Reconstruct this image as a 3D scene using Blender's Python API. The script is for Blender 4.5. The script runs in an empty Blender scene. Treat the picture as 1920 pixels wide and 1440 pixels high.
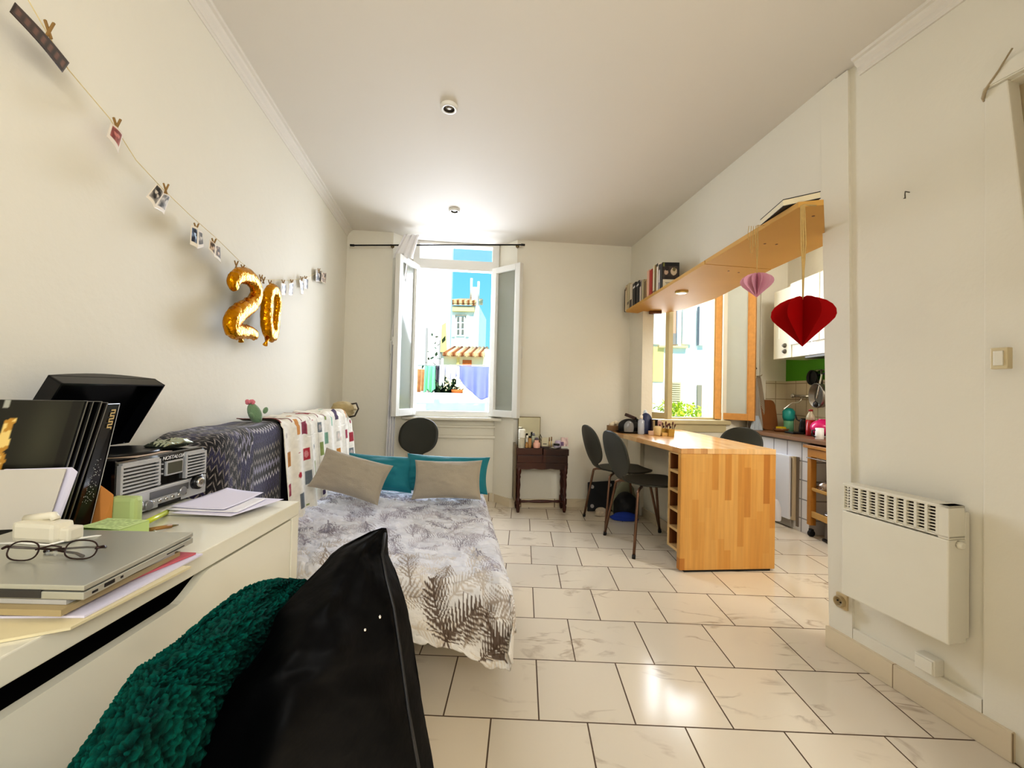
import bpy, bmesh, math, random
import numpy as np
from mathutils import Vector, Matrix
random.seed(4); rng = np.random.default_rng(7)
S = bpy.context.scene
COL = S.collection
# ------------------------------------------------------------------ camera model (1920x1440)
F = 790.0; HC = 1.05
def _n(v):
    l = math.sqrt(sum(a*a for a in v)); return tuple(a/l for a in v)
def _d(a, b): return sum(x*y for x, y in zip(a, b))
UP = _n((.0244, -.99952, .0189))
FW = (.0271, .0196, .99944); FW = _n(tuple(b-_d(FW, UP)*u for b, u in zip(FW, UP)))
RT = (FW[1]*UP[2]-FW[2]*UP[1], FW[2]*UP[0]-FW[0]*UP[2], FW[0]*UP[1]-FW[1]*UP[0])
if RT[0] < 0: RT = tuple(-a for a in RT)
def ray(px, py):
    d = (px-960, py-720, F); return (_d(d, RT), _d(d, FW), _d(d, UP))
def atZ(px, py, z=0.):
    d = ray(px, py); t = (z-HC)/d[2]; return Vector((d[0]*t, d[1]*t, z))
def atY(px, py, y):
    d = ray(px, py); t = y/d[1]; return Vector((d[0]*t, y, HC+d[2]*t))
def atX(px, py, x):
    d = ray(px, py); t = x/d[0]; return Vector((x, d[1]*t, HC+d[2]*t))
def atW(px, py, p, q):
    nx, ny = -(q[1]-p[1]), (q[0]-p[0]); d = ray(px, py)
    t = (nx*p[0]+ny*p[1])/(nx*d[0]+ny*d[1]); return Vector((d[0]*t, d[1]*t, HC+d[2]*t))
# ------------------------------------------------------------------ colours and materials
def lin(c):
    def f(x):
        x /= 255.; return x/12.92 if x <= .04045 else ((x+.055)/1.055)**2.4
    return tuple(f(x) for x in c)
MC = {}
def M(name, rgb, rough=.55, metal=0., var=.0, scale=12., bump=0., bscale=60., alpha=1., emit=0., coat=0., trans=0., sheen=0., spec=.5):
    if name in MC: return MC[name]
    m = bpy.data.materials.new(name); m.use_nodes = True; nt = m.node_tree; b = nt.nodes['Principled BSDF']
    c = (*lin(rgb), 1); b.inputs['Base Color'].default_value = c
    b.inputs['Roughness'].default_value = rough; b.inputs['Metallic'].default_value = metal
    b.inputs['Alpha'].default_value = alpha; b.inputs['Coat Weight'].default_value = coat
    b.inputs['Transmission Weight'].default_value = trans; b.inputs['Sheen Weight'].default_value = sheen
    b.inputs['Specular IOR Level'].default_value = spec
    if emit: b.inputs['Emission Color'].default_value = c; b.inputs['Emission Strength'].default_value = emit
    if var or bump:
        tc = nt.nodes.new('ShaderNodeTexCoord')
    if var:
        nz = nt.nodes.new('ShaderNodeTexNoise'); nz.inputs['Scale'].default_value = scale; nz.inputs['Detail'].default_value = 3
        nt.links.new(tc.outputs['Object'], nz.inputs['Vector'])
        mx = nt.nodes.new('ShaderNodeMix'); mx.data_type = 'RGBA'
        mx.inputs['A'].default_value = (*[min(1, x*(1-var)) for x in c[:3]], 1); mx.inputs['B'].default_value = (*[min(1, x*(1+var)) for x in c[:3]], 1)
        nt.links.new(nz.outputs['Fac'], mx.inputs['Factor']); nt.links.new(mx.outputs['Result'], b.inputs['Base Color'])
    if bump:
        nb = nt.nodes.new('ShaderNodeTexNoise'); nb.inputs['Scale'].default_value = bscale; nb.inputs['Detail'].default_value = 4
        nt.links.new(tc.outputs['Object'], nb.inputs['Vector'])
        bp = nt.nodes.new('ShaderNodeBump'); bp.inputs['Strength'].default_value = bump; bp.inputs['Distance'].default_value = .01
        nt.links.new(nb.outputs['Fac'], bp.inputs['Height']); nt.links.new(bp.outputs['Normal'], b.inputs['Normal'])
    MC[name] = m; return m
def MA(name, rough=.8, metal=0., bump=0., bscale=200., sheen=0., coat=0., transl=0.):
    "material whose colour comes from the mesh's painted colour attribute"
    m = M(name, (200, 200, 200), rough, metal, bump=bump, bscale=bscale, sheen=sheen, coat=coat)
    nt = m.node_tree
    if not any(n.bl_idname == 'ShaderNodeAttribute' for n in nt.nodes):
        a = nt.nodes.new('ShaderNodeAttribute'); a.attribute_name = 'paint'
        nt.links.new(a.outputs['Color'], nt.nodes['Principled BSDF'].inputs['Base Color'])
    return m
def wood(name, c1, c2, c3, axis='Z', plank=(.045, .32), rough=.4, grain=60., rot=0.):
    "edge-glued stave wood: brick pattern of staves plus grain"
    if name in MC: return MC[name]
    m = bpy.data.materials.new(name); m.use_nodes = True; nt = m.node_tree; N = nt.nodes.new; L = nt.links.new; b = nt.nodes['Principled BSDF']
    b.inputs['Roughness'].default_value = rough
    tc = N('ShaderNodeTexCoord'); mp = N('ShaderNodeMapping')
    L(tc.outputs['Object'], mp.inputs['Vector'])
    mp.inputs['Rotation'].default_value = {'Z': (-math.pi/2, 0, 0), 'Y': (0, 0, 0), 'X': (0, 0, math.pi/2)}[axis]
    sx = N('ShaderNodeSeparateXYZ'); L(mp.outputs['Vector'], sx.inputs['Vector'])
    cb = N('ShaderNodeCombineXYZ'); L(sx.outputs['Y'], cb.inputs['X']); L(sx.outputs['X'], cb.inputs['Y'])
    def mth(op, a, b=None):
        k = N('ShaderNodeMath'); k.operation = op
        for q, v in enumerate((a, b)):
            if v is None: continue
            if isinstance(v, (int, float)): k.inputs[q].default_value = v
            else: L(v, k.inputs[q])
        return k.outputs[0]
    colm = mth('FLOOR', mth('DIVIDE', sx.outputs['X'], plank[0])); w1 = N('ShaderNodeTexWhiteNoise'); w1.noise_dimensions = '1D'; L(colm, w1.inputs['W'])
    row = mth('FLOOR', mth('ADD', mth('DIVIDE', sx.outputs['Y'], plank[1]), mth('MULTIPLY', w1.outputs['Value'], 7.)))
    cc = N('ShaderNodeCombineXYZ'); L(colm, cc.inputs['X']); L(row, cc.inputs['Y']); w2 = N('ShaderNodeTexWhiteNoise'); w2.noise_dimensions = '2D'; L(cc.outputs['Vector'], w2.inputs['Vector'])
    br = N('ShaderNodeValToRGB'); e = br.color_ramp.elements; e[0].color = (*lin(c3), 1); e[1].color = (*lin(c1), 1); e2 = e.new(.3); e2.color = (*lin(c2), 1); e3 = e.new(.55); e3.color = (*[(x+y)/2 for x, y in zip(lin(c1), lin(c2))], 1)
    L(w2.outputs['Value'], br.inputs['Fac'])
    sc = N('ShaderNodeVectorMath'); sc.operation = 'MULTIPLY'; sc.inputs[1].default_value = (3, grain, 3); L(cb.outputs['Vector'], sc.inputs[0])
    nz = N('ShaderNodeTexNoise'); nz.inputs['Scale'].default_value = 1.; nz.inputs['Detail'].default_value = 4; L(sc.outputs['Vector'], nz.inputs['Vector'])
    mr = N('ShaderNodeMapRange'); mr.inputs['To Min'].default_value = .78; mr.inputs['To Max'].default_value = 1.15; L(nz.outputs['Fac'], mr.inputs['Value'])
    mul = N('ShaderNodeVectorMath'); mul.operation = 'SCALE'; L(br.outputs['Color'], mul.inputs[0]); L(mr.outputs['Result'], mul.inputs['Scale'])
    L(mul.outputs['Vector'], b.inputs['Base Color']); MC[name] = m; return m
def tiles(name, origin, w, h, col1, col2, mort, mode='XY', offset=.5, msize=.004, rough=.25, vein=0., freq=2):
    if name in MC: return MC[name]
    m = bpy.data.materials.new(name); m.use_nodes = True; nt = m.node_tree; N = nt.nodes.new; L = nt.links.new; b = nt.nodes['Principled BSDF']
    tc = N('ShaderNodeTexCoord'); sx = N('ShaderNodeSeparateXYZ'); L(tc.outputs['Object'], sx.inputs['Vector'])
    cb = N('ShaderNodeCombineXYZ'); L(sx.outputs[mode[0]], cb.inputs['X']); L(sx.outputs[mode[1]], cb.inputs['Y'])
    ad = N('ShaderNodeVectorMath'); ad.inputs[1].default_value = (-origin[0], -origin[1], 0); L(cb.outputs['Vector'], ad.inputs[0])
    br = N('ShaderNodeTexBrick'); br.inputs['Scale'].default_value = 1; br.inputs['Brick Width'].default_value = w; br.inputs['Row Height'].default_value = h
    br.inputs['Mortar Size'].default_value = msize; br.inputs['Mortar Smooth'].default_value = .1; br.offset = offset; br.offset_frequency = freq; br.inputs['Bias'].default_value = -.2
    br.inputs['Color1'].default_value = (*lin(col1), 1); br.inputs['Color2'].default_value = (*lin(col2), 1); br.inputs['Mortar'].default_value = (*lin(mort), 1)
    L(ad.outputs['Vector'], br.inputs['Vector'])
    out = br.outputs['Color']
    if vein:
        # each tile gets its own stretch of marble veining
        dn = N('ShaderNodeTexNoise'); dn.inputs['Scale'].default_value = 4; dn.inputs['Detail'].default_value = 5; L(ad.outputs['Vector'], dn.inputs['Vector'])
        ofs = N('ShaderNodeVectorMath'); ofs.operation = 'MULTIPLY_ADD'; ofs.inputs[1].default_value = (9, 9, 9); L(br.outputs['Color'], ofs.inputs[0]); L(ad.outputs['Vector'], ofs.inputs[2])
        mp = N('ShaderNodeMapping'); mp.inputs['Rotation'].default_value = (0, 0, .45); mp.inputs['Scale'].default_value = (2.2, 5.5, 1); L(ofs.outputs['Vector'], mp.inputs['Vector'])
        nz = N('ShaderNodeTexNoise'); nz.inputs['Scale'].default_value = 1.1; nz.inputs['Detail'].default_value = 6; nz.inputs['Distortion'].default_value = .9; L(mp.outputs['Vector'], nz.inputs['Vector'])
        sb = N('ShaderNodeMath'); sb.operation = 'SUBTRACT'; sb.inputs[1].default_value = .5; L(nz.outputs['Fac'], sb.inputs[0])
        ab = N('ShaderNodeMath'); ab.operation = 'ABSOLUTE'; L(sb.outputs[0], ab.inputs[0])
        mr = N('ShaderNodeMapRange'); mr.inputs['From Max'].default_value = .03; mr.inputs['To Min'].default_value = 1; mr.inputs['To Max'].default_value = 0; L(ab.outputs[0], mr.inputs['Value'])
        mk = N('ShaderNodeMapRange'); mk.inputs['From Min'].default_value = .5; mk.inputs['From Max'].default_value = .72; L(dn.outputs['Fac'], mk.inputs['Value'])
        mm = N('ShaderNodeMath'); mm.operation = 'MULTIPLY'; L(mr.outputs['Result'], mm.inputs[0]); L(mk.outputs['Result'], mm.inputs[1])
        m2 = N('ShaderNodeMath'); m2.operation = 'MULTIPLY'; m2.inputs[1].default_value = vein; L(mm.outputs[0], m2.inputs[0])
        mx = N('ShaderNodeMix'); mx.data_type = 'RGBA'; mx.inputs['B'].default_value = (*lin((150, 128, 108)), 1)
        L(m2.outputs[0], mx.inputs['Factor']); L(br.outputs['Color'], mx.inputs['A']); out = mx.outputs['Result']
    L(out, b.inputs['Base Color'])
    rr = N('ShaderNodeMapRange'); rr.inputs['To Min'].default_value = rough; rr.inputs['To Max'].default_value = .9; L(br.outputs['Fac'], rr.inputs['Value']); L(rr.outputs['Result'], b.inputs['Roughness'])
    bp = N('ShaderNodeBump'); bp.invert = True; bp.inputs['Strength'].default_value = .5; bp.inputs['Distance'].default_value = .003; L(br.outputs['Fac'], bp.inputs['Height']); L(bp.outputs['Normal'], b.inputs['Normal'])
    MC[name] = m; return m
# ------------------------------------------------------------------ mesh building
class G:
    def __init__(s): s.b = bmesh.new()
    def quadbox(s, pts, bev=0.):
        "8 points: bottom ring of 4 then top ring of 4"
        v = [s.b.verts.new(Vector(p)) for p in pts]
        f = [s.b.faces.new([v[i] for i in q]) for q in ((3, 2, 1, 0), (4, 5, 6, 7), (0, 1, 5, 4), (1, 2, 6, 5), (2, 3, 7, 6), (3, 0, 4, 7))]
        if bev: bmesh.ops.bevel(s.b, geom=list({e for q in f for e in q.edges}), offset=bev, segments=2, affect='EDGES', profile=.6)
        return s
    def box(s, c, d, rz=0., bev=0., rot=None):
        R = rot if rot is not None else Matrix.Rotation(rz, 3, 'Z'); c = Vector(c); x, y, z = d[0]/2, d[1]/2, d[2]/2
        return s.quadbox([c+R@Vector(p) for p in ((-x, -y, -z), (x, -y, -z), (x, y, -z), (-x, y, -z), (-x, -y, z), (x, -y, z), (x, y, z), (-x, y, z))], bev)
    def prism(s, poly, z0, z1, bev=0.):
        a = [s.b.verts.new((p[0], p[1], z0)) for p in poly]; c = [s.b.verts.new((p[0], p[1], z1)) for p in poly]; n = len(poly)
        f = [s.b.faces.new(a[::-1]), s.b.faces.new(c)]
        f += [s.b.faces.new((a[i], a[(i+1) % n], c[(i+1) % n], c[i])) for i in range(n)]
        if bev: bmesh.ops.bevel(s.b, geom=list({e for q in f for e in q.edges}), offset=bev, segments=2, affect='EDGES')
        return s
    def ext(s, poly, vec):
        "any planar polygon of 3-D points pushed along vec"
        vec = Vector(vec); a = [s.b.verts.new(Vector(p)) for p in poly]; c = [s.b.verts.new(Vector(p)+vec) for p in poly]; n = len(poly)
        s.b.faces.new(a[::-1]); s.b.faces.new(c)
        for i in range(n): s.b.faces.new((a[i], a[(i+1) % n], c[(i+1) % n], c[i]))
        return s
    def tube(s, pts, r, seg=10, cap=True, closed=False):
        pts = [Vector(p) for p in pts]; n = len(pts); rs = r if isinstance(r, (list, tuple)) else [r]*n; rings = []
        t0 = (pts[1]-pts[0]).normalized(); u = t0.orthogonal().normalized()
        for i, p in enumerate(pts):
            if closed: t = (pts[(i+1) % n]-pts[i-1]).normalized()
            else: t = (pts[min(i+1, n-1)]-pts[max(i-1, 0)]).normalized()
            u = (u-t*u.dot(t));
            u = u.normalized() if u.length > 1e-6 else t.orthogonal().normalized()
            w = t.cross(u)
            rings.append([s.b.verts.new(p+(u*math.cos(2*math.pi*k/seg)+w*math.sin(2*math.pi*k/seg))*rs[i]) for k in range(seg)])
        for i in range(n if closed else n-1):
            a, c = rings[i], rings[(i+1) % n]
            for k in range(seg): s.b.faces.new((a[k], a[(k+1) % seg], c[(k+1) % seg], c[k])).smooth = True
        if cap and not closed: s.b.faces.new(rings[0][::-1]); s.b.faces.new(rings[-1])
        return s
    def lathe(s, at, prof, seg=20, axis=(0, 0, 1), cap=True):
        at = Vector(at); ax = Vector(axis).normalized(); u = ax.orthogonal().normalized(); w = ax.cross(u); rings = []
        for r, z in prof: rings.append([s.b.verts.new(at+ax*z+(u*math.cos(2*math.pi*k/seg)+w*math.sin(2*math.pi*k/seg))*max(r, 1e-5)) for k in range(seg)])
        for a, c in zip(rings, rings[1:]):
            for k in range(seg): s.b.faces.new((a[k], a[(k+1) % seg], c[(k+1) % seg], c[k])).smooth = True
        if cap: s.b.faces.new(rings[0][::-1]); s.b.faces.new(rings[-1])
        return s
    def ball(s, c, r, seg=14, sc=(1, 1, 1), rot=None):
        mt = Matrix.Translation(Vector(c)) @ (rot.to_4x4() if rot is not None else Matrix()) @ Matrix.Diagonal((*sc, 1))
        res = bmesh.ops.create_uvsphere(s.b, u_segments=seg, v_segments=max(6, seg//2), radius=r, matrix=mt)
        for v in res['verts']:
            for f in v.link_faces: f.smooth = True
        return s
    def poly(s, pts):
        s.b.faces.new([s.b.verts.new(Vector(p)) for p in pts]); return s
    def leaf(s, base, d, l, w, up=(0, 0, 1)):
        base = Vector(base); d = Vector(d).normalized(); sd = d.cross(Vector(up))
        sd = sd.normalized() if sd.length > 1e-4 else Vector((1, 0, 0))
        return s.poly([base, base+d*l*.45+sd*w/2, base+d*l, base+d*l*.45-sd*w/2])
def put(o, parent=None):
    COL.objects.link(o)
    if parent is not None:
        o.parent = parent
        M0 = Matrix.Translation(parent['_base']) if '_base' in parent else Matrix()
        o.matrix_parent_inverse = M0.inverted()
    return o
def tag(o, label, cat, group=None):
    o['label'] = label; o['category'] = cat
    if group: o['group'] = group
    return o
def obj(name, g, mat, parent=None, label=None, cat=None, group=None, smooth=None, solid=0., kind=None, bevel=0.):
    me = bpy.data.meshes.new(name); bmesh.ops.recalc_face_normals(g.b, faces=g.b.faces); g.b.to_mesh(me); g.b.free()
    if smooth is True:
        for p in me.polygons: p.use_smooth = True
    o = bpy.data.objects.new(name, me); me.materials.append(mat); put(o, parent)
    if cat: tag(o, label, cat, group)
    elif label: o['label'] = label
    if kind: o['kind'] = kind
    if solid: md = o.modifiers.new('thickness', 'SOLIDIFY'); md.thickness = solid; md.offset = 0
    if bevel: md = o.modifiers.new('round', 'BEVEL'); md.width = bevel; md.segments = 2; md.limit_method = 'ANGLE'
    return o
def thing(name, label, cat, loc=(0, 0, 0), group=None):
    o = bpy.data.objects.new(name, None); COL.objects.link(o); o.location = loc; o['_base'] = tuple(float(x) for x in loc)
    o.empty_display_size = .05
    return tag(o, label, cat, group)
def surf(name, P, mat, parent=None, C=None, cu=False, cv=False, capv=False, solid=0., label=None, cat=None, group=None, smooth=True, kind=None):
    "grid mesh from an array of points (nu,nv,3); C = painted colours (sRGB 0-255)"
    P = np.asarray(P, float); nu, nv = P.shape[:2]; idx = np.arange(nu*nv).reshape(nu, nv)
    iu = np.concatenate([idx, idx[:1]], 0) if cu else idx
    iu = np.concatenate([iu, iu[:, :1]], 1) if cv else iu
    q = np.stack([iu[:-1, :-1], iu[1:, :-1], iu[1:, 1:], iu[:-1, 1:]], -1).reshape(-1, 4)
    fs = q.tolist()
    if capv: fs += [idx[0, :][::-1].tolist(), idx[-1, :].tolist()]
    me = bpy.data.meshes.new(name); me.from_pydata(P.reshape(-1, 3).tolist(), [], fs)
    if smooth: me.polygons.foreach_set('use_smooth', [True]*len(me.polygons))
    if C is not None:
        c = np.asarray(C, float).reshape(-1, 3)/255.; c = np.where(c <= .04045, c/12.92, ((c+.055)/1.055)**2.4)
        a = me.color_attributes.new('paint', 'FLOAT_COLOR', 'POINT'); a.data.foreach_set('color', np.c_[c, np.ones(len(c))].astype(np.float32).ravel())
    me.materials.append(mat); me.update()
    o = bpy.data.objects.new(name, me); put(o, parent)
    if cat: tag(o, label, cat, group)
    elif label: o['label'] = label
    if kind: o['kind'] = kind
    if solid: md = o.modifiers.new('thickness', 'SOLIDIFY'); md.thickness = abs(solid); md.offset = 0 if solid > 0 else -1
    return o
def text(name, body, size, mat, mtx, parent, depth=.0004):
    cu = bpy.data.curves.new(name, 'FONT'); cu.body = body; cu.size = size; cu.extrude = depth; cu.align_x = 'CENTER'; cu.align_y = 'CENTER'
    t = bpy.data.objects.new(name, cu); me = bpy.data.meshes.new_from_object(t); bpy.data.objects.remove(t)
    me.transform(mtx); o = bpy.data.objects.new(name, me); me.materials.append(mat); put(o, parent); return o
def dup(root, loc, rz=None, label=None, group=None):
    r = root.copy(); COL.objects.link(r); r.location = loc
    if rz is not None: r.rotation_euler = (0, 0, rz)
    if label: r['label'] = label
    if group: r['group'] = group
    for ch in list(root.children):
        c = ch.copy(); COL.objects.link(c); c.parent = r
        for g in list(ch.children):
            d = g.copy(); COL.objects.link(d); d.parent = c
    return r
def vnoise(shape, cells, seed, oct=3):
    "smooth value noise on a grid, -1..1"
    r = np.random.default_rng(seed); out = np.zeros(shape); amp = 1.
    for o in range(oct):
        cx, cy = max(2, int(cells[0]*2**o)), max(2, int(cells[1]*2**o)); g = r.uniform(-1, 1, (cx+2, cy+2))
        x = np.linspace(0, cx, shape[0]); y = np.linspace(0, cy, shape[1]); ix = x.astype(int); iy = y.astype(int)
        fx = (x-ix)[:, None]; fy = (y-iy)[None]; fx = fx*fx*(3-2*fx); fy = fy*fy*(3-2*fy)
        out += amp*((g[ix][:, iy]*(1-fx)+g[ix+1][:, iy]*fx)*(1-fy)+(g[ix][:, iy+1]*(1-fx)+g[ix+1][:, iy+1]*fx)*fy); amp *= .5
    return out/1.6
# common materials
WHITE = M('white_lacquer', (226, 220, 200), .22, var=.02); PAINT = M('white_wall_paint', (231, 226, 212), .75, var=.03, scale=1.6, bump=.12, bscale=28.)
CEIL = M('ceiling_paint', (226, 220, 210), .8, var=.03, scale=.7); UPVC = M('white_plastic_frame', (232, 230, 224), .3)
BLACK = M('black_plastic', (14, 14, 16), .35); CHROME = M('chrome', (224, 222, 218), .24, 1.); SILVER = M('silver_plastic', (170, 172, 176), .32, .75)
PAPER = M('white_paper', (232, 230, 236), .7, var=.02); CREAM = M('cream_paper', (226, 214, 184), .75, var=.05)
# ================================================================== the room
BL = Vector((-1.594, 3.67, 0)); TB = Vector((.9918, .128, 0)); NB = Vector((-.128, .9918, 0))     # facade line, outward normal
def wb(s, d, z): return BL+TB*s+NB*d+Vector((0, 0, z))
def facade_box(g, s0, s1, d0, d1, z0, z1, bev=0.):
    return g.quadbox([wb(s0, d0, z0), wb(s1, d0, z0), wb(s1, d1, z0), wb(s0, d1, z0), wb(s0, d0, z1), wb(s1, d0, z1), wb(s1, d1, z1), wb(s0, d1, z1)], bev)
CZ = 2.455
LDIR = Vector((-.171, 1, 0)).normalized(); LN = Vector((LDIR.y, -LDIR.x, 0))                     # left wall direction, normal into the room
LW = ((-1.594, 3.67), (-1.594-.171, 4.67))
def lw(y, off, z):  # point in front of the left wall
    x = -1.594-.171*(y-3.67); return Vector((x, y, z))+LN*off
RW = ((.995, 3.99), (1.328, 1.852)); HW = ((1.328, 1.852), (1.465, 1.292))
HD = (Vector((*HW[1], 0))-Vector((*HW[0], 0))).normalized(); HN = Vector((HD.y, -HD.x, 0))      # heater wall: direction towards the camera, normal
if HN.x > 0: HN = -HN
def hw(a, off, z): return Vector((*HW[0], 0))+HD*a+HN*off+Vector((0, 0, z))
def st(name, g, m): return obj(name, g, m, kind='structure')
tile_o = atZ(920.6, 1346.6)
FLOORM = tiles('marble_floor_tile', (tile_o.x, tile_o.y+.307*40), .3085, .307, (224, 211, 190), (213, 203, 186), (92, 74, 58), msize=.0026, rough=.14, vein=.8)
g = G(); g.box((1., 1.2, -.05), (8.4, 8.6, .1)); st('floor', g, FLOORM)
g = G(); g.box((1., 1.3, CZ+.06), (8.4, 5.4, .12)); g.prism([wb(-1, -.4, 0)[:2], wb(5, -.4, 0)[:2], wb(5, .34, 0)[:2], wb(-1, .34, 0)[:2]], CZ, CZ+.12); st('ceiling', g, CEIL)
g = G(); g.prism([lw(4.6, 0, 0)[:2], lw(-2.6, 0, 0)[:2], lw(-2.6, -.15, 0)[:2], lw(4.6, -.15, 0)[:2]], -.1, CZ+.1); st('wall_left', g, PAINT)
g = G(); g.box((.6, -2.65, 1.2), (5.6, .15, 2.7)); st('wall_front', g, PAINT)
# facade wall with the window niche and the kitchen opening
g = G()
facade_box(g, -.3, .40, 0, .34, -.1, CZ+.1)
facade_box(g, 1.52, 2.79, 0, .34, -.1, CZ+.1)
facade_box(g, 3.545, 4.9, 0, .34, -.1, CZ+.1)
facade_box(g, 2.79, 3.545, 0, .34, -.1, .80); facade_box(g, 2.79, 3.545, 0, .34, 2.36, CZ+.1)
facade_box(g, .40, 1.52, .22, .34, -.1, .80)
for s0, s1 in ((.40, .56), (1.36, 1.52)):      # splayed niche cheeks
    a, b = (s0, s1) if s0 < 1 else (s1, s0)
    g.prism([wb(a, 0, 0)[:2], wb(b, .2, 0)[:2], wb(b, .34, 0)[:2], wb(a, .34, 0)[:2]], -.1, CZ+.1)
st('wall_back', g, PAINT)
# right side: soffit over the opening, stub, low wall under the bar, heater wall
def line_box(g, p, q, th, z0, z1, side=1):
    p, q = Vector((*p, 0)), Vector((*q, 0)); d = (q-p).normalized(); n = Vector((-d.y, d.x, 0))*th*side
    g.prism([p[:2], q[:2], (q+n)[:2], (p+n)[:2]], z0, z1); return g
g = G(); line_box(g, (.985, 4.05), RW[1], .10, 1.86, CZ+.05); st('wall_right_upper', g, PAINT)
g = G(); line_box(g, (.985, 4.05), (1.036, 3.73), .10, -.1, 1.86); line_box(g, (1.07, 3.73), (1.25, 2.64), .09, -.1, .70); st('wall_right_lower', g, PAINT)
g = G(); ZL = Vector((0, 0, -.1)); ZH = Vector((0, 0, CZ+.05)); SH = HD*-.07
g.quadbox([hw(0, -.012, 0)+ZL, hw(.54, -.012, 0)+ZL, hw(.54, -.2, 0)+ZL, hw(0, -.14, 0)+ZL, hw(0, -.012, 0)+ZH+SH, hw(.54, -.012, 0)+ZH, hw(.54, -.2, 0)+ZH, hw(0, -.14, 0)+ZH+SH])
g.prism([hw(.54, -.012, 0)[:2], hw(1.5, -.012, 0)[:2], hw(1.5, -.2, 0)[:2], hw(.54, -.2, 0)[:2]], 2.04, CZ+.05)
g.prism([hw(1.5, -.012, 0)[:2], hw(4.8, -.012, 0)[:2], hw(4.8, -.2, 0)[:2], hw(1.5, -.2, 0)[:2]], -.1, CZ+.05)
st('wall_right', g, PAINT)
g = G(); g.quadbox([hw(0, .0, .0), hw(.098, .0, .0), hw(.098, -.02, .0), hw(0, -.02, .0), hw(0, .0, 2.45)+SH, hw(.098, .0, 2.45)+SH*.6, hw(.098, -.02, 2.45)+SH*.6, hw(0, -.02, 2.45)+SH])
g.prism([hw(.099, .0, 0)[:2], hw(.498, .0, 0)[:2], hw(.498, -.02, 0)[:2], hw(.099, -.02, 0)[:2]], 0, .13); st('trim_3', g, PAINT)
KX = 2.58
KT = tiles('white_square_tile', (0, .745-.15*8), .15, .15, (222, 212, 188), (216, 206, 184), (168, 152, 124), mode='YZ', offset=0, msize=.004, rough=.2)
KT2 = tiles('white_square_tile_front', (.06, .745-.15*8), .15, .15, (222, 212, 188), (216, 206, 184), (168, 152, 124), mode='XZ', offset=0, msize=.004, rough=.2)
g = G(); g.box((KX+.08, 2.5, 1.2), (.16, 4.4, 2.7)); st('wall_kitchen', g, PAINT)
g = G(); g.box((1.95, .75, 1.2), (1.6, .12, 2.7)); st('wall_kitchen_near', g, PAINT)
g = G(); g.box((KX-.004, 3.2, .95), (.012, 2.2, .54)); st('trim_4', g, KT)
g = G(); facade_box(g, 3.99, 4.21, -.012, .002, .70, 1.22); st('trim_5', g, KT2)
GREEN = M('green_wall_paint', (88, 164, 30), .6, var=.04)
g = G(); g.box((KX-.003, 3.2, 1.34), (.008, 2.2, .24)); st('trim_6', g, GREEN)
# cornices and baseboards
def cornice(name, a, b, nrm):
    a, b, nrm = Vector(a), Vector(b), Vector(nrm); g = G()
    prof = [(x*.72, z*.72) for x, z in ((0, 0), (0, -.085), (.012, -.085), (.016, -.07), (.022, -.066), (.026, -.045), (.045, -.03), (.05, -.018), (.066, -.014), (.07, 0))]
    A = [a+nrm*x+Vector((0, 0, z)) for x, z in prof]; B = [b+nrm*x+Vector((0, 0, z)) for x, z in prof]
    va = [g.b.verts.new(p) for p in A]; vb = [g.b.verts.new(p) for p in B]
    for i in range(len(prof)): j = (i+1) % len(prof); g.b.faces.new((va[i], va[j], vb[j], vb[i]))
    g.b.faces.new(va); g.b.faces.new(vb[::-1]); st(name, g, CEIL)
cornice('trim_1', lw(3.75, -.005, CZ), lw(-2.5, -.005, CZ), LN)
cornice('trim_2', hw(.1, -.012, CZ), hw(4.4, -.012, CZ), HN)
SKIRT = tiles('skirting_tile', (0, -.3), .31, .6, (220, 207, 182), (212, 199, 176), (120, 100, 78), mode='XZ', offset=0, rough=.25, vein=.3)
SKIRT2 = tiles('skirting_tile_side', (.05, -.3), .31, .6, (222, 208, 182), (214, 200, 176), (150, 130, 104), mode='YZ', offset=0, msize=.0018, rough=.25, vein=.3)
g = G(); facade_box(g, -.02, .40, -.012, .01, 0, .075); facade_box(g, 1.52, 2.7, -.012, .01, 0, .075); facade_box(g, .52, 1.42, .205, .23, 0, .075)
g.prism([wb(1.50, -.01, 0)[:2], wb(1.53, -.01, 0)[:2], wb(1.40, .23, 0)[:2], wb(1.355, .21, 0)[:2]], 0, .075)
st('baseboard_back', g, SKIRT)
g = G(); line_box(g, (1.066, 3.72), (1.242, 2.66), .012, 0, .075, -1); g.prism([hw(-.008, -.01, 0)[:2], hw(-.008, .014, 0)[:2], hw(.575, .014, 0)[:2], hw(.575, -.01, 0)[:2]], 0, .088, .002); st('baseboard_right', g, SKIRT2)
g = G(); g.prism([lw(3.7, 0, 0)[:2], lw(-2, 0, 0)[:2], lw(-2, .012, 0)[:2], lw(3.7, .012, 0)[:2]], 0, .075); st('baseboard_left', g, SKIRT2)
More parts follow.
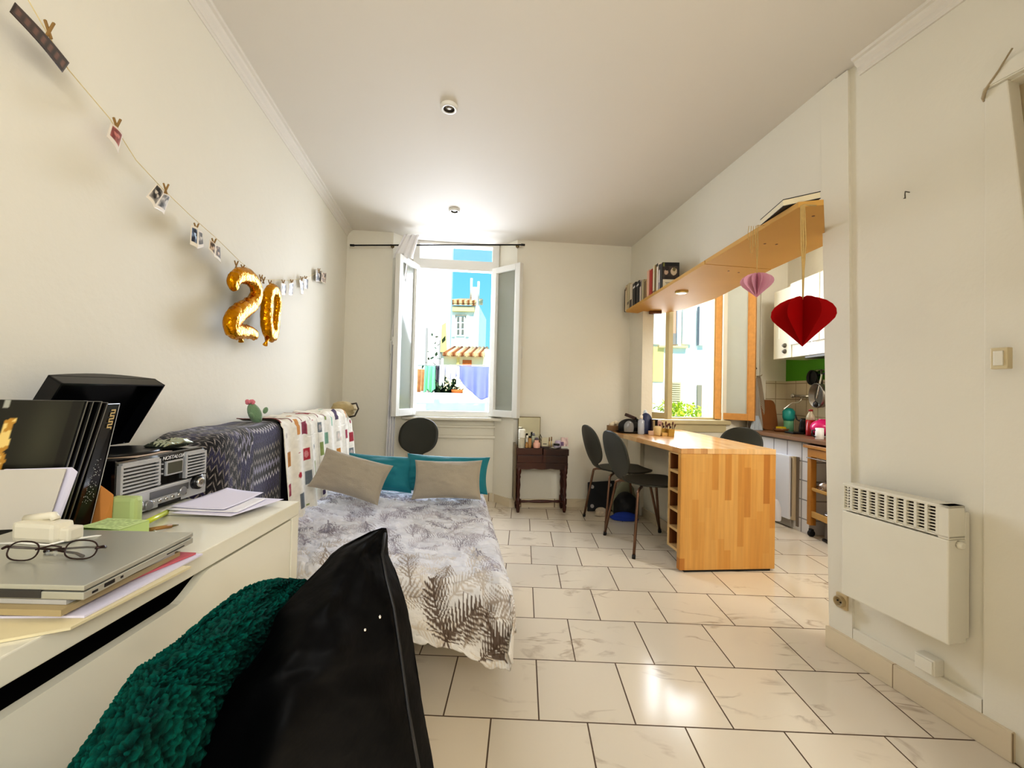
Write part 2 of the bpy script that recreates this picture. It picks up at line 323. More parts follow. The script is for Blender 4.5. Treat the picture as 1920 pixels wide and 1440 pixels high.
# doorway in the heater wall, at the right edge of the photo
DOORM = M('dim_opening_tone', (206, 190, 160), .5, var=.03)  # panel tone darkened to stand for the dim interior of the opening
dr = thing('door_1', '', 'door', hw(.62, 0, 0)); dr['kind'] = 'structure'; del dr['label'], dr['category']
g = G()
a0, a1 = .50, .555
g.quadbox([hw(.50, .0, 0), hw(.72, .0, 0), hw(.72, -.05, 0), hw(.50, -.05, 0), hw(a0, .0, 2.045), hw(a1, .0, 2.045), hw(a1, -.05, 2.045), hw(a0, -.05, 2.045)], .004)
g.prism([hw(.50, .012, 0)[:2], hw(1.56, .012, 0)[:2], hw(1.56, -.05, 0)[:2], hw(.50, -.05, 0)[:2]], 2.045, 2.10, .004)
g.prism([hw(1.49, .03, 0)[:2], hw(1.56, .03, 0)[:2], hw(1.56, -.05, 0)[:2], hw(1.49, -.05, 0)[:2]], 0, 2.02, .004)
obj('door_frame', g, PAINT, dr)
g = G(); g.prism([hw(.54, -.06, 0)[:2], hw(1.49, -.06, 0)[:2], hw(1.49, -.10, 0)[:2], hw(.54, -.10, 0)[:2]], .01, 2.05); obj('dim_opening_panel', g, DOORM, dr)
g = G(); g.tube([hw(1.40, -.06, 1.0), hw(1.40, -.01, 1.0), hw(1.30, -.01, 1.0)], .009); obj('door_handle', g, CHROME, dr)
# ------------------------------------------------------------------ windows
GLASS = M('pane_glass', (178, 180, 168), .06, alpha=.5, spec=.8); CLEAR = M('clear_glass', (235, 240, 240), .02, alpha=.10, spec=.5)  # grey-green tint of the casement panes stands in for their slanting reflection
def casement(win, hs, hd, w, z0, z1, th, sgn, mat, gmat, fw=.055, ft=.045, hand=True, fl=0.):
    "sgn +1: hinged on the left; th = opening angle"
    du = TB*math.cos(th)*sgn-NB*math.sin(th); dn = Vector((-du.y, du.x, 0)); o = wb(hs, hd, 0)
    def bx(g, u0, u1, za, zb, t, off=0., bev=.004):
        P = lambda u, n, z: o+du*u+dn*n+Vector((0, 0, z)); a, b = off-t/2, off+t/2
        g.quadbox([P(u0, a, za), P(u1, a, za), P(u1, b, za), P(u0, b, za), P(u0, a, zb), P(u1, a, zb), P(u1, b, zb), P(u0, b, zb)], bev)
    g = G(); bx(g, 0, fw, z0, z1, ft); bx(g, w-fw, w, z0, z1, ft); bx(g, fw, w-fw, z0, z0+fw*1.15, ft); bx(g, fw, w-fw, z1-fw, z1, ft)
    bx(g, fw-.002, fw+.012, z0+fw, z1-fw, ft*.6, bev=0); bx(g, w-fw-.012, w-fw+.002, z0+fw, z1-fw, ft*.6, bev=0)
    c = obj('casement', g, mat, win)
    g = G(); bx(g, fw, w-fw, z0+fw, z1-fw, .006, bev=0); p = obj('pane', g, gmat, c); p.parent = c; p.matrix_parent_inverse = Matrix()
    if hand:
        g = G(); q = o+du*(w-fw/2)+Vector((0, 0, (z0+z1)/2-.05)); sd = dn*sgn*-1
        g.box(q+sd*(ft/2+.006), (.026, .026, .07), 0); g.tube([q+sd*(ft/2+.01), q+sd*(ft/2+.035), q+sd*(ft/2+.035)+Vector((0, 0, -.11))], .008)
        h = obj('handle', g, mat if mat is UPVC else BLACK, c); h.matrix_parent_inverse = Matrix()
    return c
w1 = thing('window_1', '', 'window', wb(.95, .2, .8)); w1['kind'] = 'structure'; del w1['label'], w1['category']
g = G(); D0, D1 = .17, .235
facade_box(g, .555, .615, D0, D1, .80, CZ, .004); facade_box(g, 1.30, 1.365, D0, D1, .80, CZ, .004)
facade_box(g, .61, 1.305, D0, D1, .80, .855, .004); facade_box(g, .61, 1.305, D0, D1, 2.195, 2.29, .004); facade_box(g, .61, 1.305, D0, D1, 2.43, CZ, .003)
obj('window_frame', g, UPVC, w1)
g = G(); facade_box(g, .61, 1.305, .20, .206, 2.28, 2.44); obj('pane', g, CLEAR, w1)
g = G(); facade_box(g, .50, 1.42, .11, .23, .775, .80, .006); facade_box(g, .55, 1.37, .19, .225, .60, .625, .004); facade_box(g, .55, 1.37, .19, .225, .70, .72, .004); obj('window_sill', g, PAINT, w1)
casement(w1, .60, .165, .345, .815, 2.22, math.radians(112), 1, UPVC, GLASS)
casement(w1, 1.315, .165, .345, .815, 2.22, math.radians(134), -1, UPVC, GLASS)
PINE = M('varnished_wood_frame', (204, 148, 84), .35, var=.18, scale=30.)
OLIVE = M('beige_frame_paint', (196, 184, 148), .45, var=.05)
w2 = thing('window_2', '', 'window', wb(3.16, .12, .84)); w2['kind'] = 'structure'; del w2['label'], w2['category']
g = G(); facade_box(g, 2.79, 2.835, .08, .15, .83, 2.36, .004); facade_box(g, 3.50, 3.545, .08, .15, .83, 2.36, .004); facade_box(g, 2.79, 3.545, .08, .15, .79, .845, .004)
facade_box(g, 2.70, 3.62, -.03, .10, .785, .825, .005); facade_box(g, 2.74, 3.58, -.012, .01, .71, .79, .003)
obj('window_frame', g, OLIVE, w2)
casement(w2, 2.825, .075, .345, .84, 2.34, math.radians(80), 1, OLIVE, CLEAR, fw=.05, hand=False)
FROST = M('hazy_window_glass', (206, 210, 204), .12, alpha=.78, spec=.8, var=.05, scale=5.)
casement(w2, 3.52, .075, .345, .835, 2.34, math.radians(133), -1, PINE, FROST, fw=.055, ft=.05, hand=False)
# ================================================================== shell chairs
SHELL = M('dark_grey_shell', (52, 52, 44), .5, var=.06, scale=8.); BROWNM = M('bronze_metal_leg', (120, 92, 74), .32, .8); RUBBER = M('black_rubber', (16, 15, 15), .6)
def shell_rows(v0, v1, n, m=15):
    rows = []
    for v in np.linspace(v0, v1, n):
        # centre line: seat 0..0.45, bend, back 0.55..1
        if v < .42: x = .20-.40*(v/.42)*.93; z = .45-.012*math.sin(v/.42*math.pi)
        elif v < .58:
            a = (v-.42)/.16*math.radians(76); x = -.172-.075*math.sin(a); z = .45+.075*(1-math.cos(a))
        else:
            k = (v-.58)/.42; x = -.245-.075*k-.01*math.sin(k*math.pi); z = .507+.293*k
        if v < .40: hw_ = .205*math.sqrt(max(0, 1-((v-.19)/.245)**2))**.75 if abs(v-.19) < .245 else 0
        elif v < .60: hw_ = 0
        else: hw_ = 0
        # smooth width: seat ellipse, waist, back ellipse
        seat = .205*max(0, 1-abs((v-.2)/.235)**2.6)**.5; back = .182*max(0, 1-abs((v-.78)/.222)**2.5)**.5
        waist = .062 if .3 < v < .72 else 0
        hw_ = max((seat**6+back**6+waist**6)**(1/6.), .004)
        curl = .028 if v > .5 else .010
        rows.append([(x+(curl*(u*hw_/.19)**2 if v > .5 else 0), u*hw_, z+(curl*(u*hw_/.2)**2 if v <= .5 else 0)) for u in np.linspace(-1, 1, m)])
    return np.array(rows)
def make_chair(label, group):
    t = thing('dining_chair', label, 'chair', (0, 0, 0), group)
    surf('seat', shell_rows(0, .47, 34), SHELL, t, solid=.011); surf('backrest', shell_rows(.47, 1, 36), SHELL, t, solid=.011)
    for sx, sy in ((-1, -1), (-1, 1), (1, -1), (1, 1)):
        top = Vector((.10*sx-.02, .10*sy, .428)); kn = Vector((.16*sx-.02, .165*sy, .418)); ft = Vector((.225*sx-.01, .225*sy, .004))
        pts = [top, top.lerp(kn, .7)+Vector((0, 0, .003)), kn+Vector((0, 0, -.006)), kn.lerp(ft, .05), kn.lerp(ft, .5), ft]
        l = obj('leg', G().tube(pts, .0095, 12), BROWNM, t); obj('foot_cap', G().tube([kn.lerp(ft, .95), ft+Vector((0, 0, -.004))], .0115, 12), RUBBER, l)
    g = G(); g.lathe((-.02, 0, .418), [(.07, 0), (.075, .004), (.075, .016), (.06, .02)], 24); obj('under_plate', g, BLACK, t)
    return t
def aim(o, x, y, deg): o.location = (x, y, 0); o.rotation_euler = (0, 0, math.radians(deg))
CG = 'dark shell dining chairs'
ch = make_chair('dark grey shell chair on bronze legs, nearest at the wooden bar, beside its end panel', CG); aim(ch, .91, 3.015, 13)
c2 = dup(ch, (.82, 3.47, 0), math.radians(12), 'dark grey shell chair at the bar, farther one behind the nearest chair')
c3 = dup(ch, (-.96, 3.42, 0), math.radians(-100), 'dark shell chair standing below the open white window behind the bed')
c4 = dup(ch, (1.60, 3.43, 0), math.radians(215), 'dark shell chair on the kitchen side of the bar, only its back rising')
# ================================================================== wooden bar
BW = wood('oak_stave_panel', (212, 162, 92), (204, 148, 74), (180, 118, 50), 'Z', (.041, .30)); BWT = wood('oak_stave_top', (228, 190, 140), (220, 174, 118), (200, 150, 98), 'Y', (.043, .34), rough=.22)
BWX_ = 0 and wood('oak_edge', (222, 164, 92), (206, 146, 70), (160, 104, 48), 'Y', (.05, .5))
bar = thing('bar_counter', 'golden stave-wood bar counter with a broad end panel reaching the floor', 'counter', (1.2, 2.6, 0))
BT = .737
p1, p2 = Vector((.952, 2.555, 0)), Vector((1.555, 2.63, 0)); pd = (p2-p1).normalized(); pn = Vector((-pd.y, pd.x, 0))
far_l = Vector((.735, 3.64, 0)); far_m = Vector((.80, 3.74, 0)); far_r = Vector((1.47, 3.975, 0))
g = G(); g.prism([p1[:2], p2[:2], far_r[:2], far_m[:2], far_l[:2]], BT-.032, BT, .002); obj('bar_top', g, BWT, bar)
g = G(); g.prism([p1[:2], p2[:2], (p2+pn*.036)[:2], (p1+pn*.036)[:2]], .012, BT-.032, .002); obj('end_panel', g, BW, bar)
g = G(); g.box((p1+p2)/2+Vector((0, .018, .006)), ((p2-p1).length*.9, .03, .012), math.atan2(pd.y, pd.x)); obj('floor_rail', g, BLACK, bar)
# wine rack cubes behind the end panel, opening to the left
ed = (far_l-p1).normalized()
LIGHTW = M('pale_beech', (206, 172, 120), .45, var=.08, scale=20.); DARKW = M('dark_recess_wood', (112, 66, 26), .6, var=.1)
rk0 = p1+pn*.036+pd*.004; rd = pd
g = G(); depth = .34
def rkbox(g, a0, a1, b0, b1, z0, z1): # a along pd, b along pn
    P = lambda a, b, z: rk0+pd*a+pn*b+Vector((0, 0, z)); g.quadbox([P(a0, b0, z0), P(a1, b0, z0), P(a1, b1, z0), P(a0, b1, z0), P(a0, b0, z1), P(a1, b0, z1), P(a1, b1, z1), P(a0, b1, z1)], .001)
zs = np.linspace(.115, .70, 6)
for z in zs: rkbox(g, 0, depth, 0, .13, z-.008, z+.008 if z < .69 else .704)
rkbox(g, 0, depth, .118, .134, .107, .704)
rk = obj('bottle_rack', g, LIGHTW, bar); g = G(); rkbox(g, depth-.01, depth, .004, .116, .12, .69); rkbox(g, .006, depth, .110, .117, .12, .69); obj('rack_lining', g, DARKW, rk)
# ================================================================== board shelf over the opening
SHZ = 1.79
PLY = M('varnished_board', (204, 158, 84), .6, var=.1, scale=3., spec=.3); PLYE = M('board_edge', (150, 108, 54), .5)
sh = thing('wall_shelf', 'long varnished board shelf hung across the top of the kitchen opening', 'shelf', (1.2, 2.7, SHZ))
seam0, seam1 = Vector((.967, 2.86)), Vector((1.42, 2.52))
def boardpoly(pts): return [tuple(p)[:2] for p in pts]
fl = lambda y: Vector((.905+.0647*(3.8-y), y))
ys = atZ(1321.5, 495, SHZ); ye = atZ(1447.5, 505, SHZ)
g = G(); g.prism([fl(3.8), (1.195, 3.88), (1.36, 3.62), (1.43, 3.2), (ye.x, ye.y+.003), (ys.x, ys.y+.003)], SHZ, SHZ+.022, .001); obj('far_board', g, PLY, sh)
g = G(); g.prism([(ys.x, ys.y-.003), (ye.x, ye.y-.003), (1.43, 2.02), (1.345, 1.93), (1.125, 1.622), fl(1.645)], SHZ, SHZ+.022, .001); obj('near_board', g, PLY, sh)
g = G()
for px, py in ((1366, 508), (1385, 511), (1434, 457), (1456, 458), (1525, 405)):
    q = atZ(px, py, SHZ); g.lathe((q.x, q.y, SHZ-.001), [(.006, 0), (.006, .002)], 10)
obj('screw', g, M('dark_screw', (110, 70, 30), .4, .5), sh)['kind'] = 'stuff'
q = atZ(1222, 596, SHZ-.03); g = G(); g.box((1.14, 3.72, SHZ-.012), (.10, .05, .024), -.1); obj('batten', g, DARKW, sh)
q = atZ(1278, 547, SHZ); dl = thing('shelf_spotlight', 'small round brass spotlight set in the underside of the wooden shelf', 'light', (q.x, q.y, SHZ))
g = G(); g.lathe((q.x, q.y, SHZ-.012), [(.030, 0), (.044, .004), (.045, .013)], 24); obj('bezel', g, M('brass_ring', (200, 180, 120), .25, 1.), dl)
g = G(); g.lathe((q.x, q.y, SHZ-.013), [(.026, 0), (.026, .006)], 20); obj('lens', g, M('spot_lens', (235, 228, 205), .15), dl)
# ceiling spotlights
for k, (px, py, lab) in enumerate(((842, 199, 'round white ceiling spotlight, the larger one nearer the camera'), (852, 393, 'round white ceiling spotlight, the smaller one nearer the window'))):
    q = atZ(px, py, CZ); s_ = thing('ceiling_spotlight', lab, 'light', (q.x, q.y, CZ), 'ceiling spotlights')
    g = G(); g.lathe((q.x, q.y, CZ-.018), [(.027, .002), (.032, 0), (.041, .002), (.043, .010), (.043, .018)], 28, cap=False); obj('ring', g, UPVC, s_)
    g = G(); g.lathe((q.x, q.y, CZ-.004), [(.041, 0), (.041, .003)], 24); obj('recess', g, M('spot_recess', (96, 88, 80), .5), s_)
    g = G(); g.lathe((q.x, q.y, CZ-.012), [(.006, 0), (.02, .003), (.024, .008)], 20); obj('bulb', g, M('spot_bulb', (150, 140, 126), .2, .5), s_)
# ================================================================== books on the shelf
TOPZ = SHZ+.0225
def on_edge(px):     # where a picture column meets the shelf's front edge
    lo, hi = 1.6, 3.9
    r_ = ray(px, 560); k = r_[0]/r_[1]
    for _ in range(40):
        mid = (lo+hi)/2; e = fl(mid)
        if e.x/mid > k: lo = mid
        else: hi = mid
    return lo
def bk(px0, px1, pyt, col, lab, extra=None, dep=.095, cover=False):
    ya, yb = on_edge(px0), on_edge(px1); ym = (ya+yb)/2; e = fl(ym); th = max(.006, ya-yb-.0012)
    h = atY((px0+px1)/2, pyt, ym).z-TOPZ
    t = thing('book', lab, 'book', (e.x+.012, ym, TOPZ), 'books standing on the far end of the wooden shelf')
    dep = min(dep, .985+.16*(3.99-ym)-e.x-.03) if not cover else dep
    c = Vector((e.x+.012+dep/2, ym, TOPZ+h/2))
    g = G(); g.box(c, (dep-.006, th-.003, h-.006)); obj('pages', g, CREAM, t)
    m = M('book_'+'_'.join(map(str, col)), col, .5, var=.05)
    g = G(); g.box(c-Vector((dep/2-.001, 0, 0)), (.002, th, h)); g.box(c+Vector((0, th/2-.0008, 0)), (dep, .0016, h)); g.box(c-Vector((0, th/2-.0008, 0)), (dep, .0016, h)); cv = obj('cover', g, m, t)
    for (z0, z1, cc) in extra or ():
        g = G(); g.box((c.x-dep/2-.0006, ym, TOPZ+h*(z0+z1)/2), (.0012, th*.8, h*(z1-z0))); obj('spine_print', g, M('book_'+'_'.join(map(str, cc)), cc, .5), cv)
    return t, c, th, h, dep
zx = lambda v: 1155+v/12.
zy = lambda v: 480+v/12.
bk(zx(132), zx(170), zy(755), (46, 30, 26), 'thin dark brown book, first at the wall end of the shelf row')
bk(zx(172), zx(213), zy(665), (226, 208, 176), 'cream book beside the thin dark one at the wall end', [(.8, .92, (150, 120, 90))])
bk(zx(215), zx(268), zy(625), (206, 194, 160), 'thick pale beige book, third from the wall end of the row', [(.2, .3, (120, 110, 90))])
bk(zx(272), zx(332), zy(625), (232, 218, 196), 'white book with a dark blot low on its spine', [(.04, .34, (58, 40, 44))])
bk(zx(335), zx(408), zy(608), (28, 24, 30), 'black book with a white title band, left one of two', [(.78, .86, (230, 228, 232))])
bk(zx(410), zx(488), zy(575), (24, 20, 28), 'black book with a white title band, right one of two', [(.8, .88, (230, 228, 232))])
bk(zx(490), zx(532), zy(548), (222, 208, 198), 'pinkish white book right after the two black banded books', [(.72, .95, (60, 48, 60))])
bk(zx(536), zx(586), zy(540), (186, 172, 138), 'worn khaki book, left of the two khaki ones mid row')
bk(zx(590), zx(645), zy(540), (204, 184, 138), 'worn khaki book with dark stripe, right of the two khaki ones', [(.05, .95, (120, 92, 60))])
bk(zx(650), zx(704), zy(325), (240, 190, 166), 'pale pink book leaning against the red book')
bk(zx(707), zx(772), zy(310), (178, 34, 22), 'bright red book in the middle of the shelf row')
bk(zx(776), zx(828), zy(225), (232, 214, 180), 'tall cream book standing just right of the red book', [(.05, .1, (120, 60, 40))])
bk(zx(830), zx(856), zy(200), (150, 122, 70), 'narrow tan book between cream and black-topped books')
bk(zx(858), zx(905), zy(172), (236, 222, 206), 'tall white book with a black head on its spine', [(.9, 1., (20, 16, 18))])
bk(zx(908), zx(945), zy(190), (150, 142, 150), 'tall lilac-grey book with black top beside the photo book', [(.8, 1., (18, 14, 16)), (.3, .78, (222, 212, 206))])
# the last book shows its front cover to the camera
t, c, th, h, dep = bk(zx(950), zx(1002), zy(160), (26, 22, 18), 'black book with a photograph on the cover, last of the row', dep=.118, cover=True)
n = 44; C = np.zeros((n, n, 3)); U, V = np.meshgrid(np.linspace(0, 1, n), np.linspace(0, 1, n), indexing='ij')
nz = vnoise((n, n), (5, 5), 3); C[:] = (60, 48, 42); C += nz[..., None]*40
for cx, cy, r_, cc in ((.2, .62, .13, (196, 170, 150)), (.68, .66, .2, (214, 196, 170)), (.7, .74, .1, (120, 110, 70)), (.25, .78, .13, (40, 28, 26))): C[(U-cx)**2+((V-cy)*1.3)**2 < r_**2] = cc
C[V > .88] = (16, 12, 14); C[(V > .86) & (U < .1)] = (120, 120, 60); C[V < .33] = (226, 218, 198); C[(abs(V-.22) < .012) & (U > .15) & (U < .6)] = (120, 110, 100); C[(abs(V-.17) < .01) & (U > .2) & (U < .5)] = (150, 140, 120); C[U > .96] = (20, 14, 14)
P = np.stack([c.x-dep/2+.003+U*(dep-.006), np.full_like(U, c.y-th/2-.0012), TOPZ+.003+V*(h-.006)], -1)
surf('cover_photo', P, MA('printed_cover', .4), t, C=np.clip(C, 0, 255), smooth=False)
# big closed book lying at the near end of the shelf, cover up, tilted over the edge
def big_book():
    zc = TOPZ+.004
    a = atZ(1423, 420, TOPZ+.004); b = atZ(1468, 390, TOPZ+.01); cc = atZ(1527, 379, TOPZ+.015)
    t = thing('large_book', 'large closed book with dark cover lying on the near end of the shelf', 'book', (1.2, 1.75, TOPZ))
    zc = TOPZ+.0006; A = Vector((1.032, 1.885, zc)); Bq = Vector((1.014, 1.690, zc)); Cq = Vector((1.118, 1.628, zc+.005)); Dq = Vector((1.136, 1.823, zc+.005)); up = Vector((0, 0, 1))
    cen = (A+Bq+Cq+Dq)/4; sh_ = lambda p, k, z: cen+(p-cen)*k+up*z
    g = G(); g.quadbox([sh_(p, .985, .003) for p in (A, Bq, Cq, Dq)]+[sh_(p, .985, .026) for p in (A, Bq, Cq, Dq)]); obj('pages', g, CREAM, t)
    g = G()
    for z0, z1 in ((0, .003), (.026, .029)): g.quadbox([sh_(p, 1., z0) for p in (A, Bq, Cq, Dq)]+[sh_(p, 1., z1) for p in (A, Bq, Cq, Dq)])
    obj('cover', g, M('dark_book_cloth', (28, 24, 26), .5), t)
big_book()
# paper hearts
def heart(name, lab, px, py0, py1, w, y, cols, leaves, top_py, rot, wt, turns):
    cx = atY(px, (py0+py1)/2, y); z0 = atY(px, py1, y).z; z1 = atY(px, py0, y).z; H = z1-z0; base = Vector((cx.x, y, z0))
    t = thing(name, lab, 'paper decoration', base)
    def prof(k):  # half heart outline radius at height fraction
        pts = [(0, 0), (.15, .26), (.30, .53), (.44, .79), (.54, .95), (.62, 1.), (.72, .98), (.81, .88), (.89, .70), (.95, .46), (.985, .22), (.98, .08), (.95, 0)]
        return pts
    pts = prof(0); m1 = M(name+'_paper', cols, .75, var=.08, scale=20., spec=.15)
    for i in range(leaves):
        a = rot+2*math.pi*i/leaves; d = Vector((math.cos(a), math.sin(a), 0)); g = G()
        g.poly([base+d*(r_*w/2)+Vector((0, 0, H*zf)) for zf, r_ in pts]); o = obj('paper_leaf', g, m1, t, solid=.0012)
    g = G(); top = atY(px, top_py, y); nd = base+Vector((0, 0, H*.93))
    sp = turns
    for k in range(sp):
        dx = (k-(sp-1)/2)*.0045; g.tube([nd, nd+Vector((dx*.3, 0, (top.z-nd.z)*.3)), nd+Vector((dx, .002*(-1)**k, (top.z-nd.z)*.6)), Vector((top.x+dx, y, top.z)), Vector((top.x+dx+.01, y+.0, top.z+.004)), Vector((top.x+dx+.05, y+.01, top.z+.006))], wt, 6)
    obj('hanging_string', g, M('jute_string', (190, 160, 104), .9, var=.15, scale=80.), t); return t, base, H, nd, top
h1 = heart('red_paper_heart', 'large red folded-paper heart hanging on thick twine from the shelf', 1505, 555, 650, .206, 1.612, (152, 2, 4), 6, 386, math.radians(150), .0028, 4)
h2 = heart('pink_paper_heart', 'small pink folded-paper heart hanging on looped string from the shelf', 1419, 512, 558, .130, 1.845, (222, 168, 186), 11, 424, .5, .0012, 3)
g = G(); top = h2[4]
for k in range(4):
    x0 = top.x-.004-.01*k; zb = top.z-.06-.028*(k % 3); g.tube([Vector((x0, 1.845, top.z)), Vector((x0-.004, 1.843, (top.z+zb)/2)), Vector((x0-.002, 1.845, zb)), Vector((x0+.006, 1.845, zb-.004)), Vector((x0+.009, 1.847, zb+.01)), Vector((x0+.01, 1.845, top.z))], .0012, 6)
obj('string_loops', g, MC['jute_string'], h2[0])
# ================================================================== heater and wall bits
HTR = M('heater_enamel', (229, 224, 209), .35, var=.02)
ht = thing('wall_heater', 'white electric panel heater with a slotted top grille on the right wall', 'heater', hw(.25, .05, .28))
def hwbox(g, a0, a1, o0, o1, z0, z1, bev=0.):
    return g.quadbox([hw(a0, o0, z0), hw(a1, o0, z0), hw(a1, o1, z0), hw(a0, o1, z0), hw(a0, o0, z1), hw(a1, o0, z1), hw(a1, o1, z1), hw(a0, o1, z1)], bev)
HA0, HA1, HO = .122, .468, .088
g = G(); hwbox(g, HA0, HA1, .012, HO, .287, .615, .005); hwbox(g, HA0, HA1, .0, .02, .3, .70, .003); obj('casing', g, HTR, ht)
g = G(); hwbox(g, HA0, HA1, .02, HO, .62, .626, .001); hwbox(g, HA0, HA1, .02, HO, .712, .722, .003)
for k in range(11): a = HA0+.004+k*(HA1-HA0-.036)/10; hwbox(g, a-.004, a+.004, HO-.014, HO, .62, .716)
hwbox(g, HA1-.03, HA1, .02, HO, .615, .722, .003)
for k in range(9): z = .6265+k*.0105; hwbox(g, HA0, HA1-.02, HO-.013, HO-.004, z, z+.0042)
obj('grille', g, HTR, ht)
g = G(); hwbox(g, HA0+.004, HA1-.02, .03, .06, .615, .712); obj('inner_vent', g, M('dark_brown_vent', (58, 34, 26), .7), ht)
g = G(); g.lathe(hw(HA1+.001, .05, .60), [(.012, 0), (.012, .012), (.008, .014)], 16, axis=HD); obj('dial', g, HTR, ht)
# socket, switch, hook, junction box, cable with crack line
so = thing('wall_socket', 'round beige wall socket low on the right wall beside the heater', 'socket', hw(.05, 0, .22))
g = G(); hwbox(g, .036, .082, 0, .012, .19, .25, .003); obj('plate', g, M('aged_plastic', (206, 186, 148), .4), so)
g = G(); g.lathe(hw(.058, .012, .22), [(.022, 0), (.022, .014), (.017, .016), (.016, .006), (.001, .006)], 24, axis=HN, cap=False); obj('socket_ring', g, M('beige_ring', (176, 156, 118), .4), so)
g = G(); g.lathe(hw(.052, .019, .222), [(.003, 0), (.003, .004)], 8, axis=HN); g.lathe(hw(.064, .019, .218), [(.003, 0), (.003, .004)], 8, axis=HN); obj('pin_hole', g, BLACK, so)
q = atW(1896, 673, *HW); aw = (Vector((q.x, q.y, 0))-Vector((*HW[0], 0))).dot(HD)
sw = thing('light_switch', 'small beige rocker switch on the wall by the doorway', 'switch', hw(aw, .03, q.z))
g = G(); hwbox(g, aw-.020, aw+.02, 0.03, .052, q.z-.032, q.z+.032, .003); obj('switch_box', g, M('aged_plastic2', (214, 200, 166), .4), sw)
g = G(); hwbox(g, aw-.010, aw+.012, .052, .057, q.z-.022, q.z+.022, .002); obj('rocker', g, HTR, sw)
q = atW(1702, 366, *HW); aw = (Vector((q.x, q.y, 0))-Vector((*HW[0], 0))).dot(HD)
g = G(); g.tube([hw(aw, -.008, q.z+.012), hw(aw, .012, q.z+.012), hw(aw+.002, .016, q.z), hw(aw, .012, q.z-.014), hw(aw-.003, .016, q.z-.012)], .002, 8); tag(obj('wall_hook', g, M('steel', (120, 116, 108), .35, .8)), 'tiny metal hook screwed high into the bare right wall', 'hook')
jb = thing('junction_box', 'small white cable box on the ledge below the heater', 'box', hw(.36, .01, .14))
g = G(); hwbox(g, .335, .395, -.012, .03, .131, .185, .004); obj('box_body', g, PAINT, jb); g = G(); hwbox(g, .34, .39, .03, .034, .136, .18, .002); obj('box_cover', g, PAINT, jb)
q = [atW(x, y, *HW) for x, y in ((1838, 190), (1846, 184), (1850, 172), (1880, 132), (1905, 92))]; g = G(); g.tube([p+HN*o for p, o in zip(q, (-.016, .006, .008, .015, .015))], [.002, .005, .005, .0025, .0025], 8); tag(obj('wall_cable_and_crack', g, M('painted_cable_and_crack', (176, 160, 132), .6)), 'short painted cable and thin crack line on the wall above the doorway corner', 'cable')  # thin far end of the tube stands for a crack in the wall
# ================================================================== left wall: string of photos
STR_PX = [(30, -40), (85, 56), (128, 130), (205, 221), (255, 300), (303, 352), (357, 404), (405, 446), (452, 492), (492, 524), (545, 526), (575, 520), (604, 508)]
def on_left(px, py, off):
    o = LN*off; p = (LW[0][0]+o.x, LW[0][1]+o.y); q = (LW[1][0]+o.x, LW[1][1]+o.y); return atW(px, py, p, q)
TW = M('thin_twine', (226, 208, 160), .8)
g = G(); g.tube([on_left(x, y, .022) for x, y in STR_PX], .0011, 6); tag(obj('photo_string', g, TW), 'thin twine strung along the left wall carrying photos and gold balloons', 'string')
PEG = M('wood_peg', (150, 118, 70), .7, var=.1)
def peg(px, py, off, lab, sz=1., lean=.25):
    p = on_left(px, py, off); t = thing('clothespin', lab, 'clothespin', p, 'small wooden clothespins on the twine')
    for k in (-1, 1):
        d = Vector((0, 0, 1))+LDIR*lean*k*.6+LN*(.25*k); d.normalize(); R_ = Vector((0, 0, 1)).rotation_difference(d).to_matrix()
        obj('peg_half', G().box(p+LN*.002*k+Vector((0, 0, .002)), (.0045*sz, .0035*sz, .034*sz), rot=R_, bev=.0008), PEG, t)
    return t
def photo(quad, offs, lab, seed, kind='bw', border=.09, bottom=.2, group=None, name='hanging_photo'):
    "quad px: tl, tr, br, bl"
    a, b, c, d = [np.array(on_left(x, y, o)) for (x, y), o in zip(quad, offs)]; n, m = 30, 24
    U, V = np.meshgrid(np.linspace(0, 1, n), np.linspace(0, 1, m), indexing='ij'); u, v = U[..., None], V[..., None]
    P = (a*(1-u)+b*u)*(1-v)+(d*(1-u)+c*u)*v; P = P+np.array(LN)*(.004*np.sin(U*math.pi))[..., None]
    r_ = np.random.default_rng(seed); z = vnoise((n, m), (3, 3), seed, 3)
    lo, hi = {'bw': ((26, 24, 26), (206, 198, 188)), 'blue': ((24, 34, 60), (200, 220, 250)), 'red': ((128, 38, 34), (206, 128, 116)), 'dark': ((34, 14, 12), (120, 78, 62)), 'tan': ((52, 40, 36), (214, 188, 164))}[kind]
    k = np.clip(.5+z*1.1, 0, 1)[..., None]; C = np.array(lo)*(1-k)+np.array(hi)*k
    if kind == 'dark':
        C[:] = (42, 18, 16); C += z[..., None]*10
        for i in range(7): C[((U-.08-.14*i)/.045)**2+((V-.5)/.28)**2 < 1] = (110, 72, 60)
        C[(U % .143) < .02] = (26, 10, 10)
    else:
        for _ in range(2):
            cx, cy = r_.uniform(.3, .7), r_.uniform(.3, .5); C[((U-cx)/.13)**2+((V-cy)/.16)**2 < 1] = hi; C[(((U-cx)/.15)**2+((V-cy+.1)/.14)**2 < 1) & (V < cy-.02)] = lo
        C[(U < border) | (U > 1-border) | (V < border*.8) | (V > 1-bottom)] = (236, 226, 212)
    return surf(name, P, MA('glossy_photo', .35), None, C=C, label=lab, cat='photo', group=group or 'photos pegged on the twine', solid=.0008)
photo([(28, 4), (130, 118), (117, 136), (18, 22)], [.05, .03, .05, .07], 'long dark brown photo strip at the top left end of the twine', 1, 'dark')
photo([(208, 230), (231, 252), (221, 288), (200, 256)], [.03, .03, .06, .06], 'reddish instant photo with white border, second along the twine', 2, 'red', .12, .22)
photo([(294, 344), (307, 362), (289, 389), (274, 369)], [.05, .07, .09, .07], 'black and white photo of a face, left half of the folded pair', 3, 'bw', .1, .16)
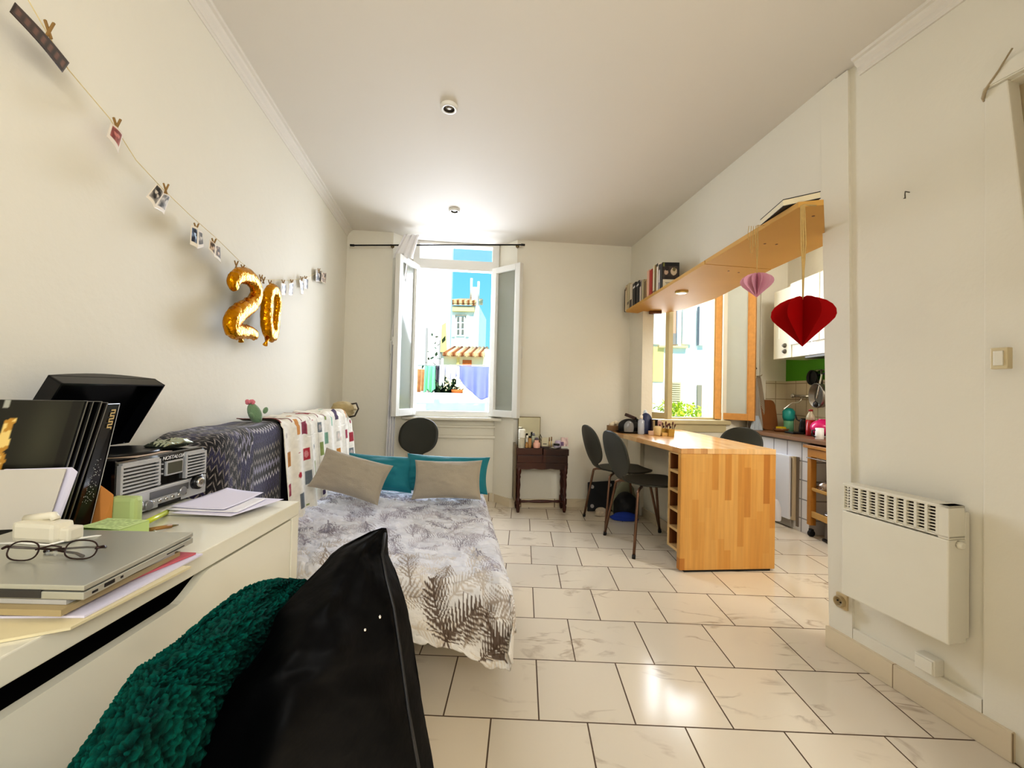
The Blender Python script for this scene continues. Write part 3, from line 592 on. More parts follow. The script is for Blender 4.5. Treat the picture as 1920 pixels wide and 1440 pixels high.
photo([(306, 362), (319, 368), (307, 402), (289, 389)], [.07, .05, .07, .09], 'grey photo, right half of the folded pair below the twine', 4, 'bw', .1, .18)
photo([(358, 422), (371, 428), (370, 466), (356, 458)], [.03, .06, .08, .05], 'bluish instant photo with wide white foot, left of a pair', 5, 'blue', .12, .2)
photo([(371, 430), (379, 436), (382, 462), (370, 466)], [.06, .03, .05, .08], 'dark instant photo turned sideways, right of the bluish pair', 6, 'bw', .12, .2)
photo([(393, 449), (404, 460), (402, 482), (391, 467)], [.04, .05, .06, .05], 'brown-toned photo left of the pair just before the gold balloons', 7, 'tan', .08, .14)
photo([(404, 459), (413, 463), (414, 494), (403, 482)], [.05, .03, .05, .06], 'brown-toned photo right of the pair just before the gold balloons', 8, 'tan', .08, .2)
photo([(527, 530), (537, 534), (536, 554), (527, 553)], [.03] * 4, 'small grey photo right after the gold digits', 9, 'bw')
photo([(542, 531), (551, 528), (549, 555), (540, 553)], [.04] * 4, 'small pale photo, second after the gold digits', 10, 'bw', .1, .1)
photo([(561, 524), (570, 530), (569, 551), (564, 552)], [.04] * 4, 'small white-footed photo, third after the gold digits', 11, 'bw', .1, .3)
photo([(570, 522), (578, 524), (577, 543), (570, 541)], [.03] * 4, 'small dark striped photo, fourth after the gold digits', 12, 'bw', .05, .05)
photo([(592, 505), (602, 508), (601, 529), (592, 528)], [.02] * 4, 'last photo pair at the far end of the wall, left print', 13, 'bw', .04, .05)
photo([(603, 511), (612, 511), (611, 533), (602, 528)], [.03, .02, .02, .03], 'last photo pair at the far end of the wall, right print', 14, 'tan', .04, .05)
for px, py, lab in ((92, 57, 'clothespin holding the long dark photo strip'), (219, 236, 'clothespin holding the reddish instant photo'), (311, 355, 'clothespin holding the folded black and white pair'), (368, 428, 'clothespin holding the bluish photo pair'), (401, 456, 'clothespin holding the brown-toned photo pair'), (443, 497, 'left clothespin on top of the gold digit two'), (455, 504, 'right clothespin on top of the gold digit two'), (489, 522, 'left clothespin between the two gold digits'), (494, 526, 'right clothespin between the two gold digits'), (506, 532, 'clothespin on the head of the gold digit zero'), (531, 531, 'clothespin of the small grey photo after the digits'), (547, 530, 'clothespin of the small pale photo after the digits'), (566, 524, 'clothespin of the white-footed small photo'), (573, 523, 'clothespin of the dark striped small photo'), (598, 508, 'clothespin of the last photo pair near the curtain rod')):
    peg(px, py, .03, lab, 1.15 if px < 240 else 1.)
GOLD = M('gold_foil', (212, 146, 20), .22, 1., bump=.9, bscale=30.)
def foil(name, lab, path_px, rads, off, neck, closed=False):
    pts = [np.array(on_left(x, y, off)) for x, y in path_px]; rads = list(rads)
    if closed: pts = pts+pts[:1]; rads = rads+rads[:1]
    n = len(pts)
    # Catmull-Rom resample
    out, rr = [], []
    for i in range(n-1):
        p0, p1_, p2_, p3 = (pts[i-1] if i else (pts[-2] if closed else pts[0])), pts[i], pts[i+1], (pts[i+2] if i+2 < n else (pts[1] if closed else pts[-1]))
        for s_ in np.linspace(0, 1, 9, endpoint=False):
            out.append(.5*((2*p1_)+(-p0+p2_)*s_+(2*p0-5*p1_+4*p2_-p3)*s_**2+(-p0+3*p1_-3*p2_+p3)*s_**3)); rr.append(rads[i]*(1-s_)+rads[i+1]*s_)
    out, rr = (out, rr) if closed else (out+[pts[-1]], rr+[rads[-1]]); out = np.array(out); L_ = len(out); seg = 20; P = np.zeros((L_, seg, 3)); ln = np.array(LN)
    for i in range(L_):
        t_ = (out[(i+1) % L_]-out[i-1]) if closed else out[min(i+1, L_-1)]-out[max(i-1, 0)]; t_ /= np.linalg.norm(t_); sd = np.cross(t_, ln); sd /= np.linalg.norm(sd)
        for k in range(seg):
            a = 2*math.pi*k/seg; c_, s_ = math.cos(a), math.sin(a); e = abs(c_)**4
            wr = 1+.10*e*math.sin(i*1.9+k)+.05*math.sin(i*.9+2*k)
            P[i, k] = out[i]+sd*rr[i]*wr*(abs(c_)**.8)*np.sign(c_)*1.08+ln*rr[i]*.72*s_
    t = thing(name, lab, 'balloon', pts[0], 'gold foil digit balloons')
    surf('foil_body', P, GOLD, t, cu=closed, cv=True, capv=not closed)
    a = np.array(on_left(*neck[0], off)); b = np.array(on_left(*neck[1], off)); g = G(); g.tube([a, (a+b)/2+np.array([.002, 0, 0]), b], [.012, .006, .011], 10); obj('filling_neck', g, GOLD, t)
    return t
foil('foil_balloon', 'gold foil balloon shaped like the digit two', [(441, 541), (437, 528), (449, 517), (466, 519), (478, 534), (481, 552), (472, 570), (450, 585), (436, 600), (436, 616), (450, 622), (464, 622), (478, 628)], [.018, .027, .03, .031, .030, .031, .032, .037, .037, .035, .030, .026, .022], .075, ((449, 624), (452, 641)))
foil('foil_balloon', 'gold foil balloon shaped like the digit zero', [(511, 543), (504, 552), (501, 570), (500, 592), (501, 612), (506, 626), (512, 627), (516, 612), (519, 592), (521, 570), (518, 551)], [.026, .030, .033, .034, .034, .032, .03, .025, .020, .022, .026], .07, ((501, 634), (497, 647)), True)
# ================================================================== curtain rod and curtain
rod = thing('curtain_rod', 'thin black curtain rod mounted above the white window', 'curtain rod', wb(.8, -.08, 2.33))
ra, rb_ = wb(.074, -.08, 2.30), wb(1.548, -.08, 2.388)
ra = atW(662, 460, wb(0, -.08, 0)[:2], wb(1, -.08, 0)[:2]); rb_ = atW(979, 459, wb(0, -.08, 0)[:2], wb(1, -.08, 0)[:2])
obj('rod', G().tube([ra, rb_], .0065, 10), BLACK, rod)
for p, k in ((ra, -1), (rb_, 1)): obj('finial', G().tube([p-TB*.01*k, p+TB*.025*k], .010, 12), BLACK, rod)
for px in (733, 972): q = atW(px, 459, wb(0, -.08, 0)[:2], wb(1, -.08, 0)[:2]); obj('bracket', G().tube([q, q+NB*.08], .006, 8).lathe(q+NB*.072+Vector((0, 0, .012)), [(.016, 0), (.016, .007)], 14, axis=NB), M('brass_dull', (120, 100, 60), .4, .8), rod)
CUR = M('sheer_curtain', (238, 236, 236), .9, var=.03)
def strip(px_list, d, w0, w1, nfold, seed):
    "hanging cloth following px centre line"
    pass
nv_ = 60; nu_ = 44
# bunched sheer curtain: knotted round the rod, hanging behind the left casement to the floor
rows = []
for v in np.linspace(0, 1, nv_):
    z = 2.40-v*2.36
    s_c = .535-.075*min(1, v/.35)-.035*v; w_ = .045+.02*v
    rows.append([tuple(wb(s_c-.0+(u-.5)*w_*2*.62, -.045+.018*math.sin(u*21+v*3)*(.6+.4*v)+.0*v, z)) for u in np.linspace(0, 1, nu_)])
cu_ = thing('curtain', 'white sheer curtain bunched on the rod, hanging behind the left casement', 'curtain', wb(.45, -.05, 0))
surf('curtain_cloth', np.array(rows), CUR, cu_, solid=.002)
g = G(); q = wb(.575, -.08, 2.33); P = []
for v in np.linspace(0, 1, 16):
    P.append([tuple(wb(.575-.075*v+(u-.5)*.17*(.75+.25*v), -.105+.014*math.sin(u*19+v)+(.03 if v > .9 else 0), 2.405-.20*v)) for u in np.linspace(0, 1, 26)])
surf('gathered_top', np.array(P), CUR, cu_, solid=.003)
# ================================================================== vanity table
MAH = wood('mahogany', (92, 44, 20), (76, 34, 14), (40, 16, 8), 'X', (.2, .9), rough=.3, grain=40.); MAHD = M('mahogany_dark', (66, 26, 14), .35, var=.15, scale=25.)
va, vb_, vc, vd = Vector((-.030, 3.69, 0)), Vector((.395, 3.738, 0)), Vector((.385, 3.90, 0)), Vector((-.055, 3.86, 0))
vx = (vb_-va).normalized(); vy = Vector((-vx.y, vx.x, 0)); VL = (vb_-va).length; VD = .165; VT = .562
va = va-vx*.012
def vp(a, b, z): return va+vx*a+vy*b+Vector((0, 0, z))
def vbox(g, a0, a1, b0, b1, z0, z1, bev=.002): return g.quadbox([vp(a0, b0, z0), vp(a1, b0, z0), vp(a1, b1, z0), vp(a0, b1, z0), vp(a0, b0, z1), vp(a1, b0, z1), vp(a1, b1, z1), vp(a0, b1, z1)], bev)
VL += .024
vt = thing('vanity_table', 'small dark mahogany sewing table with turned legs against the back wall', 'table', vp(VL/2, .08, 0))
g = G(); vbox(g, -.006, VL*.5-.004, -.008, VD, VT-.055, VT); vbox(g, VL*.5+.004, VL+.006, -.008, VD, VT-.062, VT-.006); obj('lid', g, MAH, vt)
g = G(); vbox(g, 0, VL, .004, VD-.004, VT-.155, VT-.056); obj('case', g, MAHD, vt)
for k in (0, 1): g = G(); vbox(g, .004+k*VL/2, VL/2-.004+k*(VL/2), -.004, .01, VT-.126, VT-.066); obj('drawer_front', g, MAH, vt)
g = G(); n = 26; a_ = [vp(VL*i/n, -.003, VT-.178-.008*abs(math.sin(i/n*math.pi*3))) for i in range(n+1)]
g.ext(a_+[vp(VL, -.003, VT-.128), vp(0, -.003, VT-.128)], vy*.012); obj('apron', g, MAH, vt)
prof = [(.012, 0), (.016, .02), (.018, .05), (.013, .06), (.02, .075), (.02, .115), (.012, .125), (.016, .15), (.012, .18), (.018, .24), (.013, .29), (.019, .31), (.014, .325), (.021, .345), (.021, VT-.15)]
for a_, b_ in ((.02, .015), (VL-.02, .015), (.02, VD-.015), (VL-.02, VD-.015)): obj('leg', G().lathe(vp(a_, b_, 0), prof, 16), MAHD, vt)
g = G(); pr = [(.009, 0), (.012, .05), (.009, .09), (.013, .14), (.014, .2), (.013, .26), (.009, .31), (.012, .35), (.009, VL-.04)]
obj('stretcher', G().lathe(vp(.02, .015, .095), [(r_, z*(VL-.04)/(VL-.04)) for r_, z in pr], 12, axis=vx), MAHD, vt)
obj('side_stretcher', G().tube([vp(.02, .015, .11), vp(.02, VD-.015, .11)], .009), MAHD, vt); obj('side_stretcher', G().tube([vp(VL-.02, .015, .11), vp(VL-.02, VD-.015, .11)], .009), MAHD, vt)
# things on it: px -> position on the table top
def von(px, b): # column px at depth b
    p = va+vy*b; q_ = atW(px, 850, p[:2], (p+vx)[:2]); return (q_-va).dot(vx)
def vz(px, py, b): p = va+vy*b; return atW(px, py, p[:2], (p+vx)[:2]).z
mz = vz(971, 782, .13); a0, a1 = von(970, .14), von(1012, .14)
mi = thing('table_mirror', 'narrow thin-framed mirror standing at the back of the vanity table', 'mirror', vp((a0+a1)/2, .14, VT))
g = G(); vbox(g, a0, a1, .134, .144, VT+.001, mz+.004, .001); obj('mirror_frame', g, M('dull_brass_frame', (104, 88, 50), .4, .6), mi)
g = G(); vbox(g, a0+.005, a1-.005, .131, .134, VT+.006, mz-.002, 0); obj('mirror_glass', g, M('mirror_glass', (222, 216, 196), .03, 1.), mi)
g = G(); g.tube([vp(a1, .15, VT+.11), vp(a1+.055, .16, VT+.002)], .003); g.tube([vp(a1-.004, .15, VT+.085), vp(a1+.035, .155, VT+.002)], .0025); obj('mirror_stand', g, BLACK, mi)
def bottle(name, px0, px1, pyt, b, prof, mat, lab, cat='bottle', cap=None, capmat=None, group='toiletries on the vanity table'):
    a0, a1 = von(px0, b), von(px1, b); r_ = (a1-a0)/2; h = max(.01, vz((px0+px1)/2, pyt, b)-VT); at = vp((a0+a1)/2, b, VT+.0008)
    t = thing(name, lab, cat, at, group); obj('bottle_body', G().lathe(at, [(r_*x, h*z) for x, z in prof], 20), mat, t)
    if cap: obj('cap', G().lathe(at, [(r_*x, h*z) for x, z in cap], 18), capmat, t)
    return t
CLG = M('clear_bottle', (222, 214, 190), .08, alpha=.45, spec=.8); AMB = M('amber_perfume', (196, 150, 92), .08, alpha=.8); PNK = M('pink_bottle', (226, 176, 158), .3); WHP = M('white_cap', (236, 232, 220), .35)
std = [(.9, 0), (1, .03), (1, .55), (.98, .56)]
bottle('mist_bottle', 971, 984, 805, .022, [(.92, 0), (1, .03), (1, .55)], CLG, 'tall clear bottle with a big white cap, leftmost on the vanity', cap=[(.98, .555), (1, .57), (1, .97), (.9, 1)], capmat=WHP)
bottle('lotion_tube', 985, 991, 817, .045, [(1, 0), (1, .7), (.9, .72)], WHP, 'small white lotion tube beside the tall white-capped bottle', cap=[(.7, .72), (.7, 1)], capmat=WHP)
bottle('perfume_bottle', 989.5, 996, 817, .022, [(.9, 0), (1, .04), (1, .8), (.5, .82)], AMB, 'slim amber perfume bottle with a black cap', cap=[(.65, .82), (.65, 1)], capmat=BLACK)
bottle('perfume_flask', 984.5, 990, 829, .015, [(.9, 0), (1, .1), (1, .7), (.5, .8)], AMB, 'short gold perfume flask in front of the lotion tube', cap=[(.5, .8), (.6, 1)], capmat=M('gold_cap', (210, 170, 90), .25, 1.))
bottle('foundation_bottle', 996, 1003, 812, .07, [(1, 0), (1, .75), (.7, .8)], M('frosted_glass_green', (184, 188, 166), .3), 'frosted greenish bottle behind the pink round bottle', cap=[(.6, .8), (.6, 1)], capmat=M('grey_cap', (130, 126, 136), .4))
bottle('pink_bottle', 999, 1012.5, 820, .02, [(.85, 0), (1, .06), (1, .42), (.9, .5), (.62, .54), (.6, .75)], PNK, 'squat pink bottle with a narrow neck in front of the mirror', cap=[(.58, .75), (.56, .88), (.2, 1)], capmat=M('grey_cap2', (90, 80, 92), .4))
g = G(); a0, a1 = von(1015, .05), von(1027, .05); bx = thing('small_box', 'little pale grey carton standing on the vanity table', 'box', vp((a0+a1)/2, .06, VT), 'toiletries on the vanity table'); hz = vz(1020, 821, .05)
vbox(g, a0, a1, .045, .075, VT+.011, hz, .001); obj('carton', g, M('grey_carton', (204, 196, 168), .6), bx); g = G(); vbox(g, a0+.012, a1-.012, .0445, .046, VT+.03, VT+.036, 0); obj('printed_mark', g, BLACK, bx)
g = G(); vbox(g, von(1014, .03), von(1030, .03), .025, .085, VT+.0005, VT+.0105, .001); tag(obj('dark_tray', g, M('dark_case', (54, 28, 34), .4)), 'flat dark case lying under the pale carton', 'case')
for k, (px, pt) in enumerate(((1029.5, 820), (1033.5, 819))):
    a_ = von(px, .08); q_ = vp(a_, .08, VT+.0008); t = thing('lip_gloss', ('slim lip gloss tube, left of the two by the carton', 'slim lip gloss tube, right of the two by the carton')[k], 'cosmetic', q_, 'toiletries on the vanity table'); hh = vz(px, pt, .08)-VT
    obj('tube', G().lathe(q_, [(.006, 0), (.006, hh*.6)], 12), M('beige_gloss', (214, 190, 140), .3), t); obj('cap', G().lathe(q_, [(.005, hh*.6), (.005, hh)], 12), M('brown_gold', (130, 96, 50), .35), t)
pl = thing('saucer', 'small white saucer near the right front of the vanity', 'dish', vp(von(1040, .02), .03, VT)); obj('dish', G().lathe(vp(von(1040, .025), .032, VT-.0055), [(.012, 0), (.014, .002), (.032, .009), (.034, .011), (.030, .0095), (.012, .004)], 24), WHP, pl)
bottle('cream_jar', 1037.5, 1049, 832, .026, [(.85, .1), (.9, .12), (.9, .62)], M('grey_lilac_jar', (176, 170, 186), .2), 'lilac-grey cream jar with a black lid on the saucer', 'jar', cap=[(1, .63), (1, .95), (.9, 1)], capmat=BLACK)
bottle('glass_dish', 1040, 1052, 826, .085, [(.9, 0), (1, .1), (1, .8), (.8, 1)], M('lilac_plastic', (200, 184, 204), .3), 'lilac cosmetic tub behind the black-lidded jar', 'tub')
a0, a1 = von(1052, .05), von(1065.5, .05); cdz = vz(1060, 821, .05); n = 24; U, V = np.meshgrid(np.linspace(0, 1, n), np.linspace(0, 1, n), indexing='ij'); C = np.zeros((n, n, 3)); C[:] = (196, 170, 164); C += vnoise((n, n), (4, 4), 5)[..., None]*46; C[(U < .35) & (abs(V-.42) < .18)] = (104, 70, 110); C[V < .18] = (196, 196, 186)
P = np.array([[tuple(vp(a0+(a1-a0)*u, .05+.03*v, VT-.005+(cdz-VT+.005)*v)) for v in np.linspace(0, 1, n)] for u in np.linspace(0, 1, n)])
surf('greeting_card', P, MA('printed_card', .5), None, C=np.clip(C, 0, 255), label='floral greeting card leaning at the right end of the vanity', cat='card', smooth=False, solid=.001)
g = G(); q0 = von(965, .10); vbox(g, q0-.008, q0+.01, .02, .19, .10, VT+.03, .001); fr = obj('leaning_frame', g, M('grey_brown_frame', (108, 94, 70), .5)); tag(fr, 'thin flat frame leaning at the left side of the vanity table', 'frame')
q = atZ(1078, 948); g = G(); g.ball((q.x, q.y-.012, .0135), .0135, 16); tag(obj('small_ball', g, BLACK), 'tiny black ball on the floor right of the vanity table', 'ball')
# ================================================================== bed, sofa back, cushions
B0 = Vector((-.02, 1.375, 0)); BU = Vector((-.995, .10, 0)).normalized(); BV = Vector((-.168, .986, 0)).normalized(); BZ = .425
def bd(u, v, z): return B0+BU*u+BV*v+Vector((0, 0, z))
bed = thing('sofa_bed', 'low sofa bed folded out beside the left wall with a high backrest', 'bed', bd(.55, .7, 0))
g = G(); g.quadbox([bd(.04, .04, .22), bd(1.06, .04, .22), bd(1.06, 1.42, .22), bd(.04, 1.42, .22), bd(.02, .02, BZ-.032), bd(1.08, .02, BZ-.032), bd(1.08, 1.44, BZ-.032), bd(.02, 1.44, BZ-.032)], .03); obj('mattress', g, M('mattress_cloth', (196, 186, 170), .9), bed)
DKM = M('dark_bed_metal', (40, 38, 38), .5, .5)
g = G(); g.quadbox([bd(.24, .32, .16), bd(1.04, .32, .16), bd(1.04, 1.38, .16), bd(.24, 1.38, .16), bd(.24, .32, .222), bd(1.04, .32, .222), bd(1.04, 1.38, .222), bd(.24, 1.38, .222)], .006); obj('bed_frame', g, DKM, bed)
for u, v in ((.42, .5), (.92, .5), (.42, 1.2), (.92, 1.2)): obj('leg', G().tube([bd(u, v, 0), bd(u, v, .17)], .018), DKM, bed)
def sbx(y, off): # backrest line: front face x at given y, off = towards the wall
    return Vector((-1.08-.171*(y-1.85), y, 0))-LN*off
SBT = .872
g = G(); a, b = sbx(1.40, 0), sbx(3.12, 0); c_, d_ = sbx(3.12, .15), sbx(1.40, .15)
g.quadbox([(p.x, p.y, .10) for p in (a, b, c_, d_)]+[(p.x, p.y, SBT) for p in (a, b, c_, d_)], .025); obj('backrest', g, M('sofa_navy', (40, 40, 60), .9), bed)
# --- quilt, painted with palm fronds
nu, nv = 420, 460
over_f, over_r = .16, .11          # hangs over foot and right side
us = np.linspace(-over_r, 1.10, nu); vs = np.linspace(-over_f, 1.42, nv); U, V = np.meshgrid(us, vs, indexing='ij')
n1 = vnoise((nu, nv), (7, 9), 21, 3); n2 = vnoise((nu, nv), (14, 46), 22, 2); n4 = vnoise((nu, nv), (20, 58), 24, 2); n2 = .5*n2+.9*(.35-np.sqrt(np.abs(n4)+.002)); n3 = vnoise((nu, nv), (30, 80), 23, 2)
pu = np.clip(U, 0, None); pv = np.clip(V, 0, None); R_ = .05
def fold(x):    # arc-length over a rounded edge: (horizontal, drop)
    h = np.where(x >= R_, x, np.where(x > -R_*.57, R_-R_*np.sin(np.clip((R_-x)/(R_*1.57), 0, 1)*math.pi/2), 0.)); d = np.where(x >= R_, 0., np.where(x > -R_*.57, R_*(1-np.cos(np.clip((R_-x)/(R_*1.57), 0, 1)*math.pi/2)), R_+(-R_*.57-x))); return h, d
hu, du_ = fold(U); hv, dv_ = fold(V)
drop = np.maximum(du_, 0)+np.maximum(dv_, 0)
drop = np.where((U < 0) & (V < 0), np.maximum(du_, dv_)+.10*np.minimum(du_, dv_), drop)
flare_v = -.035*np.clip(dv_/.2, 0, 1)*(1+.5*n1); flare_u = -.02*np.clip(du_/.2, 0, 1)
Z = BZ-drop+.005*n1*(drop < .06)+.0165*n2+.006*np.abs(n3)*(1-np.clip(drop/.1, 0, .8))
qn = vnoise((nu, nv), (9, 12), 27, 2); Z += .011*(np.abs(np.sin(math.pi*(V*27+2.2*qn+.35*n2)))**.6-.6)*(1-.6*np.clip(drop/.1, 0, 1))
Z += .02*np.clip((U-.2)/.9, 0, 1)
wav = .012*np.sin(U*13)*np.clip(dv_/.2, 0, 1)
HU = hu+flare_u; HV = hv+flare_v+wav
corner = np.clip(-U/.19, 0, 1)*np.clip(-V/.2, 0, 1); HU = HU+.07*corner; HV = HV-.03*corner; Z = Z-.065*np.exp(-((U-.05)/.10)**2)*np.clip(dv_/.14, 0, 1)-.02*np.sin(U*9)*np.clip(dv_/.14, 0, 1)
P = np.array(B0)+HU[..., None]*np.array(BU)+HV[..., None]*np.array(BV); P[..., 2] = Z
C = np.zeros((nu, nv, 3)); base = np.array((226, 227, 236)); C[:] = base  # blue tint of the window light is mixed into the base colour
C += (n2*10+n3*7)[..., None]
# fronds rasterised in cloth coordinates
r2 = np.random.default_rng(31)
def frond(cu, cv, ang, L_, col, wmul=1., pal=False):
    ca, sa = math.cos(ang), math.sin(ang); X = (U-cu)*ca+(V-cv)*sa; Y = -(U-cu)*sa+(V-cv)*ca+.0; Y = Y-.25*X*X/L_
    box = (X > -.02) & (X < L_*1.25) & (abs(Y) < L_*.6); t_ = X/L_
    stem = box & (abs(Y) < .003) & (t_ > -.1) & (t_ < 1); sp = max(.0105, .018*L_/.2)
    k = (X-abs(Y)*.95)/sp; fr = k-np.floor(k); base_t = (X-abs(Y)*.95)/L_
    ln_ = .34*L_*np.sqrt(np.clip(np.sin(np.clip(base_t*.88+.12, 0, 1)*math.pi), 0, 1)); inside = box & (base_t > .0) & (base_t < 1.) & (abs(Y) < ln_)
    wid = .26*wmul*np.clip(1-(abs(Y)/np.maximum(ln_, 1e-4))**2, 0, 1)+.03
    m_ = (inside & (abs(fr-.5) < wid)) | stem; a_ = .8
    C[m_] = C[m_]*(1-a_)+np.array(col)*a_
brown = (84, 72, 66); grey = (150, 142, 138); pale = (200, 192, 186)
k = 0
for gi in np.arange(-.14, 1.12, .10):
    for gj in np.arange(-.14, 1.4, .095):
        k += 1; near = gj < .22
        col = ((150, 138, 130), (190, 182, 178), (206, 198, 192), (214, 206, 200))[k % 4] if near else ((138, 134, 148), (176, 172, 184), (200, 196, 206), (158, 152, 166))[k % 4]
        frond(gi+r2.uniform(-.05, .05), gj+r2.uniform(-.05, .05), r2.uniform(0, 6.28), r2.uniform(.10, .15), col, r2.uniform(.7, 1.))
for cu, cv, an, L_ in ((.21, -.15, 1.0, .17), (.22, -.15, 2.1, .17), (.02, -.13, .7, .11), (.10, -.15, 2.2, .12), (.47, -.14, 1.5, .15), (.62, -.05, -1.2, .13)): frond(cu, cv, an, L_, (78, 62, 52), 1.15)
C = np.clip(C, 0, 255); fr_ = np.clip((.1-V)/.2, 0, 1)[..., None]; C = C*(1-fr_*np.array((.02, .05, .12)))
C -= (np.clip(-n2, 0, 1)*18)[..., None]  # hollows of the crumple darkened: crease shade put into the colour
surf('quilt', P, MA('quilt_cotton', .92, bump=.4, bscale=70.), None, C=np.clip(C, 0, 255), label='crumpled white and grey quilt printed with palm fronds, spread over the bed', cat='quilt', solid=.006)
# --- cushions
def pillow(name, lab, centre, w, h, t, ax, ay, mat, group, seed, sag=.0):
    n = 40; u = np.linspace(-1, 1, n); A, B = np.meshgrid(u, u, indexing='ij'); ax = np.array(Vector(ax).normalized()); ay = np.array(Vector(ay).normalized()); az = np.cross(ax, ay)
    X = w/2*A*(1-.07*(1-B**2)); Y = h/2*B*(1-.09*(1-A**2)); th = t/2*((1-A**2)*(1-B**2))**.42
    nz = vnoise((n, n), (4, 4), seed, 3); crease = .10*nz*((1-A**2)*(1-B**2))**.3*t
    Pf = np.array(centre)+X[..., None]*ax+Y[..., None]*ay+(th+crease)[..., None]*az
    Pb = np.array(centre)+X[..., None]*ax+Y[..., None]*ay-(th*.9)[..., None]*az
    Pf = Pf-np.array((0, 0, 1))*(sag*(1-B**2)*(A*0+1))[..., None]
    P = np.concatenate([Pf, Pb[:, ::-1]], 1); o = surf(name, P, mat, None, cv=True, label=lab, cat='cushion', group=group); return o
LINEN = M('beige_linen', (166, 156, 140), .9, var=.07, scale=14., bump=.3, bscale=260., sheen=.2); TEAL = M('teal_cotton', (0, 116, 130), .7, var=.08, scale=8., bump=.1, bscale=30., sheen=.2)
def cush(name, lab, pxc, y, w, h, t, roll, lean, yaw, mat, gr, seed):
    c = atY(*pxc, y); ca, sa = math.cos(math.radians(yaw)), math.sin(math.radians(yaw)); X = Vector((ca, sa, 0)); N_ = Vector((sa, -ca, 0)); le = math.radians(lean); Yv = Vector((0, 0, 1))*math.cos(le)-N_*math.sin(le); ro = math.radians(roll)
    ax = X*math.cos(ro)+Yv*math.sin(ro); ay = -X*math.sin(ro)+Yv*math.cos(ro); return pillow(name, lab, c, w, h, t, ax, ay, mat, gr, seed)
cush('cushion', 'plain beige cushion on the right, propped against the teal pillow', (839, 899), 2.18, .355, .205, .13, 1, 24, 2, LINEN, 'beige cushions', 3)
cush('cushion', 'plain beige cushion on the left, tilted against the patterned cloth', (659, 892), 2.06, .35, .205, .13, -16, 28, 10, LINEN, 'beige cushions', 4)
cush('pillow', 'long teal pillow behind the right beige cushion', (838, 888), 2.42, .485, .215, .13, -1.5, 22, 2, TEAL, 'teal pillows', 5)
cush('pillow', 'teal pillow half hidden behind the left beige cushion', (712, 886), 2.40, .40, .215, .12, -3, 30, 4, TEAL, 'teal pillows', 6)
# --- crochet blanket and patterned cloth draped over the backrest
def drape(y0, y1, drop, lift, nx, ny, seed, fold_amp, fold_n, back=.15, flare=0.):
    P = np.zeros((nx, ny, 3)); q = np.linspace(0, 1, ny); seg = [drop, .04, back]
    for i, s_ in enumerate(np.linspace(0, 1, nx)):
        y = y0+(y1-y0)*s_
        for j, t_ in enumerate(q):
            d = t_*(drop+.05+back)
            if d < drop: z = SBT+lift-.03-(drop-d); off = -lift-fold_amp*(.5+.5*math.sin(s_*fold_n*6.28+seed))*(.35+.65*(drop-d)/drop)-flare*(drop-d)/drop
            elif d < drop+.05: a = (d-drop)/.05*math.pi/2; z = SBT+lift-.03+.03*math.sin(a); off = -lift+.03*(1-math.cos(a))
            else: z = SBT+lift; off = .03-lift+(d-drop-.05)
            if d >= drop: z += .35*fold_amp*(.5+.5*math.sin(s_*fold_n*6.28+seed))
            p = sbx(y, off); P[i, j] = (p.x, p.y, z)
    return P
nx, ny = 380, 400
P = drape(1.285, 1.815, .46, .014, nx, ny, 1, .012, 2.2)
U, V = np.meshgrid(np.linspace(0, 1, nx), np.linspace(0, 1, ny), indexing='ij')
# near end wraps round the corner
k = np.clip((.24-U)/.24, 0, 1); P -= (np.array(LN)*.10)[None, None]*((k**2)*np.clip((.80-V)/.3, 0, 1))[..., None]; P[..., 2] -= .05*k**2.0*np.clip((V-.45)/.2, 0, 1)
zig = np.abs(((U*22) % 1)-.5)*2; bow = np.sqrt(np.clip((U*1.15-.02), 0, None)**2+((V-.18)*.62)**2)
wv = np.where(U < .42, bow*38, V*15+9.0+1.5*np.sin(U*2.2))+zig*.55; bl_ = np.clip((U-.32)/.2, 0, 1); wv = (bow*38+zig*1.0)*(1-bl_)+(V*17+4.+1.6*np.sin(U*2.4)+zig*.5)*bl_; ph = wv % 1; band = np.floor(wv) % 5
C = np.zeros((nx, ny, 3)); C[:] = (17, 15, 23); C[(band == 1)] = (38, 35, 66); C[(band == 2)] = (46, 42, 78)
lt = ph < .26; C[lt] = (150, 142, 138); C[lt & (band == 3) & (U > .3)] = (206, 202, 212); C[(ph < .55) & (band == 4) & (U > .3)] = (140, 136, 158); C[lt & (band == 2) & (U > .36)] = (60, 56, 96)
C[((U*46) % 1 < .34) & lt] = C[((U*46) % 1 < .34) & lt]*.45
C[U > .965] = (16, 15, 20)
surf('crochet_blanket', P, MA('knit_wool', .95, bump=.5, bscale=160., sheen=.2), None, C=C, label='black and navy zigzag crochet blanket draped over the near end of the backrest', cat='blanket', solid=.008)
nx, ny = 200, 180
P = drape(1.80, 3.05, .46, .024, nx, ny, 2, .028, 7., flare=.03)
U, V = np.meshgrid(np.linspace(0, 1, nx), np.linspace(0, 1, ny), indexing='ij')
P[..., 2] += .012*vnoise((nx, ny), (10, 5), 8)*(V > .6); P[..., 2] -= np.clip((U-.86)/.14, 0, 1)**2*.05*(V > .5)
C = np.zeros((nx, ny, 3)); C[:] = (232, 226, 212); r3 = np.random.default_rng(12)
cols = [(172, 32, 44), (132, 176, 148), (196, 132, 44), (116, 122, 124), (70, 50, 84), (150, 36, 60), (132, 146, 70), (196, 190, 178)]
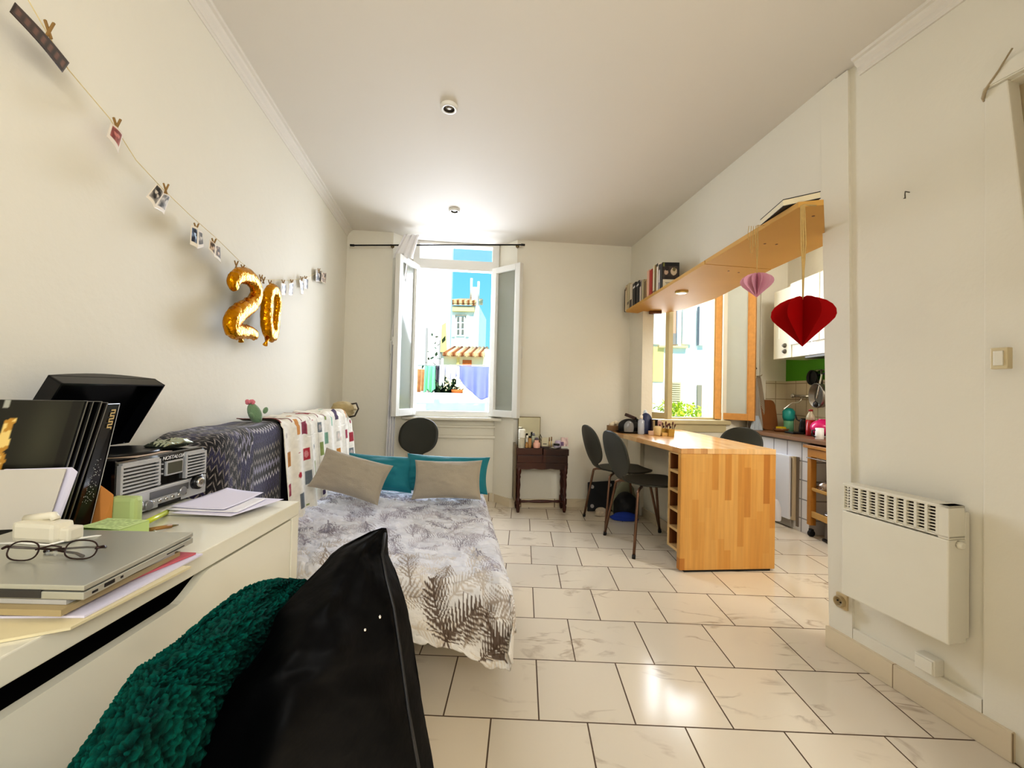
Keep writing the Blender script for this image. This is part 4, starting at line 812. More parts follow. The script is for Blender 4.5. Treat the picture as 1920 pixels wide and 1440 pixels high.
for i in range(11):
    for j in range(5):
        cu, cv = (i+.5)/11+r3.uniform(-.012, .012), (j+.5)/5.4+r3.uniform(-.02, .02)+(i % 2)*.05; w_, h_ = r3.uniform(.019, .026), r3.uniform(.040, .056); q_ = np.array(cols[(i*3+j*5) % 8]); kind = (i*2+j) % 5
        if kind == 3: m_ = ((U-cu)/.012)**2+((V-cv)/.022)**2 < 1
        elif kind == 4: m_ = (abs(U-cu) < .010) & (abs(V-cv) < .004)
        else: m_ = (abs(U-cu) < w_) & (abs(V-cv) < h_)
        C[m_] = q_
        if kind == 1: C[((U-cu)/(w_*.6))**2+((V-cv)/(h_*.6))**2 < 1] = q_*.45+np.array((236, 214, 200))*.55
        if kind == 2: C[m_ & (((U-cu)*120 % 1) < .4)] = q_*.7
C += vnoise((nx, ny), (60, 60), 3)[..., None]*10; C[np.abs((U*63) % 7-3) < .12] *= .88
C[(V > .72) & ((U*10) % 1 < .08)] = (120, 60, 60)
surf('patterned_cloth', P, MA('printed_cotton', .9), None, C=np.clip(C, 0, 255), label='white cloth printed with coloured squares draped along the backrest', cat='cloth', solid=.003)
# khaki bag-like garment crumpled on the far end of the backrest
c = sbx(3.02, .05); n = 40; A, B = np.meshgrid(np.linspace(0, math.pi, n), np.linspace(0, 2*math.pi, n, endpoint=False), indexing='ij'); nz = vnoise((n, n), (5, 6), 91, 3); nz[:, -1] = nz[:, 0]
r_ = 1+.28*nz*np.sin(A); P = np.stack([c.x+.035+.085*r_*np.sin(A)*np.cos(B), c.y+.10*r_*np.sin(A)*np.sin(B), SBT+.022+.058*r_*np.cos(A)], -1)
kg = thing('khaki_garment', 'crumpled khaki garment lying on the far end of the backrest', 'clothing', (c.x, c.y, SBT)); surf('garment_cloth', P, M('khaki_cotton', (176, 158, 118), .9, var=.15, scale=30., bump=.3, bscale=60.), kg, cv=True)
g = G(); g.tube([(c.x+.08, c.y, SBT+.06), (c.x+.13, c.y-.01, SBT+.07), (c.x+.15, c.y-.02, SBT+.03), (c.x+.13, c.y-.03, SBT-.02), (c.x+.09, c.y-.03, SBT-.03)], .006, 8); obj('strap', g, M('dark_strap', (60, 50, 40), .8), kg)
# plush cactus
PL = M('sage_plush', (122, 152, 118), .95, var=.1, scale=60., bump=.4, bscale=200., sheen=.4); c = atX(486, 793, -1.13); c.z = SBT+.014
pc = thing('plush_cactus', 'small green plush cactus with a pink flower leaning on the wall', 'soft toy', c)
ax = Vector((-.03, -.025, .10)).normalized(); q_ = Vector((0, 0, 1)).rotation_difference(ax).to_matrix()
obj('body', G().ball(c+ax*.048, .025, 20, (1, 1, 1.9), q_), PL, pc); obj('body_arm', G().ball(c+Vector((-.012, -.03, .036)), .011, 14, (1, 1, 1.7), Matrix.Rotation(.8, 3, 'X')), PL, pc); obj('body_arm', G().ball(c+Vector((.012, .022, .058)), .010, 14, (1, 1, 1.6), Matrix.Rotation(-.6, 3, 'X')), PL, pc)
g = G(); tp = c+ax*.098
for k in range(9): a = k*.7; g.ball(tp+Vector((math.cos(a)*.011, math.sin(a)*.011, .003*(k % 3))), .0085, 10)
obj('flower', g, M('pink_felt', (214, 128, 140), .9, var=.1, scale=80.), pc)
g = G()
for k in range(4): g.ball(c+ax*(.03+.015*k)+Vector((.018, -.004*(k % 2)+.004, .0)), .004, 8)
obj('white_tuft', g, M('white_wool', (236, 232, 220), .9), pc)
# ================================================================== desk
DZ = .74
d0, d1 = Vector((-.545, -.35, 0)), Vector((-.601, 1.134, 0)); dd = (d1-d0).normalized(); dn = Vector((-dd.y, dd.x, 0))   # dn points to the wall
def dk(a, b, z): return d1-dd*a+dn*b*(1-.27*a)+Vector((0, 0, z))     # a: distance from the far end, b: depth towards the wall
def dbox(g, a0, a1, b0, b1, z0, z1, bev=.0015): return g.quadbox([dk(a0, b0, z0), dk(a1, b0, z0), dk(a1, b1, z0), dk(a0, b1, z0), dk(a0, b0, z1), dk(a1, b0, z1), dk(a1, b1, z1), dk(a0, b1, z1)], bev)
LACQ = M('desk_lacquer', (228, 225, 210), .14, var=.01, coat=.3)
desk = thing('desk', 'white glossy desk with a long drawer, cluttered with papers and a laptop', 'desk', dk(.6, .25, 0))
DL, DW = 1.05, .545
g = G(); dbox(g, 0, DL, 0, DW, DZ-.035, DZ, .002); obj('desktop', g, LACQ, desk)
for a0, a1 in ((0, .034), (DL-.034, DL)): g = G(); dbox(g, a0, a1, 0.0, DW, 0, DZ-.0355, .0015); obj('side_panel', g, LACQ, desk)
# drawer front with a swooping finger cut-out along its top edge
za, zb = DZ-.19, DZ-.040
def cut(a):   # top edge of the drawer front at distance a from the far end
    if a < .335: return zb
    if a > .96: return zb
    k = min(1, (a-.335)/.085, (.96-a)/.085); k = k*k*(3-2*k); return zb-.032*k
as_ = np.linspace(.038, DL-.04, 120); poly = [dk(a, .002, za) for a in (as_[0], as_[-1])]+[dk(a, .002, cut(a)) for a in as_[::-1]]
g = G(); g.ext(poly, dn*.016); obj('drawer_front', g, LACQ, desk)
g = G(); dbox(g, .05, DL-.05, .03, DW-.05, za+.01, za+.02, 0); dbox(g, .05, DL-.05, DW-.05, DW-.04, za, zb-.002, 0); dbox(g, .05, .06, .02, DW-.05, za+.01, zb-.04, 0); obj('drawer_box', g, M('dark_drawer', (40, 36, 32), .8), desk)
g = G(); dbox(g, .034, DL-.034, DW-.02, DW-.005, .30, DZ-.036); obj('back_panel', g, LACQ, desk)
# ---- loose things on the desk
def sheet(name, quad, lab, mat=PAPER, cat='paper', th=.0006, group=None, curl=.0, z=DZ):
    n = 14; a, b, c, d = [np.array(q) for q in quad]; U, V = np.meshgrid(np.linspace(0, 1, n), np.linspace(0, 1, n), indexing='ij'); u, v = U[..., None], V[..., None]
    P = (a*(1-u)+b*u)*(1-v)+(d*(1-u)+c*u)*v; P[..., 2] += curl*((U-.5)**2+(V-.5)**2)
    return surf(name, P, mat, None, label=lab, cat=cat, group=group, solid=th)
def onz(pxs, z): return [atZ(x, y, z) for x, y in pxs]
# stack under the laptop
z = DZ+.0012
SG = 'papers under the laptop'
def stack(quadpx, h, lab, mat, z, cat='paper', name='paper_stack'):
    q = onz(quadpx, z); g = G(); g.quadbox([tuple(p) for p in q]+[(p.x, p.y, z+h) for p in q], 0); o = obj(name, g, mat); tag(o, lab, cat, SG); return z+h+.0006
YELP = M('ivory_paper', (222, 210, 174), .8, var=.06); RED = M('red_paper', (200, 104, 112), .7); LIL = M('lilac_paper', (226, 222, 240), .7)
g = G(); q = [Vector((-.88, .50, 0)), Vector((-.64, .465, 0)), Vector((-.556, .515, 0)), Vector((-.552, .70, 0)), Vector((-.88, .70, 0))]
g.prism([p[:2] for p in q], DZ+.0006, DZ+.004); tag(obj('paper_sheet', g, YELP), 'ivory sheets at the bottom of the pile under the laptop, corner poking forward', 'paper', SG)
g = G(); g.prism([(-.80, .515), (-.560, .535), (-.567, .745), (-.80, .72)], DZ+.0046, DZ+.0075); tag(obj('paper_sheet', g, LIL), 'lilac-white sheets sticking out along the right of the laptop pile', 'paper', SG)
g = G(); g.prism([(-.78, .55), (-.60, .57), (-.574, .738), (-.76, .74)], DZ+.0081, DZ+.0115); tag(obj('paper_sheet', g, RED), 'red printed leaflet peeking out of the laptop pile', 'leaflet', SG)
g = G(); g.prism([(-.86, .515), (-.578, .523), (-.588, .72), (-.86, .715)], DZ+.0121, DZ+.020); tag(obj('folder', g, M('brownish_folder', (176, 158, 120), .7, var=.1)), 'tan folder with loose edges in the middle of the laptop pile', 'folder', SG)
g = G(); g.prism([(-.86, .528), (-.585, .535), (-.585, .705), (-.86, .70)], DZ+.0206, DZ+.0265); tag(obj('notebook', g, M('grey_notebook', (186, 184, 180), .6)), 'thin grey notebook directly below the laptop', 'notebook', SG)
# laptop
LM = M('laptop_silver', (196, 196, 186), .32, .55); L0 = DZ+.0272
lr0, lr1 = Vector((-.562, .535, 0)), Vector((-.583, .742, 0))
lap = thing('laptop', 'closed silver laptop lying on a pile of papers at the near end of the desk', 'laptop', (-.7, .62, L0))
ld = (lr1-lr0).normalized(); lw_ = Vector((-1, -.03, 0)).normalized(); LW2, LD2 = .305, (lr1-lr0).length
def lp(a, b, z): return lr0+lw_*a+ld*b+Vector((0, 0, z))
def lbox(g, a0, a1, b0, b1, z0, z1, bev=.0012): return g.quadbox([lp(a0, b0, z0), lp(a1, b0, z0), lp(a1, b1, z0), lp(a0, b1, z0), lp(a0, b0, z1), lp(a1, b0, z1), lp(a1, b1, z1), lp(a0, b1, z1)], bev)
g = G(); lbox(g, .0, LW2, 0.0, LD2, L0, L0+.0100); obj('base', g, LM, lap)
g = G(); lbox(g, .0, LW2, 0.0, LD2, L0+.0118, L0+.0185); obj('lid', g, LM, lap)
g = G(); lbox(g, .055, LW2-.055, -.0006, .012, L0+.0015, L0+.0117, 0); lbox(g, .003, LW2-.003, .003, LD2-.003, L0+.010, L0+.0119, 0); obj('hinge', g, M('dark_gap', (60, 58, 56), .5), lap)
g = G(); lbox(g, -.0006, .001, .012, .020, L0+.003, L0+.0058, 0); lbox(g, -.0006, .001, .030, .046, L0+.0028, L0+.0078, 0); lbox(g, -.0006, .001, .056, .060, L0+.0035, L0+.0065, 0); lbox(g, -.0006, .001, .145, .185, L0+.0025, L0+.004, 0); obj('port', g, BLACK, lap)
LT = L0+.0186
# eyeglasses on the lid
GF = M('brown_glasses_metal', (52, 34, 30), .3, .5)
eg = thing('eyeglasses', 'folded brown-rimmed eyeglasses resting on the laptop lid', 'glasses', atZ(95, 1035, LT))
def gz(px, py, z=LT): return atZ(px, py, z)
def rim(cpx, w, h, tilt):
    c = gz(*cpx); ex = Vector((1, -.04, 0)).normalized(); ey = Vector((0, .35, 1)).normalized(); pts = []
    for k in range(28):
        a = 2*math.pi*k/28; x = math.copysign(abs(math.cos(a))**.75, math.cos(a))*w/2; y = math.copysign(abs(math.sin(a))**.8, math.sin(a))*h/2; pts.append(c+ex*x+ey*(y+h/2+.0015+tilt*x))
    return pts, c
for cp, nm in (((145, 1050), 0), ((35, 1053), 1)):
    pts, c = rim(cp, .050 if nm == 0 else .048, .026, .02); fr = obj('rim', G().tube(pts, .0011, 8, closed=True), GF, eg)
    g = G(); g.poly(pts[::-1]); obj('lens', g, M('lens_glass', (225, 225, 215), .03, alpha=.12), fr)
e0 = gz(145, 1050); e1 = gz(35, 1053)
g = G(); g.tube([e0+Vector((-.025, 0, .018)), (e0+e1)/2+Vector((0, .004, .021)), e1+Vector((.024, 0, .018))], .0012, 8); obj('bridge', g, GF, eg)
for k in (-1, 1): g = G(); g.ball((e0+e1)/2+Vector((.006*k, .004, .010)), .0028, 8, (.6, 1, 1.5)); obj('nose_pad', g, CLEAR, eg)
for p, s_ in ((e0+Vector((.026, 0, .018)), -1), (e1+Vector((-.025, 0, .018)), 1)):
    g = G(); g.tube([p, p+Vector((.004*-s_, .008, 0)), p+Vector((.0, .016, -.004)), p+Vector((.04*s_, .026, -.009)), p+Vector((.085*s_, .024, -.013)), p+Vector((.10*s_, .020, -.0155))], [.0018, .0022, .0022, .0016, .002, .0024], 8); obj('temple', g, GF, eg)
# white adapter, cable, sticky notes, pens
ad = thing('power_adapter', 'white plug adapter block behind the laptop at the left edge', 'adapter', (-.80, .70, DZ))
c = atZ(58, 1020, LT+.0006); c.y += .017
g = G(); g.box(c+Vector((0, 0, .0165)), (.078, .032, .033), -.06, .008); obj('adapter_body', g, M('white_plastic', (228, 222, 204), .35), ad)
g = G(); g.box(c+Vector((.045, .002, .013)), (.02, .024, .022), -.06, .004); obj('plug', g, MC['white_plastic'], ad)
g = G(); g.tube([c+Vector((-.035, .004, .033)), c+Vector((-.01, .004, .037)), c+Vector((.012, .004, .040)), c+Vector((.016, .004, .033))], .0065, 10); obj('adapter_clip', g, MC['white_plastic'], ad)
WC = M('white_cable', (236, 234, 226), .4)
pts = [atZ(-20, 1020, LT+.003), atZ(40, 1018, LT+.003), atZ(90, 1022, LT+.003), atZ(130, 1012, LT+.004), atZ(180, 1005, LT+.001), atZ(240, 1005, DZ+.03), atZ(280, 1003, DZ+.012), atZ(292, 997, DZ+.004), atZ(284, 990, DZ+.003)]
tag(obj('white_cable', G().tube(pts, .0017, 8), WC), 'thin white charging cable running behind the laptop', 'cable')
gn = [atZ(*p, DZ+.036) for p in ((140, 997), (224, 994), (280, 976), (202, 972))]
GR = M('green_note_paper', (188, 212, 140), .75, var=.04); 
nb = thing('note_pad', 'block of pale green sticky notes with handwriting behind the laptop', 'note pad', (gn[0]+gn[2])/2)
g = G(); q_ = [Vector((p.x, p.y, 0)) for p in gn]; g.quadbox([(p.x, p.y, DZ+.0005) for p in q_]+[(p.x, p.y, DZ+.036) for p in q_]); obj('note_block', g, GR, nb)
g = G(); g.quadbox([(p.x+.003, p.y-.002, DZ+.0005) for p in q_]+[(p.x+.002, p.y-.002, DZ+.014) for p in q_]); obj('pink_notes', g, M('pink_note', (214, 160, 160), .75), nb)
n = 30; U, V = np.meshgrid(np.linspace(0, 1, n), np.linspace(0, 1, n), indexing='ij'); C = np.zeros((n, n, 3)); C[:] = (196, 216, 150); r4 = np.random.default_rng(3)
for rr in range(2, 28, 3): m_ = r4.random(n) < .6; m_[:3] = False; m_[-3:] = False; C[m_, rr] = (110, 132, 80)
a, b, c, d = [np.array((p.x, p.y, DZ+.0368)) for p in q_]; u, v = U[..., None], V[..., None]; P = (a*(1-u)+b*u)*(1-v)+(d*(1-u)+c*u)*v; P[..., 2] += .008*(1-U)*(1-V)**2
surf('top_note', P, MA('note_print', .8), nb, C=C, solid=.0004, smooth=False)
for k, (p0, p1_, col, lab, r_) in enumerate(((atZ(262, 985, DZ+.02), atZ(318, 958, DZ+.006), (196, 206, 40), 'lime green highlighter pen lying beyond the sticky notes', .0055), (atZ(280, 993, DZ+.007), atZ(322, 986, DZ+.005), (150, 110, 60), 'short wooden pencil stub right of the sticky notes', .004))):
    t = thing('pen', lab, 'pen', p0); dr_ = (p1_-p0).normalized(); obj('barrel', G().tube([p0, p1_], r_, 10), M('pen_%d' % k, col, .35), t); obj('tip', G().tube([p1_, p1_+dr_*.012], [r_*.7, r_*.25], 10), M('pen_tip', (90, 80, 40), .4), t)
# brown envelope, green box, white papers standing in front of the records
def slab(name, lab, cat, bl, br, tr, tl, th, mat, parent=None, group=None, bev=.001):
    n_ = (Vector(br)-Vector(bl)).cross(Vector(tl)-Vector(bl)).normalized(); g = G(); g.quadbox([bl, br, tr, tl]+[Vector(p)-n_*th for p in (bl, br, tr, tl)], bev); o = obj(name, g, mat, parent)
    if cat: tag(o, lab, cat, group)
    return o
# vinyl records: fan of square sleeves standing on edge
def rec_pts(y, pxb, pxt, pyt, hh=.305):
    t = atY(pxt, pyt, y); b = Vector((0, 0, 0)); b = atY(pxb, 1000, y); dirv = (t-b).normalized(); bt = t-dirv*((t.z-DZ-.001)/dirv.z); return bt, t, dirv
SPN = M('record_sleeve_black', (12, 11, 11), .22); EDGE = M('sleeve_edge_grey', (120, 118, 112), .5)
recs = [(.750, 84, 161, 752, (14, 13, 12), 'black record sleeve with a gold saxophone photo, front of the stack'), (.763, 96, 172, 753, (16, 15, 15), 'black record sleeve directly behind the saxophone cover'), (.777, 108, 188, 753, (10, 10, 10), 'black record sleeve with grey spine edge, third in the stack'), (.792, 118, 199, 755, (18, 12, 10), 'dark brown record sleeve, fourth in the stack')]
for y, pb, pt, py, col, lab in recs:
    bt, tp, dv = rec_pts(y, pb, pt, py); xl = Vector((-.96, -.28, 0)); t = thing('record_sleeve', lab, 'record', bt, 'vinyl records leaning at the left of the desk')
    w_ = .24; m = M('sleeve_%d_%d_%d' % col, col, .25); bt = bt+Vector((0, 0, .0005))
    slab('sleeve', '', None, bt+xl*w_, bt, tp, tp+xl*w_, .0075, m, t); nrm_ = 0
    q_ = [bt+Vector((.0008, .0015, 0)), tp+Vector((.0008, .0015, 0)), tp+Vector((.0008, .0032, 0)), bt+Vector((.0008, .0032, 0))]
    g = G(); g.ext(q_, Vector((.0006, 0, 0))); obj('spine_edge', g, EDGE, t)
    if y == .750:
        n, m2 = 90, 90; U, V = np.meshgrid(np.linspace(0, 1, n), np.linspace(0, 1, m2), indexing='ij'); C = np.zeros((n, m2, 3)); C[:] = (26, 26, 20); C += (30*np.exp(-((U-.8)/.12)**2-((V-.75)/.3)**2))[..., None]*np.array((1, 1, .8))
        nz = vnoise((n, m2), (9, 12), 44, 3)
        sax = (abs(U-.56-.08*(V-.5)) < .030+.16*np.clip(.80-V, 0, .4)) & (V < .88) & (V > .05); C[sax & (nz > -.1)] = (190, 140, 56); C[sax & (nz > .25)] = (236, 206, 130); C[sax & (nz < -.35)] = (70, 34, 14); C[(U > .52) & (U < .56) & (V > .95)] = (170, 170, 160)
        C[(abs(U-.955) < .03)] = (10, 10, 9)
        a, b, c_, d = [np.array(p+Vector((0, -.0014, 0))) for p in (bt+xl*w_, bt, tp, tp+xl*w_)]; u, v = U[..., None], V[..., None]; surf('sleeve_picture', (a*(1-u)+b*u)*(1-v)+(d*(1-u)+c_*u)*v, MA('printed_sleeve', .3), t, C=C, smooth=False)
# boxed set whose broad spine faces the room
y = .808; bt, tp, dv = rec_pts(y, 130, 202, 757); bt2, tp2, dv2 = rec_pts(.852, 168, 226, 756)
bs = thing('record_box', 'thick black record box with gold lettering on its spine, rearmost of the stack', 'record', bt, 'vinyl records leaning at the left of the desk')
xl = Vector((-.96, -.28, 0)); g = G(); up_ = Vector((0, 0, .0008)); g.quadbox([bt+up_, bt2+up_, bt2+up_+xl*.22, bt+up_+xl*.22, tp, tp2, tp2+xl*.22, tp+xl*.22], .0015); obj('box_shell', g, SPN, bs)
nn = (bt2-bt).cross(tp-bt).normalized(); nn = nn if nn.x > 0 else -nn
def spn(u, v, o=.0008): return (bt*(1-u)+bt2*u)*(1-v)+(tp*(1-u)+tp2*u)*v+nn*o
g = G()
for i in range(7):
    v0 = .955-.022*i; g.ext([spn(.38, v0), spn(.72, v0), spn(.72, v0-.010), spn(.38, v0-.010)], nn*.0004)
    g.ext([spn(.38 if i % 2 else .66, v0), spn(.44 if i % 2 else .72, v0), spn(.44 if i % 2 else .72, v0-.022), spn(.38 if i % 2 else .66, v0-.022)], nn*.0004)
obj('gold_print', g, M('gold_print', (216, 186, 120), .4), bs)
g = G(); r5 = np.random.default_rng(8)
for _ in range(70): u_, v_ = r5.uniform(.15, .7), r5.uniform(.24, .58); g.ext([spn(u_, v_), spn(u_+.03, v_), spn(u_+.03, v_-.004), spn(u_, v_-.004)], nn*.0003)
g.ext([spn(.9, .99), spn(.94, .99), spn(.94, .02), spn(.9, .02)], nn*.0003); obj('speckle_print', g, M('white_speck', (200, 200, 196), .5), bs)
# white sheets standing before the records
eb, et = atY(84, 1000, .735), atY(124, 879, .735); ebz = eb+(eb-et)*((eb.z-LT-.001)/(et.z-eb.z)); ex = Vector((-.96, -.28, 0))*.155
slab('envelope', 'large off-white envelope standing upright before the records', 'envelope', ebz+ex, ebz, et, et+ex, .002, M('envelope_paper', (206, 200, 190), .8, var=.05))
nb_ = Vector((-.0018, .0062, 0)); g = G(); g.quadbox([ebz+nb_+ex*.6, ebz+nb_+Vector((.005, .0014, 0)), ebz+nb_*1.9+Vector((.009, .003, 0)), ebz+nb_*1.9+ex*.6, et+nb_+ex*.6, et+nb_+Vector((.005, .0014, .002)), et+nb_*1.9+Vector((.010, .003, -.008)), et+nb_*1.9+ex*.6], .0012); tag(obj('folded_papers', g, LIL), 'folded white papers just behind the upright envelope', 'paper')
def pe(px, py, y): return atY(px, py, y)
A = [pe(150, 1010, .856), pe(188, 1010, .850), pe(208, 1010, .866), pe(168, 1010, .874)]
for p in A: p.z = DZ+.001
tops = [pe(158, 904, .858), pe(188, 908, .852), pe(214, 928, .868), pe(178, 903, .876)]
g = G(); g.quadbox([tuple(p) for p in A]+[tuple(p) for p in tops], .002); tag(obj('brown_envelope', g, M('kraft_paper', (196, 132, 66), .75, var=.1, scale=20.)), 'folded brown kraft envelope standing beside the record spines', 'envelope')
c = atY(232, 945, .885); g = G(); g.box((c.x+.004, .885, DZ+.034), (.056, .026, .066), .1, .009); tag(obj('soap_box', g, M('pale_green_plastic', (184, 200, 138), .5)), 'small pale green plastic box standing before the radio', 'box')
# papers by the radio
PG = 'papers at the far end of the desk'
g = G(); q_ = onz([(300, 966), (430, 968), (455, 942), (330, 950)], DZ+.001); g.quadbox([tuple(p) for p in q_]+[(p.x, p.y, DZ+.010) for p in q_], .001); tag(obj('notebook', g, M('notebook_ivory', (206, 202, 192), .7)), 'thick pale notebook under the loose sheets by the radio', 'notebook', PG)
zz = DZ+.0106
for k, (qp, lab, mm) in enumerate((([(318, 962), (432, 968), (532, 936), (430, 930)], 'large white sheet reaching the far desk corner, lowest of its pile', LIL), ([(312, 957), (445, 962), (500, 936), (395, 926)], 'white sheet slightly turned, middle of the pile by the radio', PAPER), ([(318, 952), (420, 958), (494, 926), (426, 917)], 'white sheet with curled edge, topmost of the pile by the radio', LIL))):
    sheet('paper_sheet', onz(qp, zz+.0012*k), lab, mm, group=PG, curl=.004*k)
# ---- retro record player / radio
RX = -.888; RY0, RY1 = .905, 1.175; RZ = DZ+.0135; RH = .135
rp = thing('record_player', 'black and silver retro record player with radio front and raised lid', 'record player', (RX-.12, 1.0, DZ))
RD = Vector((-.03, 1, 0)).normalized(); RNn = Vector((1, .03, 0)).normalized(); r0 = Vector((RX, RY0, 0))
RL = RY1-RY0
def rpt(a, o, z): return r0+RD*a+RNn*o+Vector((0, 0, z))
def rbox(g, a0, a1, o0, o1, z0, z1, bev=.001): return g.quadbox([rpt(a0, o0, z0), rpt(a1, o0, z0), rpt(a1, o1, z0), rpt(a0, o1, z0), rpt(a0, o0, z1), rpt(a1, o0, z1), rpt(a1, o1, z1), rpt(a0, o1, z1)], bev)
GB = M('gloss_black', (12, 12, 15), .15, coat=.5)
bz = DZ+.006
g = G(); rbox(g, 0, RL, -.222, -.004, bz, DZ+RH, .008); obj('body', g, GB, rp)
g = G(); rbox(g, -.002, RL+.002, -.02, .002, bz, bz+.050, .003); obj('control_panel', g, MC['bright_silver'] if 'bright_silver' in MC else M('bright_silver', (206, 208, 212), .3, .4), rp)
for a_, o_ in ((.03, -.03), (RL-.03, -.03), (.03, -.2), (RL-.03, -.2)): obj('foot', G().lathe(rpt(a_, o_, DZ), [(.012, 0), (.012, .007)], 12), BLACK, rp)
for a0, a1, b0, b1 in ((.008, .112, .010, .104), (RL-.075, RL-.006, RL-.070, RL-.008)):
    g = G(); z0, z1 = bz+.054, DZ+RH-.010
    n = 8
    for k in range(n):
        z = z0+(z1-z0)*(k+.5)/n; f = k/(n-1); s0 = a0*(1-f)+b0*f; s1 = a1*(1-f)+b1*f; rbox(g, s0, s1, -.004, .006-.0*f, z-.0022, z+.0018, .0006)
    rbox(g, min(a0, b0)-.003, min(a0, b0)+.003, -.006, .005, z0, z1, .001); rbox(g, (a1+b1)/2-.002, (a1+b1)/2+.004, -.006, .005, z0, z1, .001); rbox(g, min(a0, b0), max(a1, b1)-.006, -.006, .005, z1-.004, z1+.004, .001)
    obj('speaker_grille', g, MC['bright_silver'] if 'bright_silver' in MC else M('bright_silver', (206, 208, 212), .3, .4), rp)
g = G(); rbox(g, .132, .186, -.004, .002, bz+.072, bz+.108, .001); ds = obj('display', g, M('bright_silver', (206, 208, 212), .3, .4), rp); g = G(); rbox(g, .136, .182, .0015, .0026, bz+.076, bz+.104, 0); obj('screen', g, M('lcd_grey', (92, 92, 82), .2), ds)
for k in range(3):
    for u0 in (.119, .1935): g = G(); rbox(g, u0, u0+.005, -.004, .001, bz+.078+.012*k, bz+.081+.012*k, 0); obj('indicator_mark', g, MC['bright_silver'], rp)
mt = Matrix.Translation(rpt(.156, .0007, DZ+RH-.0125)) @ Matrix(((RD.x, 0, RNn.x, 0), (RD.y, 0, RNn.y, 0), (0, 1, 0, 0), (0, 0, 0, 1)))
mt = mt @ Matrix.Shear('XZ', 4, (0, 0)) if False else mt
text('brand_lettering', 'NOSTALGIA', .0128, M('letter_white', (230, 230, 232), .4), mt @ Matrix(((1, .3, 0, 0), (0, 1, 0, 0), (0, 0, 1, 0), (0, 0, 0, 1))), rp)
g = G(); rbox(g, .085, .205, 0, .004, bz+.024, bz+.042, .001); obj('disc_slot', g, M('slot_silver', (130, 132, 136), .3, .7), rp)
for a_, z_, r_, l_, m_ in ((.038, .020, .018, .018, SILVER), (RL-.040, .036, .018, .018, SILVER), (.078, .013, .011, .01, SILVER), (RL-.088, .024, .011, .01, SILVER)):
    g = G(); g.lathe(rpt(a_, .002, bz+z_), [(r_, 0), (r_, l_*.7), (r_*.9, l_*.72)], 24, axis=RNn); kn_ = obj('knob', g, BLACK if r_ > .015 else m_, rp)
    if r_ > .015: g = G(); g.lathe(rpt(a_, .002, bz+z_), [(r_*.72, l_*.72), (r_*.72, l_), (r_*.66, l_*1.05), (.001, l_*.95)], 24, axis=RNn, cap=False); obj('knob_face', g, CHROME, kn_)
for k in range(6): obj('button', G().lathe(rpt(.092+.02*k, .002, bz+.016), [(.0045, 0), (.0045, .004), (.003, .005)], 12, axis=RNn), CHROME, rp)
g = G(); rbox(g, .110, .180, 0, .004, bz+.001, bz+.008, .001); obj('usb_panel', g, BLACK, rp)
# lid: shallow box tilted up from its rear hinge
hg = rpt(0, -.222, DZ+RH+.004); ang = math.radians(60); lu = RNn*math.cos(ang)+Vector((0, 0, 1))*math.sin(ang); ln2 = -RNn*math.sin(ang)+Vector((0, 0, 1))*math.cos(ang)
def lpt(a, f, n_): return hg+RD*a+lu*f+ln2*n_
LF = .192; LT_ = .036
g = G(); nn_ = 14; a0, a1 = -.004, RL+.004
V_ = {}
# outer skin, slightly domed, open underside
ring = [(a0, 0), (a1, 0), (a1, LF), (a0, LF)]
g.quadbox([lpt(a, f, LT_-.004) for a, f in ring]+[lpt(a*.97+.005, f*.97+.003, LT_) for a, f in ring], 0)
for (x0, y0), (x1, y1) in zip(ring, ring[1:]+ring[:1]):
    dx, dy = (RL/2-(x0+x1)/2), (LF/2-(y0+y1)/2); l_ = math.hypot(dx, dy); ox, oy = (dx/l_*.004, 0) if abs(dx) > abs(dy) else (0, dy/l_*.004)
    g.quadbox([lpt(x0, y0, 0), lpt(x1, y1, 0), lpt(x1+ox, y1+oy, 0), lpt(x0+ox, y0+oy, 0), lpt(x0, y0, LT_-.003), lpt(x1, y1, LT_-.003), lpt(x1+ox, y1+oy, LT_-.003), lpt(x0+ox, y0+oy, LT_-.003)], 0)
n = 12; dome = [lpt(a0+(a1-a0)*i/n, LF+.0005, LT_-.002+.016*math.sin(math.pi*i/n)) for i in range(n+1)]
g.ext(dome+[lpt(a1, LF+.0005, LT_-.004), lpt(a0, LF+.0005, LT_-.004)], -lu*LF); obj('lid', g, M('lid_black', (13, 14, 18), .16), rp)
g = G(); g.lathe(rpt(RL*.42, -.115, DZ+RH), [(.09, 0), (.09, .006), (.088, .008)], 36); obj('platter', g, BLACK, rp)
TOPR = DZ+RH+.0008
q_ = [rpt(.03, -.07, TOPR), rpt(.15, -.06, TOPR), rpt(.17, -.015, TOPR), rpt(.06, -.01, TOPR)]
sheet('paper_sheet', q_, 'small pinkish paper lying on top of the radio', M('pinkish_paper', (206, 186, 170), .8), group=None, z=TOPR)
# crinkled foil pouch on the radio
c = rpt(.215, -.06, TOPR+.010); n = 26; A, B = np.meshgrid(np.linspace(-1, 1, n), np.linspace(-1, 1, n), indexing='ij'); nz = vnoise((n, n), (6, 6), 71, 3); th = .012*np.clip((1-A**4)*(1-B**4), 0, 1)**.5*(1+.8*nz)
X = np.array(c)+A[..., None]*.05*np.array(RD)+B[..., None]*.028*np.array(RNn); Pt = X.copy(); Pt[..., 2] += th; Pb = X.copy(); Pb[..., 2] -= .010*np.clip((1-A**4)*(1-B**4), 0, 1)**.5
surf('foil_pouch', np.concatenate([Pt, Pb[:, ::-1]], 1), M('foil_green', (190, 200, 180), .18, .9), None, cv=True, label='crinkled silver-green foil pouch lying on top of the radio', cat='pouch')
